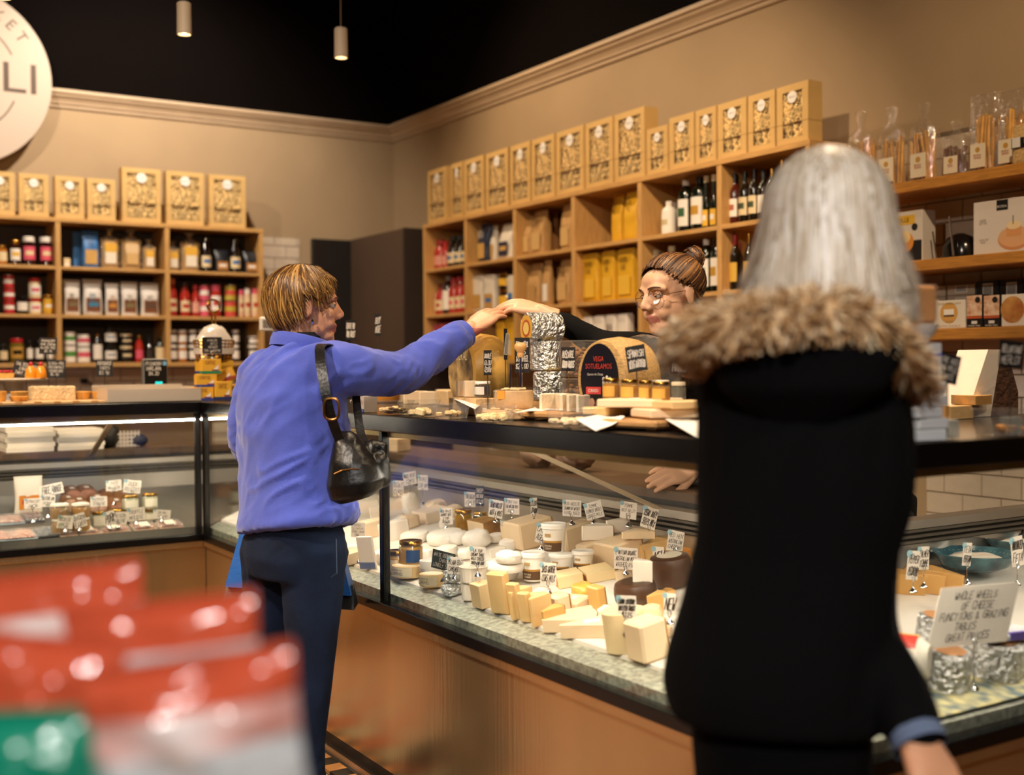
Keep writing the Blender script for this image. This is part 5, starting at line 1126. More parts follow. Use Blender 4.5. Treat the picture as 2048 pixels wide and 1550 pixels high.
def on_deck(c, px, py, lift=0):
    if c == 'M':
        p = PP(px, py, V((XM, 0, deck(0)+lift)), V((-.16, 0, 1))); x = min(max(p.x, XM+.118), XM+.69)
        if abs(x-p.x) > 1e-6: p = PX(px, py, x); p.z = deck(x-XM)+lift
        return p
    if c in 'LT':
        y0 = YI if c == 'L' else YN; p = PP(px, py, V((0, y0, deck(0)+lift)), V((0, -.16, 1))); y = min(max(p.y, y0+(.042 if c == 'L' else .118)), y0+.69)
        if abs(y-p.y) > 1e-6: p = PY(px, py, y); p.z = deck(y-y0)+lift
        return p
    if c == 'topL': p = PZ(px, py, ZT1); y = min(max(p.y, YI+.03), YI+.60) if OFF is None else YI+OFF; p = PY(px, py, y)
    elif c == 'topT': p = PZ(px, py, ZT1); y = min(max(p.y, YN+.02), YN+.55) if OFF is None else YN+OFF; p = PY(px, py, y)
    else: p = PZ(px, py, ZT1); x = min(max(p.x, XM+.03), XM+.55) if OFF is None else XM+OFF; p = PX(px, py, x)
    p.z = ZT1+lift; return p
YW = dict(M=-math.pi/2, L=0, T=0, top=-math.pi/2, topL=0, topT=0)
BK = dict(M=V((1, 0, .16)), L=V((0, 1, .16)), T=V((0, 1, .16)), top=V((1, 0, 0)), topL=V((0, 1, 0)), topT=V((0, 1, 0)))
SL3 = dict(M=V((.16, 0, 0)), L=V((0, .16, 0)), T=V((0, .16, 0)))
def put(c, x0, x1, yt, yb, depth=None, lift=0, hh=None, yaw=0):
    """-> location, width, depth, height, yaw for a thing whose image box is x0..x1, yt..yb standing in case c"""
    xc = (x0+x1)/2; p = on_deck(c, xc, yb, lift); m = mpp(p); w = (x1-x0)*m; d = depth if depth else w
    view = (yb-738)/FPX; h = hh if hh else max(.012, (yb-yt)*m-d*view*.75)
    hd = V((p.x-EYE.x, p.y-EYE.y, 0)).normalized()*(d/2); p = p + hd
    if c in SL3: p.z += hd.dot(SL3[c])
    p.z += .001
    return p, w, d, h, YW[c]+R_(yaw)
def pc(c, x, y, wpx, hpx, yb, lines, label, lift=0, slate=False, tilt=0, yaw=None, **k):
    """price card centred at pixel x,y whose clip stands at pixel row yb"""
    p = on_deck(c, x, yb, lift); m = mpp(p); q = PD(x, y, dep(p)); yaw = (28 if c in ('M', 'top') else -8) if yaw is None else yaw
    return sign(p+V((0, 0, .0025)), wpx*m, hpx*m, max(q.z-p.z, hpx*m/2+.014), lines, label, YW[c]+R_(yaw), R_(tilt), slate, seed=int(x), **k)
def tilted(c, rz):
    n = {'M': V((-.16, 0, 1)), 'L': V((0, -.16, 1)), 'T': V((0, -.16, 1))}[c].normalized()
    return (UP.rotation_difference(n).to_matrix() @ Matrix.Rotation(rz, 3, 'Z')).to_euler()
def ch(c, kind, x0, x1, yt, yb, label, col='cream', depth=None, lift=0, hh=None, yaw=0, **k):
    p, w, d, h, rz = put(c, x0, x1, yt, yb, depth, lift, hh, yaw)
    if c in ('M', 'L', 'T') and not lift and 'rot' not in k: k['rot'] = tilted(c, rz)
    return cheese(kind, p, w, d, h, label, rz, col, seed=int(x0), **k)
def tub(c, x0, x1, yt, yb, label, lift=0, full=True):
    p, w, d, h, rz = put(c, x0, x1, yt, yb, None, lift); p.z += 0 if lift else .08*w; t = thing('cream_tub', label, 'tub', p, rz+R_(25), 'white cream tubs'); r = w/2
    WP = P('#efe8dc', .35)
    ob('cup', autosmooth(MB().lathe([(0, 0), (r*.74, 0), (r*.78, h*.03), (r*.92, h*.84), (0, h*.84)], 28).mesh('cup')), WP, t)
    ob('lid', autosmooth(MB().lathe([(r*.96, h*.82), (r, h*.83), (r, h*.95), (r*.96, h*.97), (r*.93, h), (r*.86, h*.98), (0, h*.98)], 28).mesh('lid')), P('#f3ede2', .3), t)
    f = lambda z: r*(.78+(.92-.78)*(z-.03)/.81)+.0008
    ob('brown_band', autosmooth(MB().lathe([(f(.06), h*.06), (f(.36), h*.36)], 18, R_(-190), R_(-15)).mesh('band')), P('#4a3018', .4), t)
    ob('gold_band', autosmooth(MB().lathe([(f(.36), h*.36), (f(.43), h*.43)], 18, R_(-190), R_(-15)).mesh('band')), P('#a87a34', .4), t)
    s = ftext('DOUBLE\nCREAM', h*.15, r*.62, 0); ob('lettering', s, P('#e8dcc4'), t, loc=(0, -f(.22)-.001, h*.21)); m = MB(); m.box(-r*.26, r*.26, -.0005, .0005, -h*.05, h*.05, .0); ob('emblem', m, P('#a98a5c'), t, loc=(0, -f(.62)-.0012, h*.62)); return t
def cjar(c, x0, x1, yt, yb, label, fillc, lidc, labc, lift=0, yaw=20, labw=50, cat='jar'):
    p, w, d, h, rz = put(c, x0, x1, yt, yb, None, lift); p.z += .08*w if c in ('M', 'L', 'T') else 0; t = thing('jar', label, cat, p, rz+R_(yaw), scale=(w, w, h))
    ob('contents', cached('jcont', lambda: autosmooth(MB().lathe([(0, .03), (.44, .03), (.47, .08), (.47, .70), (.40, .78), (0, .78)], 24).mesh('jc'))), fillc, t)
    ob('glass', cached('jglass', lambda: autosmooth(MB().lathe([(.40, .0), (.49, .03), (.5, .07), (.5, .74), (.43, .83), (.42, .88)], 24).mesh('jg'))), JARGL, t)
    ob('lid', cached('jlid', lambda: autosmooth(MB().lathe([(.455, .84), (.47, .85), (.47, .97), (.45, 1), (.40, .985), (0, .985)], 24).mesh('jl'))), lidc, t)
    if labc: ob('label', cached(('jlab', labw), lambda: autosmooth(MB().lathe([(.505, .16), (.505, .66)], 10, R_(-90-labw), R_(-90+labw)).mesh('jlab'))), labc, t)
    return t
def carton(c, x0, x1, yt, yb, label, col, depth, side=None, txt=None, lift=0, yaw=0, name='carton', ink='#3a2a1a', cat='box', rot=None, hh=None, band=None):
    p, w, d, h, rz = put(c, x0, x1, yt, yb, depth, lift, hh, yaw); rot = tilted(c, rz) if rot is None and c in ('M', 'L', 'T') and not lift else rot; t = thing(name, label, cat, p, rz, rot=rot)
    ob('box_body', MB().box(-w/2, w/2, -d/2, d/2, 0, h, .0012), P(col, .5), t)
    if side: ob('side_print', MB().box(-w*.44, w*.44, -d/2-.0012, -d/2-.0002, h*.15, h*.75), P(side, .5), t)
    if band: ob('colour_band', MB().box(-w/2-.0005, w/2+.0005, -d/2-.0012, -d/2-.0002, h*.02, h*.22), P(band, .5), t)
    if txt: ob('lettering', ftext(txt, h*.28, w*.7, -d/2-.0022), P(ink), t, loc=(0, 0, h*(.45 if not band else .62)))
    return t
# ---------------------------------------------------------------- middle case: back rows
ch('M', 'wedge', 690, 752, 1002, 1040, 'film-wrapped pale wedge behind the bag near the post', 'white', .16)
ch('M', 'wedge', 768, 806, 1003, 1036, 'wrapped white wedge just past the black post', 'white', .14)
ch('M', 'lump', 808, 842, 985, 1034, 'crumpled white film bag of fresh cheese standing up', rind=WPAP)
ch('M', 'lump', 853, 893, 990, 1020, 'bun-shaped wrapped cheese in the back row', 'cream', rind=mat('amber_wrap', '#e6cfa4', .3, var=.2, vs=14, bump=.5))
ch('M', 'lump', 894, 926, 988, 1016, 'round wrapped cheese beside the bun-shaped one', 'cream', rind=mat('amber_wrap', '#e6cfa4', .3))
carton('M', 836, 896, 1018, 1046, 'plain pale cheese box below the wrapped buns', '#ecd8bd', .12)
carton('M', 728, 764, 1040, 1078, 'round-edged pale box with brown scrawl by the post', '#ead3b4', .12, txt='BRIE', ink='#8a6a2c')
cjar('M', 909, 945, 1022, 1068, 'big glass jar of yellow cheese cubes in oil', mat('oil_yellow', '#d9960f', .25, var=.3, vs=26), GLD, None)
cjar('M', 946, 976, 1017, 1040, 'glass jar of yellow oil behind the slate card', mat('oil_yellow', '#d9960f', .25), GLD, P('#22382c'))
ch('M', 'brie', 802, 860, 1058, 1088, 'cut white brie with a bloomy rind', 'white', .085, hh=.035)
ch('M', 'brie', 855, 928, 1058, 1092, 'larger wrapped white brie round', 'white', .11, hh=.042)
ch('M', 'wedge', 770, 808, 1042, 1086, 'tall leaning white wedge in film beside the post', 'white', .12)
ch('M', 'lump', 900, 938, 1062, 1093, 'knotted white paper parcel', rind=WPAP)
ch('M', 'lump', 930, 982, 1060, 1102, 'ribbed pyramid goat cheese', rind=RINDW)
ch('M', 'brie', 976, 1010, 1062, 1088, 'small white round behind the pyramid cheese', 'white', hh=.03)
ch('M', 'half', 946, 1010, 1036, 1078, 'half wheel with orange rind under two price cards', 'cream', .10)
ch('M', 'block', 1010, 1030, 1046, 1086, 'narrow upright cream block', 'cream', .05)
ch('M', 'block', 1028, 1094, 1036, 1100, 'big square-cut cheese block with brown top', 'cream', .14)
ch('M', 'block', 1132, 1176, 1046, 1104, 'big cream block behind the double cream tub', 'cream', .13)
ch('M', 'block', 1167, 1203, 1083, 1136, 'upright cream block under the leaning white wedge', 'cream', .08)
ch('M', 'block', 1204, 1276, 1078, 1138, 'broad cream block behind the large price card', 'cream', .12)
ch('M', 'half', 1277, 1318, 1080, 1112, 'half wheel with golden rind beside the broad block', 'yellow', .08)
ch('M', 'wedge', 1160, 1220, 1040, 1086, 'white wedge leaning on the blocks', 'white', .10, hh=.045, lift=.075)
ch('M', 'wedge', 1216, 1250, 1040, 1070, 'second white wedge on the blocks', 'white', .08, hh=.04, lift=.078)
ch('M', 'wedge', 1236, 1304, 1056, 1084, 'flat triangular wedge laid on the blocks', 'cream', .10, hh=.022, lift=.082)
ch('M', 'wedge', 1285, 1342, 1066, 1112, 'orange-edged wedge near the dark coat', 'yellow', .12, lift=.0)
ch('M', 'slice', 1338, 1372, 1070, 1105, 'stack of red-rinded slices next to the dark coat', 'orange', .09)
# middle rows
cjar('M', 797, 847, 1084, 1140, 'tall jar of marinated cheese with blue label', mat('oil_yellow', '#d9960f', .25), GLD, P('#20406b'), yaw=75, labw=34, lift=.03)
cjar('M', 772, 815, 1132, 1187, 'jar of marinated cheese at the foot of the post', mat('oil_yellow', '#d9960f', .25), GLD, P('#d8c39a'))
ch('M', 'brie', 690, 745, 1082, 1110, 'white paper-wrapped round behind the silver clip', 'white', .09, hh=.035)
carton('M', 690, 730, 1130, 1160, 'cream cheese carton at the end of the case', '#ead6b4', .10)
t = carton('M', 720, 757, 1104, 1172, 'folded white leaflet with blue bands standing at the glass', '#e6ddd2', .012, yaw=30, name='leaflet', cat='leaflet', band='#4a6a9a')
def pot():
    p, w, d, h, rz = put('M', 839, 894, 1124, 1168); p.z += .08*w; t = thing('ceramic_pot', 'white ceramic pot with dark print under the slate card', 'pot', p, rz); r = w/2
    ob('pot_body', autosmooth(MB().lathe([(0, 0), (r*.8, 0), (r*.86, h*.05), (r, h*.9), (r, h), (r*.93, h), (r*.9, h*.85), (0, h*.8)], 28).mesh('pot')), P('#e9e2d6', .3), t); ob('print', ftext('FROMAGE', h*.2, w*.55, -r*.93-.002), P('#39435a'), t, loc=(0, 0, h*.5))
pot()
def plate():
    p, w, d, h, rz = put('M', 960, 1056, 1140, 1178, .16, hh=.05); p.z += .012; t = thing('serving_plate', 'white raised plate under the soft loaves of cheese', 'plate', p, rz); r = w/2
    ob('dish', autosmooth(MB().lathe([(0, 0), (r*.6, 0), (r*.66, .012), (r*.97, .046), (r, .05), (r*.96, .052), (r*.6, .045), (0, .044)], 36, sy=.9).mesh('dish')), P('#e9e3d8', .25), t)
plate()
ch('M', 'brie', 966, 1048, 1126, 1152, 'low white bloomy cheese on the plate', 'white', .11, lift=.054, hh=.026)
ch('M', 'lump', 992, 1042, 1104, 1134, 'white loaf cheese resting on the low bloomy one', rind=RINDW, lift=.082, depth=.07, hh=.04)
tub('M', 1082, 1134, 1046, 1111, 'cream tub stacked on top of the other tubs', lift=.072)
tub('M', 1041, 1093, 1107, 1172, 'front cream tub left of the price card')
tub('M', 1097, 1148, 1110, 1160, 'middle cream tub under the stacked one')
tub('M', 1143, 1189, 1104, 1153, 'third cream tub with brown side towards the blocks')
carton('M', 1110, 1163, 1144, 1176, 'flat orange-printed cheese carton beside the tubs', '#e9cf9c', .08, side='#c9803c', txt='EPOISSES', ink='#f0e2c4', yaw=-20)
carton('M', 1162, 1228, 1136, 1164, 'second orange-printed carton with a clip on it', '#e9cf9c', .09, side='#c9803c', txt='EPOISSES', ink='#f0e2c4', yaw=-20)
ch('M', 'wheel', 1304, 1388, 1108, 1182, 'tall brown waxed wheel with pale top label', rind=RINDB, sticker=P('#cfc4b0', .4))
ch('M', 'wheel', 1231, 1317, 1160, 1220, 'low brown waxed wheel in front of the tall one', rind=RINDB, sticker=P('#3a2c20', .4))
ch('M', 'wedge', 1252, 1308, 1122, 1168, 'wrapped triangular cheese standing on the low waxed wheel', 'white', .045, lift=.062, hh=.06)
ch('M', 'lump', 1142, 1198, 1166, 1200, 'yellow glossy wrapped cheese roll', rind=mat('yellow_wrap', '#dfae52', .2, var=.3, vs=16, bump=.4), depth=.06)
ch('M', 'block', 1178, 1216, 1170, 1222, 'golden wedge-like bar leaning on the wax wheel', 'gold', .03)
ch('M', 'wedge', 1300, 1334, 1186, 1234, 'golden wedge behind the second tall card', 'gold', .06)
# front row
for i, (a, b, y0, y1) in enumerate([(784, 846, 1154, 1206), (839, 892, 1172, 1220)]):
    p, w, d, h, rz = put('M', a, b, y0, y1, None, 0, .038); p.z += .08*w; t = thing('cheese_box', 'round wooden cheese box, %s' % ['left of the foil parcels and nearest the post', 'touching the foil parcels'][i], 'cheese box', p, rz+R_(20), 'round wooden cheese boxes'); r = w/2
    ob('drum', autosmooth(MB().lathe([(0, 0), (r*.98, 0), (r*.98, h*.5), (r, h*.5), (r, h*.97), (r*.98, h), (0, h)], 36).mesh('drum')), mat('poplar', '#dcb87e', .6, var=.12, vs=12), t); ob('lid_label', MB().lathe([(0, h+.001), (r*.8, h+.001)], 28), P('#e6d6b8', .5), t)
    ob('side_label', autosmooth(MB().lathe([(r+.001, h*.12), (r+.001, h*.92)], 18, R_(-150), R_(-30)).mesh('sl')), P('#e4d2b0', .5), t); ob('lettering', ftext('CLARINES', h*.28, r*1.1, 0), P('#4a3a24'), t, loc=(0, -r-.0022, h*.42)); ob('lettering', ftext('FROMAGER DES', h*.14, r*.95, 0), P('#4a3a24'), t, loc=(0, -r-.0022, h*.72))
for i, (a, b, y0, y1, l) in enumerate([(884, 926, 1204, 1236, 0), (886, 924, 1176, 1206, .04)]):
    ch('M', 'lump', a, b, y0, y1, ['crumpled silver foil parcel on the deck', 'crumpled silver foil parcel on top of the other'][i], rind=FOIL, lift=l, depth=.055)
def rtub(x0, x1, y0, y1, lift, label):
    p, w, d, h, rz = put('M', x0, x1, y0, y1, None, lift); p.z += .08*w; t = thing('ribbed_tub', label, 'tub', p, rz, 'ribbed white tubs'); r = w/2; m = MB(); rg = []
    for z, k in ((0, .80), (.06, .82), (.7, .93), (.72, .97)): rg.append([(r*k*(1+(.018 if j % 2 and .01 < z < .71 else 0))*math.cos(2*math.pi*j/48), r*k*(1+(.018 if j % 2 and .01 < z < .71 else 0))*math.sin(2*math.pi*j/48), h*z) for j in range(48)])
    m.rings(rg); ob('cup', m, P('#efe4d4', .35), t); ob('clear_lid', autosmooth(MB().lathe([(r, h*.70), (r, h*.80), (r*.9, h*.82), (r*.84, h*.97), (r*.8, h), (0, h)], 32).mesh('cl')), CLEAR, t)
rtub(916, 978, 1150, 1202, .05, 'ribbed white tub with clear lid under a price card'); rtub(921, 958, 1196, 1248, 0, 'ribbed white tub below the other one')
carton('M', 950, 988, 1204, 1258, 'small beige cheese box beside the ribbed tubs', '#e6c796', .05)
for i, x in enumerate((983, 1022, 1042, 1062, 1084)):
    ch('M', 'slice', x, x+(46 if i == 0 else 26), 1188-i, 1276-i*13, 'upright yellow cheese slice, %s from the glass end' % ORD[i], 'yellow', .022 if i else .03, yaw=18, group='upright cheese slices', sticker=None)
ch('M', 'block', 1100, 1140, 1186, 1236, 'upright cream block closing the row of slices', 'cream', .05)
for i, (a, b, y0, y1, yw, c) in enumerate([(1012, 1066, 1226, 1292, 30, 'yellow'), (1064, 1100, 1222, 1290, 20, 'yellow'), (1092, 1124, 1225, 1276, 10, 'gold')]):
    ch('M', 'wedge', a, b, y0, y1, 'tumbled yellow wedge, %s along the glass' % ORD[i], c, .07, yaw=yw, film_=False)
ch('M', 'slice', 1128, 1194, 1222, 1254, 'flat cream slab with a paper label', 'cream', .09, yaw=-25, sticker=P('#e2ddd4'))
ch('M', 'wedge', 1100, 1186, 1240, 1310, 'long pale wedge lying towards the glass', 'cream', .15, hh=.035, yaw=-35)
ch('M', 'wedge', 1140, 1226, 1262, 1334, 'long pale wedge with white ticket next to the round cheese', 'cream', .16, hh=.036, yaw=-35, sticker=P('#e2ddd4'))
ch('M', 'half', 1199, 1284, 1270, 1362, 'big round-fronted cheese against the glass', 'cream', .07, rind=mat('smooth_rind', '#e8cfa0', .35, sss=.05), yaw=170)
ch('M', 'block', 1268, 1328, 1284, 1380, 'square cream block beside the dark coat', 'cream', .08)
for i, (a, b, y0, y1) in enumerate([(1216, 1262, 1206, 1262), (1250, 1296, 1204, 1258), (1286, 1328, 1212, 1254)]):
    ch('M', 'wheel', a, b, y0, y1, 'pale half-round cheese in the row behind the tall card, %s' % ORD[i], 'white', None, rind=mat('smooth_rind', '#e8cfa0', .35), hh=.05)
# fillers between the named cheeses
for i, (a, b, y0, y1, c, k) in enumerate([(742, 768, 1012, 1046, 'white', 'wedge'), (880, 916, 1038, 1062, 'white', 'brie'), (806, 836, 1030, 1058, 'cream', 'block'), (838, 870, 1098, 1126, 'white', 'brie'), (874, 918, 1092, 1118, 'white', 'brie'), (918, 950, 1096, 1122, 'white', 'lump'), (1000, 1040, 1078, 1104, 'white', 'brie'), (1230, 1262, 1140, 1164, 'cream', 'wedge'), (1058, 1100, 1180, 1206, 'white', 'wedge'), (1190, 1232, 1216, 1246, 'white', 'wedge'), (980, 1012, 1096, 1120, 'white', 'wedge'), (750, 782, 1098, 1130, 'white', 'lump'), (770, 800, 1108, 1136, 'white', 'brie'), (1320, 1350, 1180, 1210, 'gold', 'wedge')]):
    ch('M', k, a, b, y0, y1, 'small %s cheese tucked between others in the case, %s from the post side' % ({'white': 'white', 'cream': 'cream', 'gold': 'golden'}[c], ORD[i]), c)
for i, (a, b, y0, y1, yw) in enumerate([(1120, 1176, 1196, 1226, 20), (1226, 1296, 1258, 1300, -20), (1290, 1334, 1252, 1290, 10), (1060, 1112, 1212, 1240, -30), (1180, 1222, 1244, 1270, 30)]):
    ch('M', 'slice', a, b, y0, y1, 'flat ticketed slab lying among the front cheeses, %s from the upright slices' % ORD[i], 'cream', .08, hh=.03, yaw=yw, sticker=P('#e2ddd4'))
# price cards of the middle case
pc('M', 717, 1061, 35, 31, 1126, ['FRENCH', 'LE DAUPHIN', 'DOUBLE CREAM', 'BRIE'], 'price card on a tall clip near the jeans')
pc('M', 797, 978, 25, 32, 1010, ['GOAT', 'CURD'], 'price card furthest back by the handbag', lift=.02)
pc('M', 820, 958, 32, 26, 1000, ['MARCEL PETITE', 'COMTE'], 'tilted price card above the wrapped wedges', tilt=-12, lift=.04)
pc('M', 846, 966, 24, 30, 1003, ['TRIPLE', 'CREAM'], 'price card next to the tilted one in the back', lift=.03)
pc('M', 845, 1040, 3, 3, 1056, ['.'], 'bare silver card clip without a card among the bries') if False else None
pc('M', 893, 1034, 30, 33, 1060, ['NEW PRICE', 'GOURMET BRIE', '2 FOR', '$10.00'], 'handwritten price card before the yellow jar', tilt=-5, lift=.03, weight=.16)
pc('M', 940, 1000, 25, 30, 1022, ['TALEGGIO', 'ITALY'], 'pale price card beside the small slate', lift=.02)
pc('M', 960, 993, 19, 40, 1022, ['SHEEP', 'MILK BLUE', '$12.50'], 'small slate card among the white cards', slate=True, grey=True, lift=.03)
pc('M', 992, 1019, 32, 36, 1046, ['FRENCH RACLETTE', 'AGED 6 MTHS'], 'price card clipped on the half wheel', tilt=6, lift=.075)
pc('M', 1024, 1014, 34, 32, 1044, ['FONTINA', 'ITALIAN COWS MILK', 'AGED'], 'price card second from the small slate', lift=.075)
pc('M', 1068, 1015, 13, 36, 1044, ['CLOTH', 'CHEDDAR'], 'narrow edge-on price card on the square block', lift=.085, yaw=60)
pc('M', 1144, 1018, 42, 33, 1050, ['HEIDI RACLETTE', 'TASMANIAN WASHED', 'RIND AGED'], 'wide price card behind the stacked tub', lift=.085)
pc('M', 1188, 1022, 40, 34, 1048, ['TOMME', 'FERMIER BREBIS', 'GOATS MILK'], 'steeply tilted price card above the white wedge', tilt=-16, lift=.09)
pc('M', 1257, 1022, 36, 34, 1054, ['TOMME', 'GOLD VALLEY', '$75'], 'price card over the flat triangular wedge', tilt=5, lift=.10)
pc('M', 1299, 1037, 32, 44, 1062, ['OSSAU IRATY', 'SHEEPS MILK'], 'price card turned aside before the steel back', tilt=14, lift=.07)
pc('M', 1083, 1068, 24, 40, 1100, ['CAVE', 'AGED'], 'price card half hidden by the stacked tub', tilt=12, lift=.03)
pc('M', 1351, 1084, 34, 42, 1122, ['RED HEN', 'AUSTRALIAN', 'CHEDDAR'], 'price card above the tall waxed wheel', tilt=8, lift=.05)
pc('M', 1317, 1115, 24, 40, 1150, ['NEW'], 'small price card beside the waxed wheel', lift=.03)
pc('M', 1252, 1121, 52, 44, 1150, ["L'ARTISAN ORGANIC", 'AUSTRALIAN MILK', 'WASHED RIND'], 'largest white price card, before the broad block', lift=.02)
pc('M', 956, 1115, 36, 40, 1160, ['LA TUR', 'CREAMY THREE', 'MILK CHEESE', 'SHEEP COW GOAT'], 'bold lettered price card above the ribbed tub', lift=.088, weight=.17)
pc('M', 887, 1123, 54, 38, 1170, ['WHITE ROCKING', 'CHAIR', 'LOVELY SOFT'], 'grey slate card over the ceramic pot', slate=True, grey=True, tilt=8, lift=.04)
pc('M', 911, 1147, 38, 34, 1180, ['MILAWA GOAT', 'CAMEMBERT'], 'price card in front of the grey slate', lift=.06)
pc('M', 1097, 1149, 36, 44, 1190, ['SWISS GRUYERE', 'COWS MILK'], 'price card over the upright slices', lift=.06)
pc('M', 1254, 1218, 42, 50, 1272, ['LAIRD CHEDDAR', 'BRITISH ROAST', '$115'], 'front price card before the half-round cheeses', tilt=-3, lift=.05, weight=.18)
pc('M', 1340, 1210, 26, 44, 1250, ['NEW'], 'price card cut off by the dark coat', lift=.05)
# ================================================================ on top of the middle counter
BOARD = mat('board_wood', '#b98a55', .5, var=.3, vs=9, st=(2, 14, 14))
LBOARD = mat('pale_board', '#cfa878', .5, var=.22, vs=8, st=(2, 12, 12))
PAPER = mat('white_paper', '#efe8dc', .7, bump=.1, bs=20)
CRUMB = mat('cheese_crumbs', '#ecd09a', .6, var=.2, vs=30)
def ctub(c, x0, x1, yt, yb, label, fillm, n, depth=.09, lift=0, seed=1, fh=.35, rz=None):
    p, w, d, h, r0 = put(c, x0, x1, yt, yb, depth, lift); h = (yb-yt)*mpp(p)*.92; t = thing('plastic_tub', label, 'tub', p, r0 if rz is None else rz, 'clear plastic sample tubs')
    rn = random.Random(seed); m = MB(); k = .84; c_ = .012
    def ring(q, z): 
        X, Y = w/2*q, d/2*q; return [(-X+c_, -Y, z), (X-c_, -Y, z), (X, -Y+c_, z), (X, Y-c_, z), (X-c_, Y, z), (-X+c_, Y, z), (-X, Y-c_, z), (-X, -Y+c_, z)]
    m.rings([ring(k, 0), ring(.98, h*.94), ring(1.02, h*.95), ring(1.02, h), ring(.98, h)], True, False); ob('shell', m, CLEAR, t)
    b = MB()
    for i in range(n):
        s = rn.uniform(.006, .012)*(1 if n > 6 else 1.8); x = rn.uniform(-.36, .36)*w; y = rn.uniform(-.36, .3)*d; z = .003+rn.uniform(0, fh)*h*.6; b.T = Matrix.Translation((x, y, z)) @ Matrix.Rotation(rn.uniform(0, 3), 4, 'Z') @ Matrix.Rotation(rn.uniform(-.5, .5), 4, 'X'); b.box(-s, s, -s*.7, s*.7, 0, s*1.1, s*.2)
    b.T = Matrix(); o = ob('samples', b, fillm, t); tag(o, kind='stuff'); return t
ctub('top', 757, 827, 806, 836, 'clear tub of small crumbled samples beside the blue carton', CRUMB, 40, seed=1)
ctub('top', 824, 873, 802, 838, 'taller frosted tub with pen scrawl between sample tubs', CRUMB, 6, seed=2, fh=.1)
ctub('top', 868, 936, 808, 841, 'clear tub of rough cheese chunks', CM('yellow'), 12, seed=3)
ctub('top', 948, 1031, 816, 851, 'clear tub in front of the round board', CRUMB, 36, seed=4)
ctub('top', 967, 1020, 805, 832, 'small clear cup behind the tub by the round board', P('#e9e2d6'), 8, seed=5)
ctub('top', 1097, 1184, 820, 859, 'clear tub of pale cubes before the blue-cheese wedges', CM('cream'), 26, seed=6)
carton('top', 716, 752, 795, 829, 'white and blue carton at the end by the shopper', '#e0d6c6', .05, txt='PETIT AFFINE', ink='#b05a4a', band='#3a5aa0')
# wrapped wedges near the sleeve
for i, (a, b, y0, y1, yw) in enumerate([(770, 806, 768, 806, 30), (800, 850, 768, 806, 20), (836, 880, 770, 808, 15), (760, 790, 780, 806, -10)]):
    ch('top', 'wedge', a, b, y0, y1, 'wrapped pale wedge with brown band below the blue sleeve, %s' % ORD[i], 'cream', .10, yaw=yw, hh=.05, rind=RIND, sticker=P('#efe8dc'))
for i, (a, b, y0, y1, c) in enumerate([(869, 918, 776, 813, 'yellow'), (919, 950, 778, 812, 'yellow'), (942, 996, 777, 806, 'yellow')]):
    ch('top', 'block', a, b, y0, y1, 'yellow film-wrapped cheese block left of the round board, %s' % ORD[i], c, .05, film_=True, hh=(y1-y0)*.0017)
OFF = 0.24
for i, (a, b, y0, y1) in enumerate([(915, 940, 758, 782), (932, 952, 756, 780)]):
    ch('top', 'wedge', a, b, y0, y1, ['small upright wedge at the foot of the wrapped wheel', 'small upright wedge next to the jam jar'][i], 'cream', .05, lift=.055, hh=.05, sticker=P('#efe8dc'))
OFF = 0.24
cjar('top', 948, 982, 752, 784, 'dark jam jar with white lid on the cheese counter', DG('#2a0a06'), P('#e9e2d8', .4), P('#d8d0c2'), lift=.055)
# small riser blocks keep the jar and wedges up
OFF = 0.22
for i, (a, b) in enumerate([(910, 956), (944, 986)]):
    p, w, d, h, rz = put('top', a, b, 780, 806, .09, hh=.053); tag(ob('display_riser', MB().box(-w/2, w/2, -d/2, d/2, 0, .052, .002), LBOARD, None, p, rz), ['pale wooden riser under the small wedges', 'pale wooden riser under the jam jar'][i], 'riser')
# big wrapped wheel standing on edge with round dark label
def edge_wheel(x, yb, R, T, label, rindm, yaw, dd, face=None, film_=False):
    p = on_deck('top', x, yb); t = thing('standing_cheese', label, 'cheese', p+V((0, 0, R+.007)), YAWM+R_(yaw)); m = MB(); m.T = Matrix.Rotation(math.pi/2, 4, 'X')
    c = .02; m.lathe([(0, -T/2), (R-c, -T/2), (R-c*.25, -T/2+c*.3), (R, -T/2+c), (R+.006, 0), (R, T/2-c), (R-c*.25, T/2-c*.3), (R-c, T/2), (0, T/2)], 48); ob('rind', autosmooth(m.mesh('ew')), rindm, t)
    return t
RW = mat('yellow_rind', '#d2a452', .35, var=.22, vs=12, bump=.2, bs=30)
OFF = .40
t = edge_wheel(958, 826, .126, .135, 'large yellow film-wrapped wheel standing on edge beneath the reaching hands', RW, -7, 0)
def face_disc(t, r, y, m, n=40): q = MB(); q.T = Matrix.Translation((0, y, 0)) @ Matrix.Rotation(math.pi/2, 4, 'X'); q.lathe([(0, 0), (r, 0)], n); return ob('face_label', q, m, t)
fl = face_disc(t, .106, -.069, mat('wheel_print', '#3a2c1c', .5, var=.5, vs=18, col2='#c9a468'))
ob('lettering', ftext('NATURAL', .03, .13, -.071), P('#e4cfa0'), fl, loc=(0, 0, .055))
ob('wrap_knot', MB().tube([(0, -.02, .138), (.004, -.02, .17), (-.012, -.015, .185)], [.012, .006, .014], 8), WRAP, t)
OFF = .34
w2 = edge_wheel(1238, 834, .110, .135, 'upright sheep cheese with oval black label and basket-weave rind', mat('weave_rind', '#c39a5c', .5, var=.35, vs=40, st=(1, 6, 6), bump=.4, bs=60), 2, 0)
fl = face_disc(w2, .097, -.069, P('#0f0d0c', .35)); fl.scale = (.86, 1, 1.0)
ob('lettering', ftext('VEGA\nSOTUELAMOS', .034, .115, -.0715), P('#c8402c'), w2, loc=(0, 0, .045))
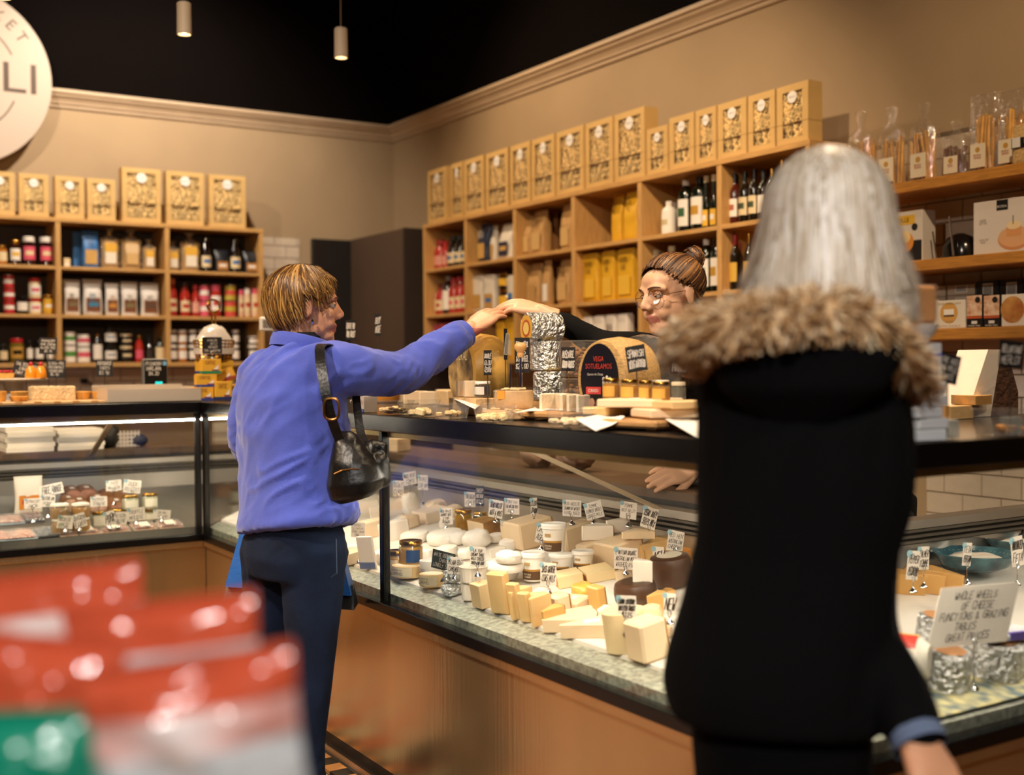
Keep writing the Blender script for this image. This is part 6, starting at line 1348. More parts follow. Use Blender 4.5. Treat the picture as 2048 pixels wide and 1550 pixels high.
ob('lettering', ftext('Queso de Oveja', .009, .07, -.0715), P('#cfc6b8'), w2, loc=(-.015, 0, .012))
ob('red_flash', MB().box(-.055, .01, -.072, -.0706, -.042, -.022), P('#c83c34'), w2); ob('lettering', ftext('CURADO', .009, .045, -.0728), P('#efe6dc'), w2, loc=(-.022, 0, -.032))
for i in range(3): m = MB(); m.T = Matrix.Translation((.022+.014*i, -.0712, .0+.004*(i % 2))) @ Matrix.Rotation(math.pi/2, 4, 'X'); m.lathe([(0, 0), (.006, 0)], 12); m.T = Matrix.Translation((.022+.014*i, -.0712, -.018)); m.box(-.005, .005, -.0002, .0002, -.018, .012); ob('figure_print', m, P('#d8cfc0'), w2)
m = MB(); m.T = Matrix.Translation((-.03, -.0712, -.065)) @ Matrix.Rotation(math.pi/2, 4, 'X'); m.lathe([(0, 0), (.012, 0)], 16); ob('seal_print', m, P('#b98a70'), w2)
fm_ = MB(); fm_.T = Matrix.Translation((0, .09, -.0)) @ Matrix.Rotation(math.pi/2, 4, 'X'); fm_.lathe([(.118, -.03), (.124, 0), (.118, .03)], 32); ob('plastic_wrap', fm_, CLEAR, w2)
# foil wheels: two standing, one lying across them
OFF = .42
p, w, d, h, rz = put('top', 1062, 1130, 790, 830, .10, hh=.04); tag(ob('display_riser', MB().box(-w/2, w/2, -.05, .05, 0, .040, .002), BOARD, None, p, rz), 'small wooden riser under the foil cheese stack', 'riser')
ch('top', 'foil', 1066, 1132, 750, 818, 'bottom foil-wrapped cheese of the stack by the round board', hh=.092, lift=.042, sticker=P('#d9b45a', .4))
ch('top', 'foil', 1060, 1122, 692, 800, 'middle foil-wrapped cheese of the stack', hh=.094, lift=.137, sticker=P('#d9b45a', .4))
p = on_deck('top', 1088, 800); p = PD(1085, 657, dep(p)+.045)
t = thing('foil_cheese', 'top foil cheese lying on its side under the hands', 'cheese', p, YAWM-R_(6)); rr_ = .052; m = MB(); m.T = Matrix.Rotation(math.pi/2, 4, 'X'); nz = V((4, 1, 2))
def f_(u, v):
    pr = [(0, 0), (.9, 0), (1, .06), (1, .5), (1, .94), (.9, 1), (0, 1)]; k = v*6; i = min(int(k), 5); fr = k-i; a = 2*math.pi*u; R = pr[i][0]*(1-fr)+pr[i+1][0]*fr; z = pr[i][1]*(1-fr)+pr[i+1][1]*fr; R *= 1+.03*noise.noise(V((math.cos(a)*5, math.sin(a)*5, z*6))+nz); return (rr_*R*math.cos(a), rr_*R*math.sin(a), .115*(z-.5))
m.grid(f_, 44, 20); ob('foil', autosmooth(m.mesh('foil'), R_(25)), FOIL, t)
fl = face_disc(t, .042, -.0585, mat('gold_label', '#d9a63e', .4)); face_disc(t, .028, -.0590, P('#b4532c', .4)); face_disc(t, .020, -.0594, P('#e6c66a', .4))
OFF = .36
ch('top', 'foil', 986, 1060, 752, 806, 'low foil-wrapped round behind the cut cheese', hh=.075)
OFF = None
# round board with cut half cheese, fork with wooden knob, crumbs
OFF = .12; p, w, d, h, rz = put('top', 962, 1080, 796, 822, None, hh=.03); t = thing('serving_board', 'round pale wooden board carrying the cut cheese', 'board', p, rz); r = w/2
ob('slab', autosmooth(MB().lathe([(0, 0), (r-.004, 0), (r, .004), (r, .022), (r-.004, .026), (0, .026)], 48).mesh('slab')), LBOARD, t)
bt = ZT1+.028; bp0 = p.copy()
def onb(px, o_): q = PX(px, 800, XM+o_); q.z = bt; return q
q = onb(1028, .20); m_ = mpp(q); t = thing('cut_cheese', 'cut cheese with crumbly top and brown rind on the round board', 'cheese', V((q.x, q.y, bt)), YAWM+R_(30)); r = .056
ob('rind', autosmooth(MB().lathe([(0, 0), (r-.004, 0), (r, .005), (r+.002, .03), (r, .052), (r-.003, .055)], 40).mesh('cc')), mat('grey_rind', '#c2a176', .7, var=.25, vs=16, bump=.2), t); ob('paste', MB().lathe([(0, .050), (r*.6, .052), (r-.002, .055)], 32), CM('cream'), t)
m = MB(); m.T = Matrix.Translation((-.012, -r-.0015, .042)); m.box(-.012, .012, -.001, .002, -.012, .012); ob('seal', m, P('#d99a3c', .4), t)
cr = MB(); rn = random.Random(8)
for i in range(26): 
    a = rn.uniform(0, 6.28); R = rn.uniform(0, .045); cr.T = Matrix.Translation((R*math.cos(a), R*math.sin(a), .055)) @ Matrix.Rotation(rn.uniform(0, 3), 4, 'Z'); s = rn.uniform(.004, .009); cr.box(-s, s, -s*.5, s*.5, 0, s*.8, s*.2)
cr.T = Matrix(); o = ob('crumbs', cr, CRUMB, t); tag(o, kind='stuff')
q2 = V((q.x, q.y, bt+.056))+RT*.02
t = thing('cheese_fork', 'two-pronged cheese fork with turned wooden knob stuck in the cut cheese', 'fork', q2, YAWM+R_(30))
ob('knob', autosmooth(MB().lathe([(0, .095), (.008, .095), (.010, .102), (.009, .108), (.013, .114), (.018, .122), (.018, .130), (.013, .137), (0, .139)], 24).mesh('knob')), mat('turned_wood', '#d9a868', .4), t); ob('shank', MB().tube([(0, 0, .0), (0, 0, .096)], .0036, 8), CHROME, t); ob('blade', MB().box(-.034, -.010, -.0008, .0008, .0, .035), CHROME, t); ob('prong', MB().tube([(-.034, 0, 0), (-.034, 0, .075)], .0028, 8), CHROME, t)
for i in range(9):
    qx = onb(rn.uniform(985, 1050), rn.uniform(.115, .13)); m = MB().box(-.006, .006, -.004, .004, 0, .004, .001); tag(ob('cheese_crumb', m, CRUMB, None, qx+V((0, 0, .0005)), rn.uniform(0, 3)), 'loose cheese crumb on the round board, %s from the wrapped wheel' % ORD[i], 'crumb', 'crumbs on the round board')
def paper(pts, label):
    """a sheet of paper: 4x4 control grid of (px, py, z) corners bilinear with sag"""
    m = MB(); a, b, c, d = [PZ(x, y, z) for x, y, z in pts]
    def f(u, v): q = a*(1-u)*(1-v)+b*u*(1-v)+c*u*v+d*(1-u)*v; return q+UP*(.006*math.sin(u*5)*math.sin(v*4)*v)
    m.grid(f, 8, 8); o = ob('paper_sheet', autosmooth(m.mesh('paper'), R_(60)), PAPER); so = o.modifiers.new('s', 'SOLIDIFY'); so.thickness = .0006; tag(o, label, 'paper', 'sheets of wrapping paper'); return o
paper([(908, 798, ZT1+.05), (950, 818, ZT1+.035), (975, 798, ZT1+.03), (945, 790, ZT1+.045)], 'curled white paper corner left of the round board')
# olives, nuts and honey
def clamshell(x0, x1, yt, yb, label, fill, n, lift=0, seed=3):
    p, w, d, h, rz = put('top', x0, x1, yt, yb, .10, lift); h = (yb-yt)*mpp(p)*.95; t = thing('clear_container', label, 'container', p, rz+R_(20), 'clear snack containers'); m = MB()
    def ring(q, z): X, Y = w/2*q, d/2*q; return [(-X, -Y, z), (X, -Y, z), (X, Y, z), (-X, Y, z)]
    m.rings([ring(.86, 0), ring(.98, h*.9), ring(1.04, h*.91), ring(1.04, h*.96), ring(.9, h)], True, True); ob('shell', m, CLEAR, t); b = MB(); rn = random.Random(seed)
    for i in range(n): b.sphere((rn.uniform(-.40, .40)*w, rn.uniform(-.42, .36)*d, rn.uniform(.05, .8)*h), (rn.uniform(.006, .011), .006, .006), 7, 5)
    o = ob('nuts', b, fill, t); tag(o, kind='stuff'); return t
NUT = mat('nuts_brown', '#8a5a28', .5, var=.4, vs=40); OLI = mat('olives', '#7a5e1c', .3, var=.4, vs=40)
OFF = 0.44
clamshell(1128, 1200, 765, 842, 'lower clear box of brown nuts behind the signs', NUT, 130); clamshell(1128, 1196, 690, 766, 'upper clear box of brown nuts by the black sleeve', NUT, 130, lift=.118)
OFF = 0.32
clamshell(1098, 1172, 764, 800, 'low clear tray of olives behind the wedges', OLI, 90)
HONEY_ = mat('honey', '#c98318', .2, var=.15, vs=9)
OFF = 0.20
for i, (a, b, yt, yb, l) in enumerate([(1205, 1240, 745, 830, .062), (1241, 1278, 745, 828, .062), (1277, 1306, 747, 824, .062), (1304, 1341, 745, 824, .062)]):
    p, w, d, h, rz = put('top', a, b, yt, yb, None, 0); cjar('top', a, b, 745, 789-i, 'honey jar in the upper row, %s from the sheep cheese' % ORD[i], HONEY_, GLD, P('#d9a648', .5), lift=.063, yaw=25)
for i, (a, b) in enumerate([(1190, 1222), (1224, 1256), (1258, 1290), (1292, 1324)]): cjar('top', a, b, 783, 829-i, 'honey jar in the lower row, %s from the blue-cheese wedges' % ORD[i], HONEY_, GLD, None)
OFF = 0.30
cjar('top', 1300, 1340, 722, 772, 'wide jar of seeds with white-topped lid behind the honey', NUT, P('#e6d9c0', .4), None, lift=.05)
cjar('top', 1342, 1372, 752, 800, 'small clear glass behind the slabs', CLEAR, P('#d9c9a8', .3), None, lift=.05)
p_, w_, d_, h_2, rz_ = put('top', 1296, 1376, 780, 812, .09, hh=.048); tag(ob('display_riser', MB().box(-w_/2, w_/2, -d_/2, d_/2, 0, .048, .002), BOARD, None, p_, rz_), 'dark wooden riser behind the honey jars', 'riser')
OFF = None
# blue cheese wedges on a board, slabs on a board
def board(x0, x1, yt, yb, depth, label, m=BOARD, th=.024):
    p, w, d, h, rz = put('top', x0, x1, yt, yb, depth, 0, th); t = thing('serving_board', label, 'board', p, rz+R_(12)); ob('plank', MB().box(-w/2, w/2, -d/2, d/2, .006, th, .005), m, t)
    for s in (-1, 1): ob('batten', MB().box(s*w*.36-.015, s*w*.36+.015, -d*.42, d*.42, 0, .006), m, t)
    return p
OFF = .20
board(1036, 1190, 808, 840, .18, 'wooden board under the blue-cheese wedges'); OFF = .10; board(1212, 1396, 828, 866, .24, 'dark wooden board under the flat cheese slabs')
BLUEV = mat('blue_cheese', '#ead9bc', .45, var=.0, vs=60, col2='#cdc1a4')
OFF = 0.24
for i, (a, b, y0, y1, yw) in enumerate([(1072, 1128, 773, 826, 12), (1104, 1150, 790, 828, 30), (1132, 1176, 772, 828, 12), (1160, 1196, 774, 826, 5)]):
    t = ch('top', 'wedge', a, b, y0, y1, 'veined blue-cheese wedge on the board, %s from the round board' % ORD[i], 'cream', .13, yaw=yw+20, hh=.045, lift=.026, sticker=P('#efe8dc')); [setattr(c.material_slots[0], 'link', 'OBJECT') or setattr(c.material_slots[0], 'material', BLUEV) for c in t.children if c.name.startswith('paste')]
OFF = 0.15
for i, (a, b, y0, y1, yw, l, c, dd, hh) in enumerate([(1188, 1262, 806, 838, 10, .027, 'yellow', .13, .020), (1216, 1346, 786, 838, 25, .050, 'cream', .17, .020), (1290, 1392, 780, 826, -15, .027, 'cream', .16, .022), (1330, 1394, 800, 838, 0, .051, 'yellow', .12, .018)]):
    ch('top', 'slice', a, b, y0, y1, 'flat hard-cheese slab in the pile near the dark coat, %s' % ORD[i], c, dd, yaw=yw, lift=l, hh=hh, sticker=P('#efe8dc') if i == 1 else None)
OFF = None
paper([(1152, 838, ZT1+.03), (1192, 862, ZT1+.004), (1250, 836, ZT1+.028), (1210, 826, ZT1+.03)], 'white paper hanging off the slab board by the cubes')
paper([(1330, 838, ZT1+.028), (1396, 876, ZT1+.002), (1402, 846, ZT1+.022), (1390, 826, ZT1+.028)], 'white paper sheet drooping beside the dark coat')
paper([(1030, 826, ZT1+.03), (1060, 822, ZT1+.028), (1104, 818, ZT1+.028), (1070, 814, ZT1+.03)], 'white paper edge under the blue-cheese wedges')
# signs on the counter
def ts(x, y, w, h, o_, lines, label, lift=0, tilt=0, yaw=28, rod=False, weight=.11):
    global OFF; OFF = o_; yb = 800
    return pc('top', x, y, w, h, yb, lines, label, lift, True, tilt, yaw, rod=rod, name='chalk_sign', weight=weight)
ts(703, 661, 25, 40, 0.5, ['COFFEE POT', 'WINE RACKET'], 'thin chalk sign just past the shopper chin', rod=True)
ts(757, 651, 12, 44, 0.5, ['BUY', 'MORE'], 'narrow edge-on chalk sign above the blue sleeve', yaw=75, rod=True)
ts(976, 727, 16, 50, 0.24, ['DOUBLE', 'GLOU', 'CESTER'], 'small chalk sign leaning on the big wrapped wheel', yaw=70, rod=True)
ts(1012, 690, 8, 62, 0.3, ['PROVOLONE'], 'edge-on chalk sign behind the fingertips', yaw=95, rod=True)
ts(1045, 712, 34, 70, 0.27, ['WHOLE WHEEL', '$55', '1/2 WHEEL', '$28.00'], 'tall whole wheel price chalk sign behind the wooden knob', weight=.14)
ts(1137, 720, 31, 48, 0.3, ['MUSCATEL', 'DRIED GRAPES'], 'chalk sign on clip before the nut boxes')
ts(1273, 719, 42, 52, 0.245, ['SPANISH', 'YOUNG MANCHEGO'], 'tilted chalk sign over the upright sheep cheese', tilt=-9, rod=True)
ts(1362, 738, 44, 24, 0.4, ['PARMESAN'], 'chalk sign half hidden by the fur trim', rod=True)
OFF = .48
t = ch('top', 'wheel', 722, 800, 670, 806, 'orange wheel end in plastic behind the blue sleeve', 'orange', hh=.165, rind=mat('orange_rind', '#c98636', .4, var=.2, vs=10))
OFF = None
# ================================================================ cake counter
def topL(*a, **k): return put('topL', *a, **k)
p, w, d, h, rz = topL(-60, 196, 800, 816, .30, hh=.012); t = thing('cake_board', 'long striped wooden board under cakes and pies', 'board', p, 0)
ob('plank', MB().box(-w/2, w/2, -d/2, d/2, 0, .012, .002), LBOARD, t)
for i in range(7): ob('inlay', MB().box(-w/2+w*(i+.2)/7, -w/2+w*(i+.55)/7, -d/2-.001, -d/2+.02, .001, .0125), BOARD, t)
LB_ = .013
def tart(x0, x1, yt, yb, label, lift, fillm, scal=True):
    p, w, d, h, rz = topL(x0, x1, yt, yb, None, lift=lift); h = max(.02, (yb-yt)*mpp(p)*.75); t = thing('tart', label, 'tart', p, 0, 'pies and tarts on the striped board'); r = w/2; rg = []
    for z, k in ((0, .80), (h*.9, 1), (h, .97), (h*.8, .90)): rg.append([(r*k*(1+(.02 if j % 2 else 0))*math.cos(2*math.pi*j/40), r*k*(1+(.02 if j % 2 else 0))*math.sin(2*math.pi*j/40), z) for j in range(40)])
    m = MB(); m.rings(rg, True, False); ob('crust', m, mat('pastry', '#c99444', .6, var=.25, vs=14, bump=.2), t); ob('filling', autosmooth(MB().lathe([(r*.92, h*.82), (r*.6, h*.9), (0, h*.95)], 24).mesh('fill')), fillm, t)
PAST = mat('baked_top', '#d6a04e', .5, var=.35, vs=20, bump=.3)
tart(20, 58, 796, 809, 'small fluted tart at the bottom of the pair', LB_, PAST); OFF = .035; tart(22, 57, 787, 799, 'small fluted tart on top of the pair', LB_+.024, PAST); OFF = None; tart(-14, 13, 782, 810, 'pie at the very edge of the picture', LB_, PAST)
for i, (a, b) in enumerate([(145, 182), (184, 213), (215, 252)]): tart(a, b, 784, 805-i*.6, 'golden pie beside the steel tray, %s from the coconut cakes' % ORD[i], LB_, PAST)
COCO = mat('coconut_crumb', '#ddc49a', .8, var=.25, vs=50, bump=1, bs=90)
for i, (a, b) in enumerate([(61, 106), (108, 147)]):
    p, w, d, h, rz = topL(a, b, 778, 806, .09, lift=LB_); t = thing('coconut_cake', 'square coconut-crumbed cake, %s' % ['nearer the fluted tarts', 'nearer the golden pies'][i], 'cake', p, 0, 'coconut cakes'); m = MB(); w *= .96
    def f(u, v, w=w, d=d, h=h, i=i):
        a = 2*math.pi*u; pr = [(0, 0), (.97, 0), (1, .1), (1, .9), (.95, 1), (0, 1)]; k = v*5; j = min(int(k), 4); fr = k-j; R = pr[j][0]*(1-fr)+pr[j+1][0]*fr; z = pr[j][1]*(1-fr)+pr[j+1][1]*fr; q = max(abs(math.cos(a)), abs(math.sin(a))); x, y = math.cos(a)/q*R, math.sin(a)/q*R; n_ = 1+.03*noise.noise(V((x*9+i*3, y*9, z*9))); return (x*w/2*n_, y*d/2*n_, h*z*n_)
    m.grid(f, 48, 20); ob('cake_body', m, COCO, t)
# steel tray
p, w, d, h, rz = topL(200, 386, 780, 811, .30, hh=.06); t = thing('steel_tray', 'deep stainless tray beside the golden pies', 'tray', p, 0); m = MB(); q = .003
for a in (('front_wall', -w/2, w/2, -d/2, -d/2+q, 0, .058), ('rear_wall', -w/2, w/2, d/2-q, d/2, 0, .075), ('tray_base', -w/2, w/2, -d/2, d/2, 0, .003), ('side_wall', -w/2, -w/2+q, -d/2+q, d/2-q, .003, .066), ('side_wall', w/2-q, w/2, -d/2+q, d/2-q, .003, .066)): ob(a[0], MB().box(*a[1:]), mat('satin_steel', '#cfc2b0', .45, .35), t)
for i in range(3):
    qx = PZ(330+i*18, 788, ZT1+.03); tt = thing('portuguese_tart', 'little custard tart inside the steel tray, %s' % ORD[i], 'tart', V((qx.x, p.y-.05+.03*i, ZT1+.005)), 0); ob('crust', autosmooth(MB().lathe([(0, 0), (.026, 0), (.036, .03), (.033, .03), (0, .024)], 24).mesh('pt')), PAST, tt); ob('custard', autosmooth(MB().lathe([(.032, .026), (0, .0255)], 20).mesh('cu')), P('#c98a2c', .3), tt)
# cake stand with cakes
p, w, d, h, rz = topL(-40, 98, 757, 806, None, lift=0); t = thing('cake_stand', 'white footed cake stand behind the tarts', 'cake stand', V((p.x, p.y+.02, ZT1)), 0); zt = PD(30, 757, dep(p)).z-ZT1; r = .15
ob('foot', autosmooth(MB().lathe([(0, 0), (.07, 0), (.068, .008), (.045, .02), (.036, zt*.5), (.05, zt-.012), (0, zt-.012)], 32).mesh('cs')), P('#e6ded2', .3), t); ob('plate', autosmooth(MB().lathe([(0, zt-.012), (r*.9, zt-.012), (r, zt-.004), (r, zt), (r*.97, zt-.002), (0, zt-.002)], 40).mesh('cp')), P('#e6ded2', .3), t)
for i, x in enumerate((62, 82)):
    q = PD(x, 756, dep(p)-.03+.02*i); tt = thing('mousse_cake', 'orange dome mousse topped with a raspberry, %s' % ['behind the tilted slate', 'nearer the hanging sign'][i], 'cake', V((q.x, q.y, ZT1+zt)), 0); ob('dome', autosmooth(MB().lathe([(0, 0), (.024, 0), (.026, .006), (.022, .04), (.012, .056), (0, .06)], 24).mesh('dm')), P('#d9871e', .25, coat=.4), tt); ob('raspberry', autosmooth(MB().sphere((0, 0, .066), .010, 10, 8).mesh('rb')), P('#b3202c', .4), tt)
q = PD(10, 756, dep(p)-.02); tt = thing('berry_tart', 'round tart heaped with red berries on the stand', 'tart', V((q.x, q.y, ZT1+zt)), 0); ob('crust', autosmooth(MB().lathe([(0, 0), (.036, 0), (.042, .026), (0, .026)], 28).mesh('bt')), PAST, tt); b = MB(); rn = random.Random(3)
for i in range(18): a = rn.uniform(0, 6.28); R = rn.uniform(0, .034); b.sphere((R*math.cos(a), R*math.sin(a), .032), .0075, 8, 6)
o = ob('berries', b, P('#a8202c', .3), tt); tag(o, kind='stuff')
def tl(x, y, w, h, yb, lines, label, tilt=0, yaw=-8, lift=0, weight=.11): return pc('topL', x, y, w, h, yb, lines, label, lift, True, tilt, yaw, rod=True, name='chalk_sign', weight=weight)
YW['topL'] = 0
tl(53, 740, 48, 32, 800, ['SALTED CHOC', 'CARAMEL', 'TART $5.90'], 'tilted slate sign for the caramel tart', tilt=14)
tl(113, 739, 36, 36, 801, ['GLUTEN FREE', 'PASSIONFRUIT', 'POUNDCAKE', '$5.90'], 'square slate sign above the coconut cakes', tilt=2)
tl(98, 693, 33, 33, 795, ['RASPBERRY', 'PEAR TERRINE', 'GLUTEN FREE', '$5.90'], 'highest slate sign of the cake counter', tilt=3)
tl(210, 737, 32, 34, 800, ['PORTUGUESE', 'TARTS', '$3.90'], 'slate sign standing before the steel tray')
# scale with slate in front
p, w, d, h, rz = topL(318, 366, 717, 800, .06, hh=.17); p = p+V((0, .28, 0)); w *= 1.06
t = thing('shop_scale', 'black shop scale display with cyan digits behind the steel tray', 'scale', V((p.x, p.y, ZT1)), 0); zc_ = PD(342, 717, dep(p)).z-ZT1; zb_ = PD(342, 775, dep(p)).z-ZT1
ob('scale_base', MB().box(-w*.9, w*.9, -.08, .16, 0, .05, .006), P('#8a8680', .4), t); ob('pillar', MB().box(-.012, .012, -.012, .012, .05, zb_+.02), P('#3a3836', .4), t); ob('display_case_frame', MB().box(-w/2, w/2, -.02, .02, zb_, zc_, .006), P('#6b6a66', .35), t); ob('screen', MB().box(-w/2+.006, w/2-.006, -.022, -.0202, zb_+.006, zc_-.006), P('#0c0d0e', .3), t)
ob('digits', ftext('000', .016, .034, -.0235), mat('cyan_digits', '#22e6e0', .4, emit=2.0), t, loc=(w*.12, 0, zb_+.022)); s = script(['PISTACHIO', 'BAKLAVA', '$4.20'], w*.7, (zc_-zb_)*.55, 5, .15, .12, -.0236); ob('lettering', s.mesh('lettering', fix=False), CHALK, t, loc=(-w*.08, 0, zb_+(zc_-zb_)*.66)); ob('price_key', MB().box(w*.30, w*.44, -.0235, -.0222, zc_-.034, zc_-.014), P('#6aa0c0', .4), t)
# anchovy boxes and basket
OY = '#dba52e'
def ortiz(x0, x1, yt, yb, i, dy, lift, yaw, band, depth=.05, tilt=0):
    p, w, d, h, rz = topL(x0, x1, yt, yb, depth, lift=lift); h = (yb-yt)*mpp(p); p = p+V((0, dy, 0)); lb = ['lowest yellow fish tin carton beside the steel tray', 'yellow fish tin carton second up by the tray', 'yellow fish tin carton on top with the sign on it', 'dark-banded yellow carton in front', 'yellow carton nearest the blue fleece', 'tilted yellow and red carton leaning on the pile', 'yellow carton at the back of the pile under the basket', 'upper yellow carton at the back of the pile'][i]
    t = thing('fish_carton', lb, 'carton', p, R_(yaw), 'yellow fish tin cartons', rot=(0, R_(tilt), R_(yaw))); ob('carton_body', MB().box(-w/2, w/2, -d/2, d/2, 0, h, .001), P(OY, .5), t); ob('colour_band', MB().box(-w/2-.0004, w/2+.0004, -d/2-.0012, d/2+.0004, h*.02, h*.2), P(band, .5), t); ob('lettering', ftext('ORTIZ', h*.24, w*.52, -d/2-.0022), P('#7a2c16'), t, loc=(-w*.08, 0, h*.76))
    m = MB(); m.add([(w*.08, -d/2-.0016, h*.3), (w*.34, -d/2-.0016, h*.3), (w*.36, -d/2-.0016, h*.62)], [(0, 1, 2)]); ob('sail_print', m, P('#e4ddd0'), t); m = MB().box(w*.02, w*.38, -d/2-.0018, -d/2-.001, h*.22, h*.30); ob('boat_print', m, P('#8a3a4a'), t); return p, h
ortiz(385, 425, 783, 810, 0, 0, 0, -4, '#2a3f8a'); OFF = .03
p0, h0 = ortiz(391, 431, 759, 784, 1, .0, .062, -4, '#2a3f8a'); p1, h1_ = ortiz(402, 440, 728, 758, 2, .0, .122, -4, '#1f7a52')
OFF = None; ortiz(425, 457, 772, 810, 3, -.03, 0, -4, '#1c2a5a'); ortiz(458, 486, 778, 809, 4, .02, 0, -4, '#2a3f8a'); OFF = .06; ortiz(438, 478, 744, 768, 5, .03, .085, -30, '#9a2f22', tilt=-24)
OFF = None
for j in range(3):
    p, w, d, h, rz = topL(404, 470, 757, 800, .09); q = V((p.x+.02, p.y+.12, ZT1+.0+.062*j)); t = thing('fish_carton', ['yellow carton at the back of the pile, lowest', 'yellow carton at the back of the pile, middle', 'yellow carton at the back of the pile under the basket'][j], 'carton', q, 0, 'yellow fish tin cartons'); ob('carton_body', MB().box(-.08, .08, -.045, .045, 0, .061, .001), P(OY, .5), t); ob('colour_band', MB().box(-.0804, .0804, -.046, .0454, .001, .012), P('#2a3f8a'), t)
bq = V((q.x, q.y+.0, ZT1+.187)); t = thing('wire_basket', 'gold woven wire basket with ring handle above the yellow cartons', 'basket', bq, 0); r = .098; m = MB()
wz = .095
for j in range(26): a = 2*math.pi*j/26; m.tube([(r*.86*math.cos(a), r*.60*math.sin(a), 0), (r*math.cos(a), r*.72*math.sin(a), wz)], .0022, 5)
ob('uprights', m, GOLD, t)
for k in range(7):
    z = wz*k/6; rr2 = r*(.86+.14*k/6); ob('hoop', MB().tube([(rr2*math.cos(2*math.pi*i/32), rr2*.72*math.sin(2*math.pi*i/32), z) for i in range(33)], .0030 if k in (0, 6) else .0024, 5), GOLD, t)
ob('base_mat', MB().lathe([(0, .001), (r*.84, .001)], 24, sy=.7), BOARD, t)
dm = MB(); nz = V((1, 2, 7)); dm.grid(lambda u, v: (r*.98*math.cos(2*math.pi*u)*math.cos(v*1.5)*(1+.12*noise.noise(V((u*9, v*5, 1)))), r*.7*math.sin(2*math.pi*u)*math.cos(v*1.5), .03+.14*math.sin(v*1.57)*(1+.08*noise.noise(V((u*7, v*6, 3))))), 40, 14); ob('plastic_bag', autosmooth(dm.mesh('pb'), R_(30)), film('bag_film', '#ffffff', 1.1, .08, .2, .45, '#efe6da', bump=.8, bs=30), t)
ring_c = PD(434, 612, dep(bq)); dz = ring_c.z-bq.z; hr = .030
ob('ring_handle', MB().tube([(hr*math.cos(2*math.pi*i/28), 0, dz+hr*math.sin(2*math.pi*i/28)) for i in range(29)], .0045, 8), GOLD, t)
for s in (-1, 1): ob('handle_stem', MB().tube([(s*.008, 0, .10), (s*.008, 0, dz-hr+.002)], .004, 8), GOLD, t)
pp_ = V((p1.x+.01, p1.y, p1.z+h1_)); m_ = mpp(pp_); qd = PD(436, 691, dep(pp_)); sign(pp_+V((0, 0, .001)), 40*m_, 33*m_, qd.z-pp_.z, ['SPANISH', 'ORTIZ', 'ANCHOVY', 'TUNA & SARDINE'], 'chalk sign clipped on the yellow fish cartons', 0, 0, True, name='chalk_sign', seed=9)
# white till display on a pole behind the shopper's head
tp = PD(545, 648, 5.7); t = thing('till_display', 'white framed till display on a pole behind the auburn hair', 'display', V((tp.x, tp.y, ZT1-.0)), R_(-20)); zz = tp.z-ZT1
ob('pole', MB().tube([(0.03, 0, 0), (.03, 0, zz-.03)], .011, 10), P('#b8ac9c', .4), t); ob('foot_plate', MB().box(-.03, .09, -.05, .05, 0, .008, .002), P('#b8ac9c', .4), t); ob('frame', MB().box(-.062, .10, -.014, .014, zz-.034, zz+.034, .006), P('#d8cfc4', .4), t); ob('screen', MB().box(-.046, .09, -.0156, -.0142, zz-.02, zz+.02), P('#7a7268', .2), t)
# ================================================================ left chiller
LP_ = {}
TUR = mat('terrine', '#b98468', .5, var=.3, vs=24); TERP = mat('pale_terrine', '#cfa58c', .5, var=.3, vs=24); CRUST = mat('brown_crust', '#8a5a34', .5, var=.25, vs=14)
def loaf(x0, x1, yt, yb, label, m, depth=.10, lift=0):
    p, w, d, h, rz = put('L', x0, x1, yt, yb, depth, lift); t = thing('terrine', label, 'pate', p, 0, 'pates in the chiller', rot=tilted('L', 0) if not lift else None); N_ = 16
    pts = [(w/2*math.copysign(abs(math.cos(a))**.6, math.cos(a)), h*abs(math.sin(a))**.6) for a in [math.pi*i/N_ for i in range(N_+1)]]
    b = MB(); b.rings([[(x, -d/2+.002, z) for x, z in pts], [(x, d/2, z*.97) for x, z in pts]]); ob('crust', autosmooth(b.mesh('loaf')), CRUST, t); b = MB(); b.prism([(x*.94, .002+z*.93) for x, z in pts], -d/2, -d/2+.003); ob('cut_face', b, m, t); ob('sticker', MB().box(-w*.12, w*.12, -d*.2, d*.1, h*.985, h*1.0), P('#e2ddd4'), t)
loaf(126, 160, 976, 1012, 'dark terrine behind the pale cut ones', TUR); loaf(152, 192, 974, 1010, 'tall terrine with white sticker', TUR); loaf(196, 256, 982, 1012, 'long brown terrine under two price tickets', CRUST)
loaf(122, 150, 994, 1026, 'pink cut terrine nearest the free range card', TERP); loaf(140, 176, 998, 1027, 'pale speckled terrine with rounded top', mat('rillette', '#d8b8a8', .5, var=.2, vs=30)); loaf(176, 212, 992, 1022, 'pink terrine behind its price ticket', TERP); loaf(216, 248, 1000, 1028, 'brown terrine between the jars', TUR)
RIL = mat('rillettes', '#b98a5a', .5, var=.3, vs=20); WHC = mat('white_mousse', '#e0d6bc', .5, var=.15, vs=20); LIDC = P('#d9cfbf', .35)
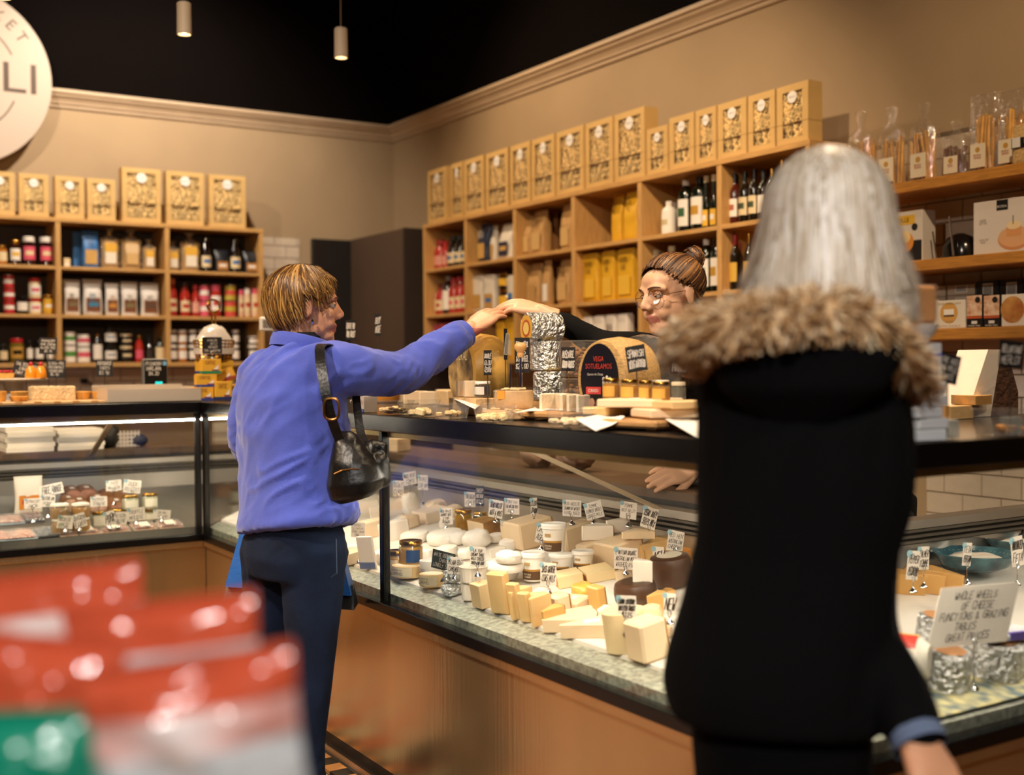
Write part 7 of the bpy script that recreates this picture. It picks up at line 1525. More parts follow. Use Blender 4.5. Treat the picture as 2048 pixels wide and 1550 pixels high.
for i, (a, b, y0, y1, f, l, lb) in enumerate([(104, 138, 1044, 1078, RIL, 0, 'squat jar at the front left of the chiller'), (101, 139, 1016, 1050, RIL, .062, 'squat jar stacked on the front left one'), (143, 180, 1042, 1075, mat('orange_pate', '#c98a3c', .4), 0, 'orange pate jar below'), (143, 180, 1014, 1046, mat('orange_pate', '#c98a3c', .4), .062, 'orange pate jar above'), (183, 212, 1026, 1062, WHC, 0, 'pale mousse jar beside the orange jars'),
    (218, 252, 1022, 1052, WHC, 0, 'pale mousse jar behind the paired tickets'), (244, 278, 1024, 1050, WHC, 0, 'pale mousse jar under the tall one'), (244, 278, 994, 1026, WHC, .06, 'tall gold-lidded mousse jar'), (284, 316, 1022, 1048, WHC, 0, 'pale mousse jar at the right, below'), (284, 316, 990, 1024, WHC, .06, 'pale mousse jar at the right, above')]):
    cjar('L', a, b, y0, y1, lb, f, GLD if f is WHC else LIDC, P('#e0d8c4', .5) if f is WHC else None, lift=l, yaw=0)
def flatpack(x0, x1, yt, yb, label, m1, m2, depth=.13, cnt=6, rib='#e0d6c4', case='L'):
    p, w, d, h, rz = put(case, x0, x1, yt, yb, depth, 0, .012); t = thing('meat_pack', label, 'meat pack', p, rz, 'vacuum packs in the chiller', rot=(SL_, 0, 0)); ob('tray', MB().box(-w/2, w/2, -d/2, d/2, 0, .004, .001), m1, t)
    for i in range(cnt):
        y = -d*.36+d*.72*i/(cnt-1); b = MB(); b.grid(lambda u, v, y=y: ((u-.5)*w*.82, y+(v-.5)*d*.16, .005+.006*math.sin(u*9+y*60)*math.sin(v*3)+.004), 10, 3); ob('slice', autosmooth(b.mesh('slice'), R_(70)), m2, t)
    ob('film', MB().box(-w/2, w/2, -d/2, d/2, .0045, .017, .003), WRAP, t)
    if rib: ob('label', MB().box(-w*.22, w*.22, -d*.4, d*.3, .0172, .0178), P(rib, .5), t)
SL_ = math.atan(.16)
BAC = mat('bacon', '#b0604a', .4, var=0, vs=16, col2='#e0c4b0', st=(1, 6, 1)); SMK = mat('dark_smoked', '#23262a', .3, var=0, vs=14, col2='#8d949a'); TRB = P('#9fb0b8', .35)
flatpack(14, 70, 1046, 1098, 'bacon pack at the front corner of the chiller', TRB, BAC, rib=None); flatpack(72, 114, 1042, 1090, 'black smoked fish pack beside the bacon', P('#15171a', .3), SMK, rib=None); flatpack(48, 84, 1016, 1046, 'second black smoked pack behind the bacon', P('#15171a', .3), SMK, rib=None); flatpack(-6, 44, 1018, 1050, 'blue-grey meat pack at the picture edge', TRB, BAC, rib=None)
flatpack(-20, 30, 1062, 1098, 'pink ham pack in the very corner of the chiller', TRB, mat('ham', '#cf9a8a', .4, var=.2, vs=20), rib=None)
SAL = mat('salami', '#a86a50', .4, var=.35, vs=40)
for i, (a, b, y0, y1) in enumerate([(116, 152, 1068, 1090), (156, 196, 1066, 1088), (198, 256, 1060, 1082), (264, 310, 1048, 1078), (315, 362, 1042, 1074)]): flatpack(a, b, y0, y1, 'sliced salami pack along the glass, %s from the smoked fish' % ORD[i], P('#c9a890', .4), SAL, depth=.10, cnt=4)
p, w, d, h, rz = put('L', 30, 84, 955, 1028, .05); bag('pouch', p, w, .05, (1028-955)*mpp(p), 'cream resealable pouch with orange and red print in the chiller', 'pouch', P('#e4d6c2', .4), P('#cf7f2e', .5), 0, None, P('#a8402c'), seed=2)
pc('L', 104, 980, 44, 22, 1030, ['FREE RANGE'], 'wide tilted free range card in the chiller', tilt=-10, lift=.02, logo=False)
for i, (x, y, w_, h_, yb, ln, tl_, lf) in enumerate([(66, 1008, 32, 21, 1046, ['SPANISH', 'JAMON'], 0, .02), (96, 1003, 27, 24, 1036, ['AUSTRALIAN', 'PORK'], 4, .02), (198, 1004, 32, 20, 1034, ['PEPPER', 'TERRINE'], 0, .03), (228, 972, 30, 21, 1010, ['PATE', 'MAISON'], -2, .07), (265, 974, 33, 26, 1012, ['DUCK', 'RILLETTES'], 8, .07), (131, 1058, 30, 26, 1086, ['GOOSE', 'PATE'], 8, .02), (160, 1060, 24, 28, 1086, ['CHICKEN', 'LIVER'], -14, .02), (220, 1046, 21, 28, 1074, ['PORK'], -10, .02), (237, 1050, 33, 25, 1078, ['VENISON', 'TERRINE'], 0, .02), (273, 1039, 34, 26, 1064, ['TRUFFLE', 'MOUSSE'], -4, .03), (324, 1033, 34, 18, 1056, ['SALAMI', 'FELINO'], 6, .03)]):
    pc('L', x, y, w_, h_, yb, ln, 'pale blue price ticket in the chiller, %s of eleven from the picture edge' % ORD[i], tilt=tl_, lift=lf)
# on the ledge behind the chiller: stacks of wrapping paper, dark bag, small crate
LZ = .947
def ledge(px, py): return PZ(px, py, LZ)
for i, (a, b, yt) in enumerate([(4, 102, 852), (106, 200, 856)]):
    y_ = YI+.99; A, B_ = PY(a, 880, y_).x, PY(b, 880, y_).x; zt = PY((a+b)/2, yt, y_).z; t = thing('paper_stack', ['stack of wrapping paper behind the chiller by the picture edge', 'stack of wrapping paper behind the chiller beside the dark bag'][i], 'paper stack', V(((A+B_)/2, y_, LZ)), 0, 'stacks of wrapping paper'); n_ = 5
    for k in range(n_): hh_ = (zt-LZ)/n_; ob('ream', MB().box(-(B_-A)/2+.006*(k % 2), (B_-A)/2-.008*((k+1) % 2), -.12+.01*(k % 3), .12, hh_*k, hh_*(k+1)-.001, .001), PAPER, t)
bb = Blob(); c_ = PY(215, 872, YI+.98); bb.ell(V((c_.x, c_.y, LZ+.05)), (.055, .07, .052)); bb.ell(V((c_.x+.02, c_.y, LZ+.075)), (.035, .05, .04)); me = bb.mesh('b', .006, 3); folds(me, (1, 0, 1), .01, 8, 40); o = ob('cloth_bag', me, P('#0d0c0c', .6)); tag(o, 'rumpled black bag behind the chiller glass', 'bag')
cx_ = PY(250, 872, YI+1.0); t = thing('plastic_crate', 'small white perforated crate behind the chiller', 'crate', V((cx_.x, cx_.y, LZ)), 0)
for k in range(4): ob('rail', MB().box(-.06, .06, -.06, .06, .004+.02*k, .014+.02*k) if k == 0 else MB().box(-.06, .06, -.06, -.056, .004+.02*k, .014+.02*k), P('#cfc6bc', .5), t)
for k in range(7): ob('slat', MB().box(-.06+.0185*k, -.052+.0185*k, -.0602, -.0562, 0, .085), P('#cfc6bc', .5), t)
bb = Blob(); c_ = PY(276, 876, YI+.98); bb.ell(V((c_.x, c_.y, LZ+.03)), (.05, .06, .032)); me = bb.mesh('b', .006, 2); folds(me, (1, 0, .3), .008, 8, 40); o = ob('folded_cloth', me, P('#16203a', .7)); tag(o, 'dark blue folded cloth next to the white crate', 'cloth')
# things on the seller's ledge seen through the cheese case
c_ = PX(1360, 970, XM+.98); bb = Blob(); bb.ell(V((c_.x+.03, c_.y-.04, LZ+.021)), (.09, .11, .022)); bb.ell(V((c_.x+.02, c_.y+.06, LZ+.018)), (.08, .07, .018)); me = bb.mesh('b', .007, 3); folds(me, (.3, 1, 0), .012, 6, 34); o = ob('folded_apron', me, mat('grey_brown_cloth', '#5a4a40', .8, var=.2, vs=9)); tag(o, 'rumpled grey-brown cloth under the resting hand', 'cloth')
for i, (x, cc) in enumerate([(1075, '#8a6a50'), (1150, '#7a5a44')]):  # brown lumps on the ledge stand in for a reflection in the glass
    c_ = PX(x, 945, XM+.97); bb = Blob(); bb.ell(V((c_.x, c_.y, LZ+.055)), (.07, .075, .056)); bb.ell(V((c_.x, c_.y+.04, LZ+.085)), (.05, .06, .055)); me = bb.mesh('b', .006, 2); folds(me, (1, .4, 0), .010, 8, 40); o = ob('bread_bag', me, mat('brown_bag_%d' % i, cc, .5, var=.3, vs=10)); tag(o, ['brown paper parcel behind the slanted strut', 'second brown parcel nearer the resting hand'][i], 'parcel')
c_ = PX(795, 905, XM+.9); cheese('wedge', V((c_.x, c_.y, LZ+.0)), .12, .12, .06, 'big pale wedge on the ledge seen just past the black post', YAWM+R_(60), 'cream')
# ================================================================ third case
FW_ = lambda: None
for i, (a, b, y0, y1, lb) in enumerate([(1828, 1902, 1206, 1312, 'foil wheel at the back by the dark coat'), (1842, 1934, 1300, 1412, 'foil wheel under the corner of the big notice'), (1922, 2042, 1326, 1434, 'foil wheel in front nearest the glass'), (1978, 2066, 1300, 1352, 'foil wheel at the picture edge')]):
    ch('T', 'foil', a, b, y0, y1, lb, hh=[.085, .085, .085, .08][i], sticker=mat('rust_label', '#b98458', .5, var=.3, vs=12))
p = on_deck('T', 1822, 1400); t = thing('wrapped_roll', 'long wrapped cheese roll with red and yellow print beside the dark coat', 'cheese', p+V((0, .09, .076)), R_(28)); m = MB(); m.T = Matrix.Rotation(math.pi/2, 4, 'X'); m.lathe([(0, -.11), (.035, -.11), (.052, -.09), (.055, 0), (.052, .09), (.035, .11), (0, .11)], 10); ob('wrapper', autosmooth(m.mesh('roll'), R_(30)), P('#e0d8c8', .3), t)
m = MB(); m.T = Matrix.Rotation(math.pi/2, 4, 'X'); m.lathe([(.0535, -.088), (.0565, 0), (.0535, .088)], 5, R_(35), R_(95)); ob('yellow_print', m, P('#d6b060', .4), t); m = MB(); m.T = Matrix.Rotation(math.pi/2, 4, 'X'); m.lathe([(.0537, -.088), (.0567, 0), (.0537, .088)], 4, R_(95), R_(140)); ob('red_print', m, P('#b03428', .4), t)
m = on_deck('T', 1935, 1395); o = ob('patterned_sheet', MB().box(-.42, .42, -.09, .09, 0, .0015), mat('majolica_paper', '#cdbf86', .6, var=0, vs=26, col2='#3f5a68', detail=1), None, m+V((.1, .01, .006)), rot=(SL_, 0, 0)); tag(o, 'blue and yellow patterned paper lining the case front', 'paper')
for i, (a, b, y0, y1, yw) in enumerate([(1778, 1838, 1118, 1196, 40), (1818, 1872, 1120, 1194, 30), (1858, 1908, 1124, 1192, 20)]): ch('T', 'wedge', a, b, y0, y1, 'golden wedge behind the foil wheels, %s from the dark coat' % ORD[i], 'gold', .11, yaw=yw, hh=.055)
def bowl(x0, x1, yt, yb, label, spoon=True):
    p, w, d, h, rz = put('T', x0, x1, yt, yb, None, 0, .05); p.z += .02; t = thing('patterned_bowl', label, 'bowl', p, 0, 'teal patterned bowls'); r = w/2; tm_ = mat('teal_glaze', '#4f7a84', .2, var=.0, vs=20, col2='#22404f')
    ob('bowl_body', autosmooth(MB().lathe([(0, 0), (r*.5, 0), (r*.75, .014), (r, .05), (r*.97, .052), (r*.72, .022), (0, .012)], 44).mesh('bowl')), tm_, t)
    for k in range(22): a = 2*math.pi*k/22; q = MB(); q.T = Matrix.Translation((r*.87*math.cos(a), r*.87*math.sin(a), .0405)) @ Matrix.Rotation(a, 4, 'Z') @ Matrix.Rotation(-.62, 4, 'Y'); q.lathe([(.006, 0), (.010, .0004), (.013, 0)], 8, -math.pi/2, math.pi/2); ob('scallop', q, P('#a8c4c4', .3), t)
    b = Blob(); 
    for k in range(5): b.ell(p+V((.04*math.cos(k*1.3)*r*8, .04*math.sin(k*1.3)*r*8, .03)), (r*.35, r*.35, .016))
    me = b.mesh('m', .006, 2); o = ob('soft_cheese', me, P('#efe4d6', .5), t); o.matrix_parent_inverse = Matrix.Translation(-p)
    if spoon: ob('spoon', MB().tube([(r*.1, 0, .03), (r*.9, r*.5, .075), (r*1.2, r*.7, .085)], [.006, .004, .005], 8), CHROME, t)
bowl(1862, 2036, 1118, 1176, 'teal scalloped bowl of white cheese behind the big notice', False); bowl(1968, 2110, 1098, 1140, 'teal bowl with a spoon further back', True)
p, w, d, h, rz = put('T', 1940, 2060, 1274, 1340, .10, .085, .02); t = thing('clear_packet', 'clear packet with violet sticker on the foil wheels', 'packet', p, R_(-10)); ob('packet_body', MB().box(-w/2, w/2, -d/2, d/2, 0, .02, .006), P('#d6d8dc', .25), t); ob('sticker', MB().box(-.02, .03, -d/2-.001, -d/2+.01, .004, .021), P('#6a5aa8', .4), t)
# big notice
def notice():
    p = on_deck('T', 1936, 1330, 0); dd = dep(p)-.16; q = PD(1948, 1230, dd); m = dd/FPX; t = thing('notice_card', 'big white handwritten notice about whole cheese wheels in the case', 'sign', V((q.x, q.y, deck(q.y-YN)+.004)), R_(-14)); w, h = 190*m, 118*m; z = q.z-(deck(q.y-YN)+.004); clipstand(t, z-h/2+.006)
    sh = Matrix.Translation((0, 0, z)) @ Matrix(((1, 0, .28, 0), (0, 1, 0, 0), (0, 0, 1, 0), (0, 0, 0, 1))); b = MB(); b.T = sh; b.box(-w/2, w/2, -.0008, .0008, -h/2, h/2); ob('card', b, CARD, t); s = script(['WHOLE WHEELS', 'OF CHEESE', 'FUNCTIONS & GRAZING', 'TABLES', 'GREAT PRICES'], w*.94, h*.94, 3, .10, .1, -.0016); s.v = [tuple(sh @ V(v)) for v in s.v]; ob('lettering', s.mesh('l', fix=False), INKC, t)
notice()
for i, (x, y, w_, h_, yb, ln, tl_) in enumerate([(1826, 1132, 30, 58, 1186, ['PEPPER', 'PECORINO'], 8), (1847, 1118, 28, 46, 1176, ['PALMER', 'TOMME'], 2), (1934, 1110, 22, 46, 1170, ['FETA', 'PERSIAN'], 6), (2034, 1104, 32, 60, 1172, ['MARINATED', 'FETA'], -6)]): pc('T', x, y, w_, h_, yb, ln, 'price card in the case beyond the dark coat, %s from it' % ORD[i], tilt=tl_, lift=.03)
# ---------------------------------------------------------------- on top of the third case
def tT(x0, x1, yt, yb, depth=None, lift=0, hh=None): return put('topT', x0, x1, yt, yb, depth, lift, hh)
zz = 0
for i, (x0, x1, dx, hh_) in enumerate([(1795, 1876, 0, .024), (1798, 1878, .003, .022), (1796, 1872, -.004, .022), (1804, 1876, .004, .024), (1812, 1874, .002, .026)]):
    p, w, d, h, rz = tT(x0, x1, 860, 888, .075); tag(ob('white_carton', MB().box(-w/2, w/2, -d/2, d/2, 0, hh_-.001, .002), P('#cfd2d6', .5), None, V((p.x+dx, p.y, ZT1+.001+zz)), R_(-12+7*i)), 'flat white carton in the stack behind the dark coat, %s from the bottom' % ORD[i], 'carton', 'stacked white cartons'); zz += hh_
p, w, d, h, rz = tT(1812, 1868, 860, 888, .06); t = thing('white_carton', 'upright white carton with blue stripe on the flat ones', 'carton', V((p.x, p.y, ZT1+.002+zz)), R_(-6)); ob('carton_body', MB().box(-w/2, w/2, -d/2, d/2, 0, .075, .001), P('#d6d6d6', .5), t); ob('blue_stripe', MB().box(-w/2-.0005, w/2+.0005, -d/2-.001, d/2, .05, .055), P('#2c3fae', .5), t); ob('lettering', script(['FRAGILE', 'THIS WAY UP'], w*.7, .03, 2, .1), P('#8a8a94'), t, loc=(0, -d/2-.002, .025)); zz += .078
t = thing('white_bowl', 'white bowl on top of the white cartons', 'bowl', V((p.x-.01, p.y, ZT1+.002+zz)), 0); ob('bowl_body', autosmooth(MB().lathe([(0, 0), (.02, 0), (.038, .02), (.042, .035), (.039, .035), (.030, .01), (0, .006)], 32).mesh('wb')), P('#e2dcd4', .3), t)
zz += .037; cheese('slice', V((p.x-.004, p.y, ZT1+.002+zz)), .06, .04, .075, 'orange wrapped cheese slab standing on the white bowl', R_(-20), 'orange', rind=P('#5a2a14', .5), film_=True)
ch('topT', 'wedge', 1868, 1952, 790, 838, 'shiny wrapped wedge lying on the far counter', 'yellow', .10, hh=.035, yaw=60); ch('topT', 'wedge', 1908, 1992, 776, 826, 'golden wedge lying across the wrapped one', 'gold', .10, hh=.026, yaw=70, lift=.036)
carton('topT', 1872, 1960, 832, 878, 'frosted box beneath the wedges on the far counter', '#d2b795', .09, hh=.034) if False else None
p, w, d, h, rz = tT(1910, 2075, 700, 822, .10); t = thing('cheese_quarter', 'huge quarter cheese with pale cut face and dark brown rind', 'cheese', V((p.x, p.y+.06, ZT1+.001)), 0); m = MB(); hq = PD(1960, 700, dep(p)).z-ZT1; W2 = w
m.prism([(-W2*.52, 0), (-W2*.1, hq), (W2*.16, hq), (-W2*.05, 0)], -.05, .05); ob('cut_face', m, CM('white'), t); m = MB(); m.prism([(-W2*.045, 0), (W2*.165, hq), (W2*.34, hq*.8), (W2*.5, hq*.35), (W2*.5, 0)], -.05, .05); ob('rind', m, mat('dark_rind', '#5a3a26', .7, var=.4, vs=30, bump=.4), t)
ctub('topT', 1950, 2062, 824, 882, 'clear tub of orange cheese cubes on the far counter', CM('orange'), 14, seed=12, rz=0)
def tsT(x, y, w, h, yb, ln, lb, tilt): 
    t = pc('topT', x, y, w, h, yb, ln, lb, 0, True, tilt, -14, rod=True, name='chalk_sign'); m = mpp(on_deck('top', x, yb)); ob('acrylic_foot', MB().box(-16*m, 16*m, -.015, .015, 0, 36*m, .001), film('acrylic', '#e8efee', .9, .05, .1, .25, '#c8cfcc'), t)
tsT(1896, 739, 52, 58, 878, ['CAVE AGED', 'RAW MILK', 'COMTE'], 'tilted chalk sign on an acrylic foot past the dark coat', 14); tsT(2022, 711, 56, 54, 872, ['BELLAVITANO', 'MERLOT'], 'large chalk sign at the picture edge', 5)
# ================================================================ goods on the open planks
XP = 4.37
def Ppos(x0, x1, yt, i, X=XP):
    a, b = PX(x0, 500, X).y, PX(x1, 500, X).y; h = PX((x0+x1)/2, yt, X).z-OS[i]; return V((X, (a+b)/2, OS[i]+.001)), a-b, h
GRIS = mat('breadstick', '#dca44c', .6, var=.25, vs=20); GRID = mat('dark_breadstick', '#6b3a1a', .6, var=.3, vs=20)
def grissini(x0, x1, yt, label, m=GRIS, knot=True, labc='#dccdb0', frac=.62, blue=None, tint='#fbf8f2'):
    p, w, h = Ppos(x0, x1, yt, 0); w *= .95; d = .08; p.x += d/2; t = thing('breadstick_bag', label, 'bag', p, -math.pi/2, 'breadstick bags on the top plank'); rn = random.Random(int(x0))
    for k in range(16):
        a = rn.uniform(-.42, .42)*w; b = rn.uniform(-.35, .35)*d; top = h*frac*rn.uniform(.85, 1.05); ob('breadstick', MB().tube([(a, b, .004), (a+rn.uniform(-.01, .01), b, top*.5), (a+rn.uniform(-.02, .02), b+rn.uniform(-.008, .008), top)], [.0065, .0075, .006], 6), m, t)
    sh = MB(); rg = []; n = 20
    for z, k in ([(0, .95), (.03, 1), (.55, 1), (.68, .9), (.76, .45), (.82, .2), (.88, .30), (.95, .42), (1, .36)] if knot else [(0, .95), (.03, 1), (.6, 1), (.85, 1), (1, 1)]):
        kk = k if knot else 1; dy = k if knot else (1-z*.8); rg.append([(w/2*kk*math.copysign(abs(math.cos(2*math.pi*j/n))**.6, math.cos(2*math.pi*j/n))*(1+.05*rn.uniform(-1, 1)), d/2*dy*math.copysign(abs(math.sin(2*math.pi*j/n))**.6, math.sin(2*math.pi*j/n))*(1+.12*rn.uniform(-1, 1)), h*z) for j in range(n)])
    sh.rings(rg, True, not knot); ob('cellophane', autosmooth(sh.mesh('gc'), R_(25)), CELLO if m is GRIS or knot else film('amber_cello', '#e6c79a', 1.0, .08, .14, .05, '#d9a860', bump=.9, bs=45), t)
    lw = w*.56; lz = h*.06; lh = h*.30; ob('label', MB().box(-lw/2, lw/2, -d/2-.003, -d/2-.002, lz, lz+lh), P(labc, .5), t); q = MB(); q.T = Matrix.Translation((0, -d/2-.0032, lz+lh*.74)) @ Matrix.Rotation(math.pi/2, 4, 'X'); q.lathe([(0, 0), (lw*.16, 0)], 16); ob('label_emblem', q, P('#b98a3c'), t); ob('lettering', script(['GRISSINI', 'TORINESI'], lw*.7, lh*.24, 3, .16), P('#b0402c'), t, loc=(0, -d/2-.0034, lz+lh*.46))
    if blue: 
        for s in (-1, 1): ob('label_edge', MB().box(s*lw/2-.002, s*lw/2+.002, -d/2-.0032, -d/2-.0022, lz, lz+lh), P(blue), t)
grissini(1684, 1738, 222, 'tied breadstick bag partly behind the fair hair'); grissini(1746, 1800, 213, 'tied breadstick bag with cream label, second along'); grissini(1808, 1866, 205, 'tied breadstick bag with cream label, tallest knot'); grissini(1874, 1930, 240, 'bag of dark breadsticks with maroon-edged label', GRID, True, blue='#6b2420', frac=.55)
grissini(1928, 1984, 186, 'flat amber bag of thick breadsticks', GRIS, False, frac=.72); grissini(1982, 2042, 178, 'flat amber bag with blue-edged label', GRIS, False, blue='#3a78b0', frac=.72)
p, w, h = Ppos(2000, 2075, 250, 0, 4.318); t = thing('flatbread_pack', 'flatbread pack with black band and sketched face at the picture edge', 'bread pack', p+V((0, -.05, 0)), -math.pi/2); ob('pack_body', cached(('pouch', 9), lambda: bagmesh(1, True, .75, seed=1, crinkle=.04)), mat('flatbread', '#c9a46a', .5, var=.3, vs=14), t, scale=(w*.9, .028, h)); ob('black_band', MB().box(-w*.42, w*.42, -.0168, -.0158, h*.38, h*.64), P('#12100f', .4), t); ob('lettering', ftext('LA VERA', h*.10, w*.4, -.0175), P('#d8d2c8'), t, loc=(w*.12, 0, h*.54)); ob('face_sketch', MB().box(-w*.40, -w*.18, -.0175, -.0169, h*.4, h*.66), P('#d8d2c8'), t)
# middle plank
def pbox(x0, x1, yt, i, label, col, X=XP, d=.07, name='product_box', yaw=0, cat='box'):
    p, w, h = Ppos(x0, x1, yt, i, X); w *= .97; p.x += d/2; t = thing(name, label, cat, p, -math.pi/2+R_(yaw)); ob('box_body', MB().box(-w/2, w/2, -d/2, d/2, 0, h, .0015), P(col, .45), t); return t, w, h, -d/2
def dsk(t, name, x, z, r, y, m, sq=1): q = MB(); q.T = Matrix.Translation((x, y, z)) @ Matrix.Rotation(math.pi/2, 4, 'X'); q.lathe([(0, 0), (r, 0)], 24, sy=sq); return ob(name, q, m, t)
def rc(t, name, x0, x1, z0, z1, y, m): return ob(name, MB().box(x0, x1, y, y+.0006, z0, z1), m, t)
def tx(t, s, x, z, h, w, y, c): return ob('lettering', ftext(s, h, w, y), P(c), t, loc=(x, 0, z))
t, w, h, y = pbox(1770, 1846, 424, 1, 'cheese curler box with orange and black picture', '#cfc4b4', d=.09)
rc(t, 'black_panel', -w*.48, w*.48, h*.03, h*.42, y-.001, P('#151312')); dsk(t, 'cheese_picture', w*.05, h*.40, h*.20, y-.002, P('#d98a2e')); dsk(t, 'curl_picture', w*.06, h*.5, h*.12, y-.003, P('#e6c98a')); rc(t, 'yellow_strip', -w*.48, w*.3, h*.74, h*.92, y-.001, P('#d9a92e')); tx(t, 'GIROLLE', -w*.1, h*.83, h*.08, w*.5, y-.0025, '#3a2a14'); dsk(t, 'tool_picture', w*.3, h*.68, h*.07, y-.002, P('#1a1614'))
p, w, h = Ppos(1862, 1945, 440, 1, 4.42); t = thing('cheese_curler', 'black cheese curler with steel spikes and domed lid', 'cheese curler', p+V((.06, 0, 0)), -math.pi/2); ob('plate', autosmooth(MB().lathe([(0, 0), (.10, 0), (.10, .012), (.095, .016), (0, .016)], 32, sy=.75).mesh('cp')), P('#0e0c0b', .25), t); ob('dome', autosmooth(MB().lathe([(.085, .017), (.083, .06), (.06, .10), (.02, .118), (0, .12)], 32, sy=.75).mesh('dome')), P('#171310', .15), t)
for x, z in ((-.06, .13), (.03, .19)): ob('spike', MB().tube([(x, -.085, .012), (x-.02, -.085, z)], .004, 8), CHROME, t)
t, w, h, y = pbox(1945, 2075, 398, 1, 'white cheese board set box with a round board pictured', '#d9cfc2', d=.08); rc(t, 'black_tab', -w*.12, w*.06, h*.80, h*.99, y-.001, P('#0f0d0d')); tx(t, 'BOSKA', -w*.03, h*.87, h*.045, w*.15, y-.0025, '#e6e0d8'); dsk(t, 'board_picture', w*.16, h*.26, w*.26, y-.001, P('#c98a58'), .62); dsk(t, 'board_shade', w*.16, h*.29, w*.25, y-.0016, P('#dba878'), .58); rc(t, 'cheese_picture', w*.04, w*.27, h*.30, h*.50, y-.002, P('#d99a62')); dsk(t, 'cheese_top', w*.155, h*.50, w*.115, y-.0026, P('#ecd3a4'), .5); rc(t, 'spike_picture', w*.14, w*.155, h*.52, h*.68, y-.003, P('#6b6258')); s = script(['CHEESE', 'CUTTING'], w*.24, h*.12, 4, .09); ob('lettering', s.mesh('l', fix=False), P('#6b5c4a'), t, loc=(-w*.33, y-.0012, h*.62)); s = script(['CHEESE SET', 'AMIGO'], w*.26, h*.10, 5, .09); ob('lettering', s.mesh('l', fix=False), P('#6b5c4a'), t, loc=(-w*.33, y-.0012, h*.26))
# lowest plank: cartons at the back, cracker boxes in front
for i, (a, b, yt, zl, cl) in enumerate([(1796, 1892, 588, 0, '#b0a08c'), (1894, 1950, 586, 0, '#b0a08c'), (1796, 1892, 566, .05, '#b8a894'), (1894, 1950, 564, .05, '#b8a894'), (1952, 1998, 562, 0, '#141210'), (1999, 2046, 560, 0, '#141210')]):
    X = 4.49; p, w, h = Ppos(a, b, yt, 2, X); h = .150 if cl != '#141210' else h; zl_ = 0 if zl == 0 else .152; hh_ = .15 if zl == 0 and cl != '#141210' else (.045 if zl else h); t = thing('stacked_carton', ['long grey carton at the back, lower', 'short grey carton at the back, lower', 'long grey carton at the back, upper', 'short grey carton at the back, upper', 'black carton with barcode at the back', 'black carton with barcode at the picture edge'][i], 'carton', V((X+.045, p.y, p.z+zl_)), -math.pi/2, 'back cartons on the lowest plank'); ob('carton_body', MB().box(-w*.49, w*.49, -.045, .045, 0, hh_, .001), P(cl, .6), t)
    rc(t, 'barcode_label', -w*.2, w*.25, hh_*.55 if hh_ > .1 else hh_*.2, hh_*.95, -.0462, P('#d8d0c4'))
    for k in range(7): rc(t, 'barcode_bar', w*(-.14+.05*k), w*(-.12+.05*k), hh_*.62 if hh_ > .1 else hh_*.35, hh_*.9, -.0470, P('#1a1614'))
BX = '#ddd2bf'
for i, (a, b, lb) in enumerate([(1802, 1863, 'cream cracker box partly behind the fair hair'), (1866, 1931, 'cream bath ovals cracker box with pictured biscuit')]):
    t, w, h, y = pbox(a, b, 601, 2, lb, BX, X=4.33, d=.055); tx(t, 'FINE ENGLISH', 0, h*.88, h*.07, w*.74, y-.001, '#a88a58'); tx(t, 'BATH OVALS', 0, h*.08, h*.07, w*.72, y-.001, '#a88a58'); dsk(t, 'biscuit_picture', 0, h*.55, w*.28, y-.001, P('#cf9c50')); rc(t, 'cheese_picture', -w*.16, w*.16, h*.48, h*.68, y-.0018, P('#ece4d6')); rc(t, 'shade_picture', -w*.16, w*.16, h*.42, h*.48, y-.0018, P('#4a2c18')); s = script(['FOR CHEESE'], w*.4, h*.08, 2, .1); ob('lettering', s.mesh('l', fix=False), P('#8a6c44'), t, loc=(0, y-.0014, h*.24))
for i, (a, b) in enumerate([(1933, 1965), (1967, 2000)]):
    t, w, h, y = pbox(a, b, 590, 2, ['dark crispbread box beside the cream cracker box', 'dark crispbread box beside the round biscuit box'][i], '#15100e', X=4.33, d=.05); rc(t, 'picture', -w*.48, w*.48, h*.30, h*.98, y-.001, mat('crisp_picture', '#b3683a', .5, var=0, vs=30, col2='#ead3b4')); rc(t, 'orange_strip', -w*.48, w*.48, h*.27, h*.36, y-.0018, P('#b3522a')); tx(t, 'PETERS YARD', 0, h*.05, h*.045, w*.78, y-.0012, '#e4dccf'); rc(t, 'emblem', -w*.18, w*.18, h*.11, h*.20, y-.0012, P('#d8d0c4')); dsk(t, 'stamp', w*.22, h*.84, w*.17, y-.0018, P('#15100e')); tx(t, 'BAKED', -w*.3, h*.7, h*.05, w*.3, y-.002, '#e4dccf')
t, w, h, y = pbox(2002, 2080, 588, 2, 'white box with large round golden biscuit at the picture edge', '#ded3c2', X=4.33, d=.055); dsk(t, 'biscuit_picture', -w*.2, h*.52, h*.42, y-.001, mat('biscuit_picture_m', '#cf9a52', .5, var=0, vs=16, col2='#a8642c')); tx(t, 'ROSEMARY', w*.3, h*.6, h*.07, w*.35, y-.001, '#b0603a')
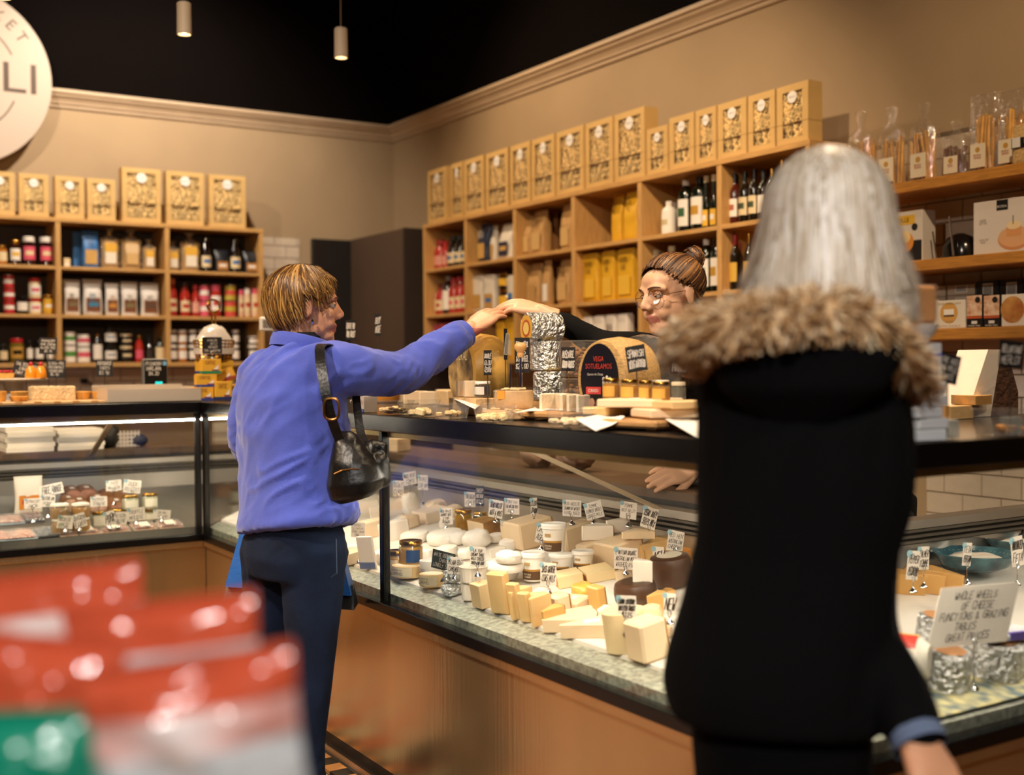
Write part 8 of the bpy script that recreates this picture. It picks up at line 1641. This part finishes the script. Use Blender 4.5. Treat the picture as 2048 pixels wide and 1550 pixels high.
# ================================================================ foreground: foil snack bags on a display stand
FOILR = mat('red_gloss_film', '#b84e33', .16, var=.1, vs=5, bump=.7, bs=22, coat=.4); FOILW = mat('silver_white_film', '#d0d2d4', .16, .25, var=.1, vs=5, bump=.8, bs=22, coat=.4); FOILG = mat('green_gloss_film', '#0c7a60', .3, var=.12, vs=5, bump=.3, bs=14, coat=.2); FOILM = mat('red_white_film', '#bf5f48', .16, var=0, vs=7, col2='#d8d4d2', bump=.8, bs=22, coat=.4)
DF = .86; mf = DF/FPX
ST = PD(250, 1720, DF).z
def crisp_bag(x0, x1, y0, y1, dd, label, mats, roll, seed, name='foil_bag', z0=None):
    """pillow bag with crimped ends, three printed bands"""
    a = PD((x0+x1)/2, y1, dd); m = dd/FPX; w = (x1-x0)*m; h = (y1-y0)*m; t = thing(name, label, 'snack bag', a, 0, 'glossy snack bags in the foreground'); t.rotation_euler = (0, R_(roll), math.atan2(RT.y, RT.x)); nz = V((seed*2.3, 1, 4)); nb = len(mats)
    for k in range(nb):
        mb = MB(); v0, v1 = k/nb, (k+1)/nb
        for sgn in (-1, 1):
            def f(u, v):
                vv = v0+(v1-v0)*v; th = .026*math.sin(math.pi*min(1, max(0, vv)))**.6*math.sin(math.pi*u)**.6; q = noise.noise(V((u*4, vv*4, sgn))+nz)*.008+noise.noise(V((u*11, vv*11, sgn))+nz)*.004; e = 1-.06*math.sin(math.pi*vv); return ((u-.5)*w*e, sgn*(th+q*(1 if 0.02 < vv < .98 and .02 < u < .98 else 0)), vv*h)
            mb.grid(f, 20, 10)
        ob('film_band', autosmooth(mb.mesh('crisp'), R_(60)), mats[k], t)
    for zz_, dz in ((h, .008), (0, -.008)): ob('crimp', MB().box(-w*.5, w*.5, -.001, .001, min(zz_, zz_+dz), max(zz_, zz_+dz)), mats[0 if dz < 0 else -1], t)
    return t
crisp_bag(-70, 330, 1155, 1475, 1.0, 'red and white glossy bag at the picture edge, furthest back', [FOILR, FOILR, FOILR, FOILM, FOILR], -7, 1)
crisp_bag(170, 560, 1215, 1600, .92, 'red-topped white glossy bag in the middle of the pile', [FOILW, FOILW, FOILM, FOILW, FOILR], -6, 2)
crisp_bag(205, 650, 1330, 1720, .80, 'silver-white glossy bag nearest the jeans', [FOILW, FOILW, FOILW, FOILM, FOILR], -8, 3)
crisp_bag(-90, 240, 1290, 1470, .86, 'plain red glossy bag low at the picture edge', [FOILR, FOILR], 6, 4)
crisp_bag(-90, 216, 1440, 1720, .80, 'green glossy bag in the bottom corner', [FOILG, FOILG, FOILG], -2, 5)
# the stand below them, out of the picture
st_c = PD(260, 1720, .84); t = thing('display_stand', 'low wooden stand below the glossy snack bags', 'stand', V((st_c.x, st_c.y, 0)), math.atan2(RT.y, RT.x)); zt_ = min(PD(0, 1720, .80).z, PD(0, 1600, .88).z, PD(300, 1720, .8).z)-.012
ob('stand_top', MB().box(-.20, .20, -.14, .14, zt_-.02, zt_, .003), BOARD, t)
for sx in (-1, 1):
    for sy in (-1, 1): ob('leg', MB().box(sx*.18-.015, sx*.18+.015, sy*.12-.015, sy*.12+.015, 0, zt_-.02), BOARD, t)
# wall socket with plug and lead behind the cake counter
sp = PY(160, 762, WY-.012); t = thing('power_socket', 'wall socket with a black plug and lead behind the cake counter', 'socket', V((sp.x, WY-.011, sp.z)), 0)
ob('plate', MB().box(-.10, .06, -.008, 0, -.045, .045, .003), P('#b8a48c', .4), t); ob('plug', MB().box(.0, .05, -.05, -.008, -.02, .02, .006), BLACK, t); ob('lead', MB().tube([(.03, -.05, 0), (.08, -.06, -.03), (.14, -.05, -.12), (.16, -.03, -.25)], .006, 8), BLACK, t)
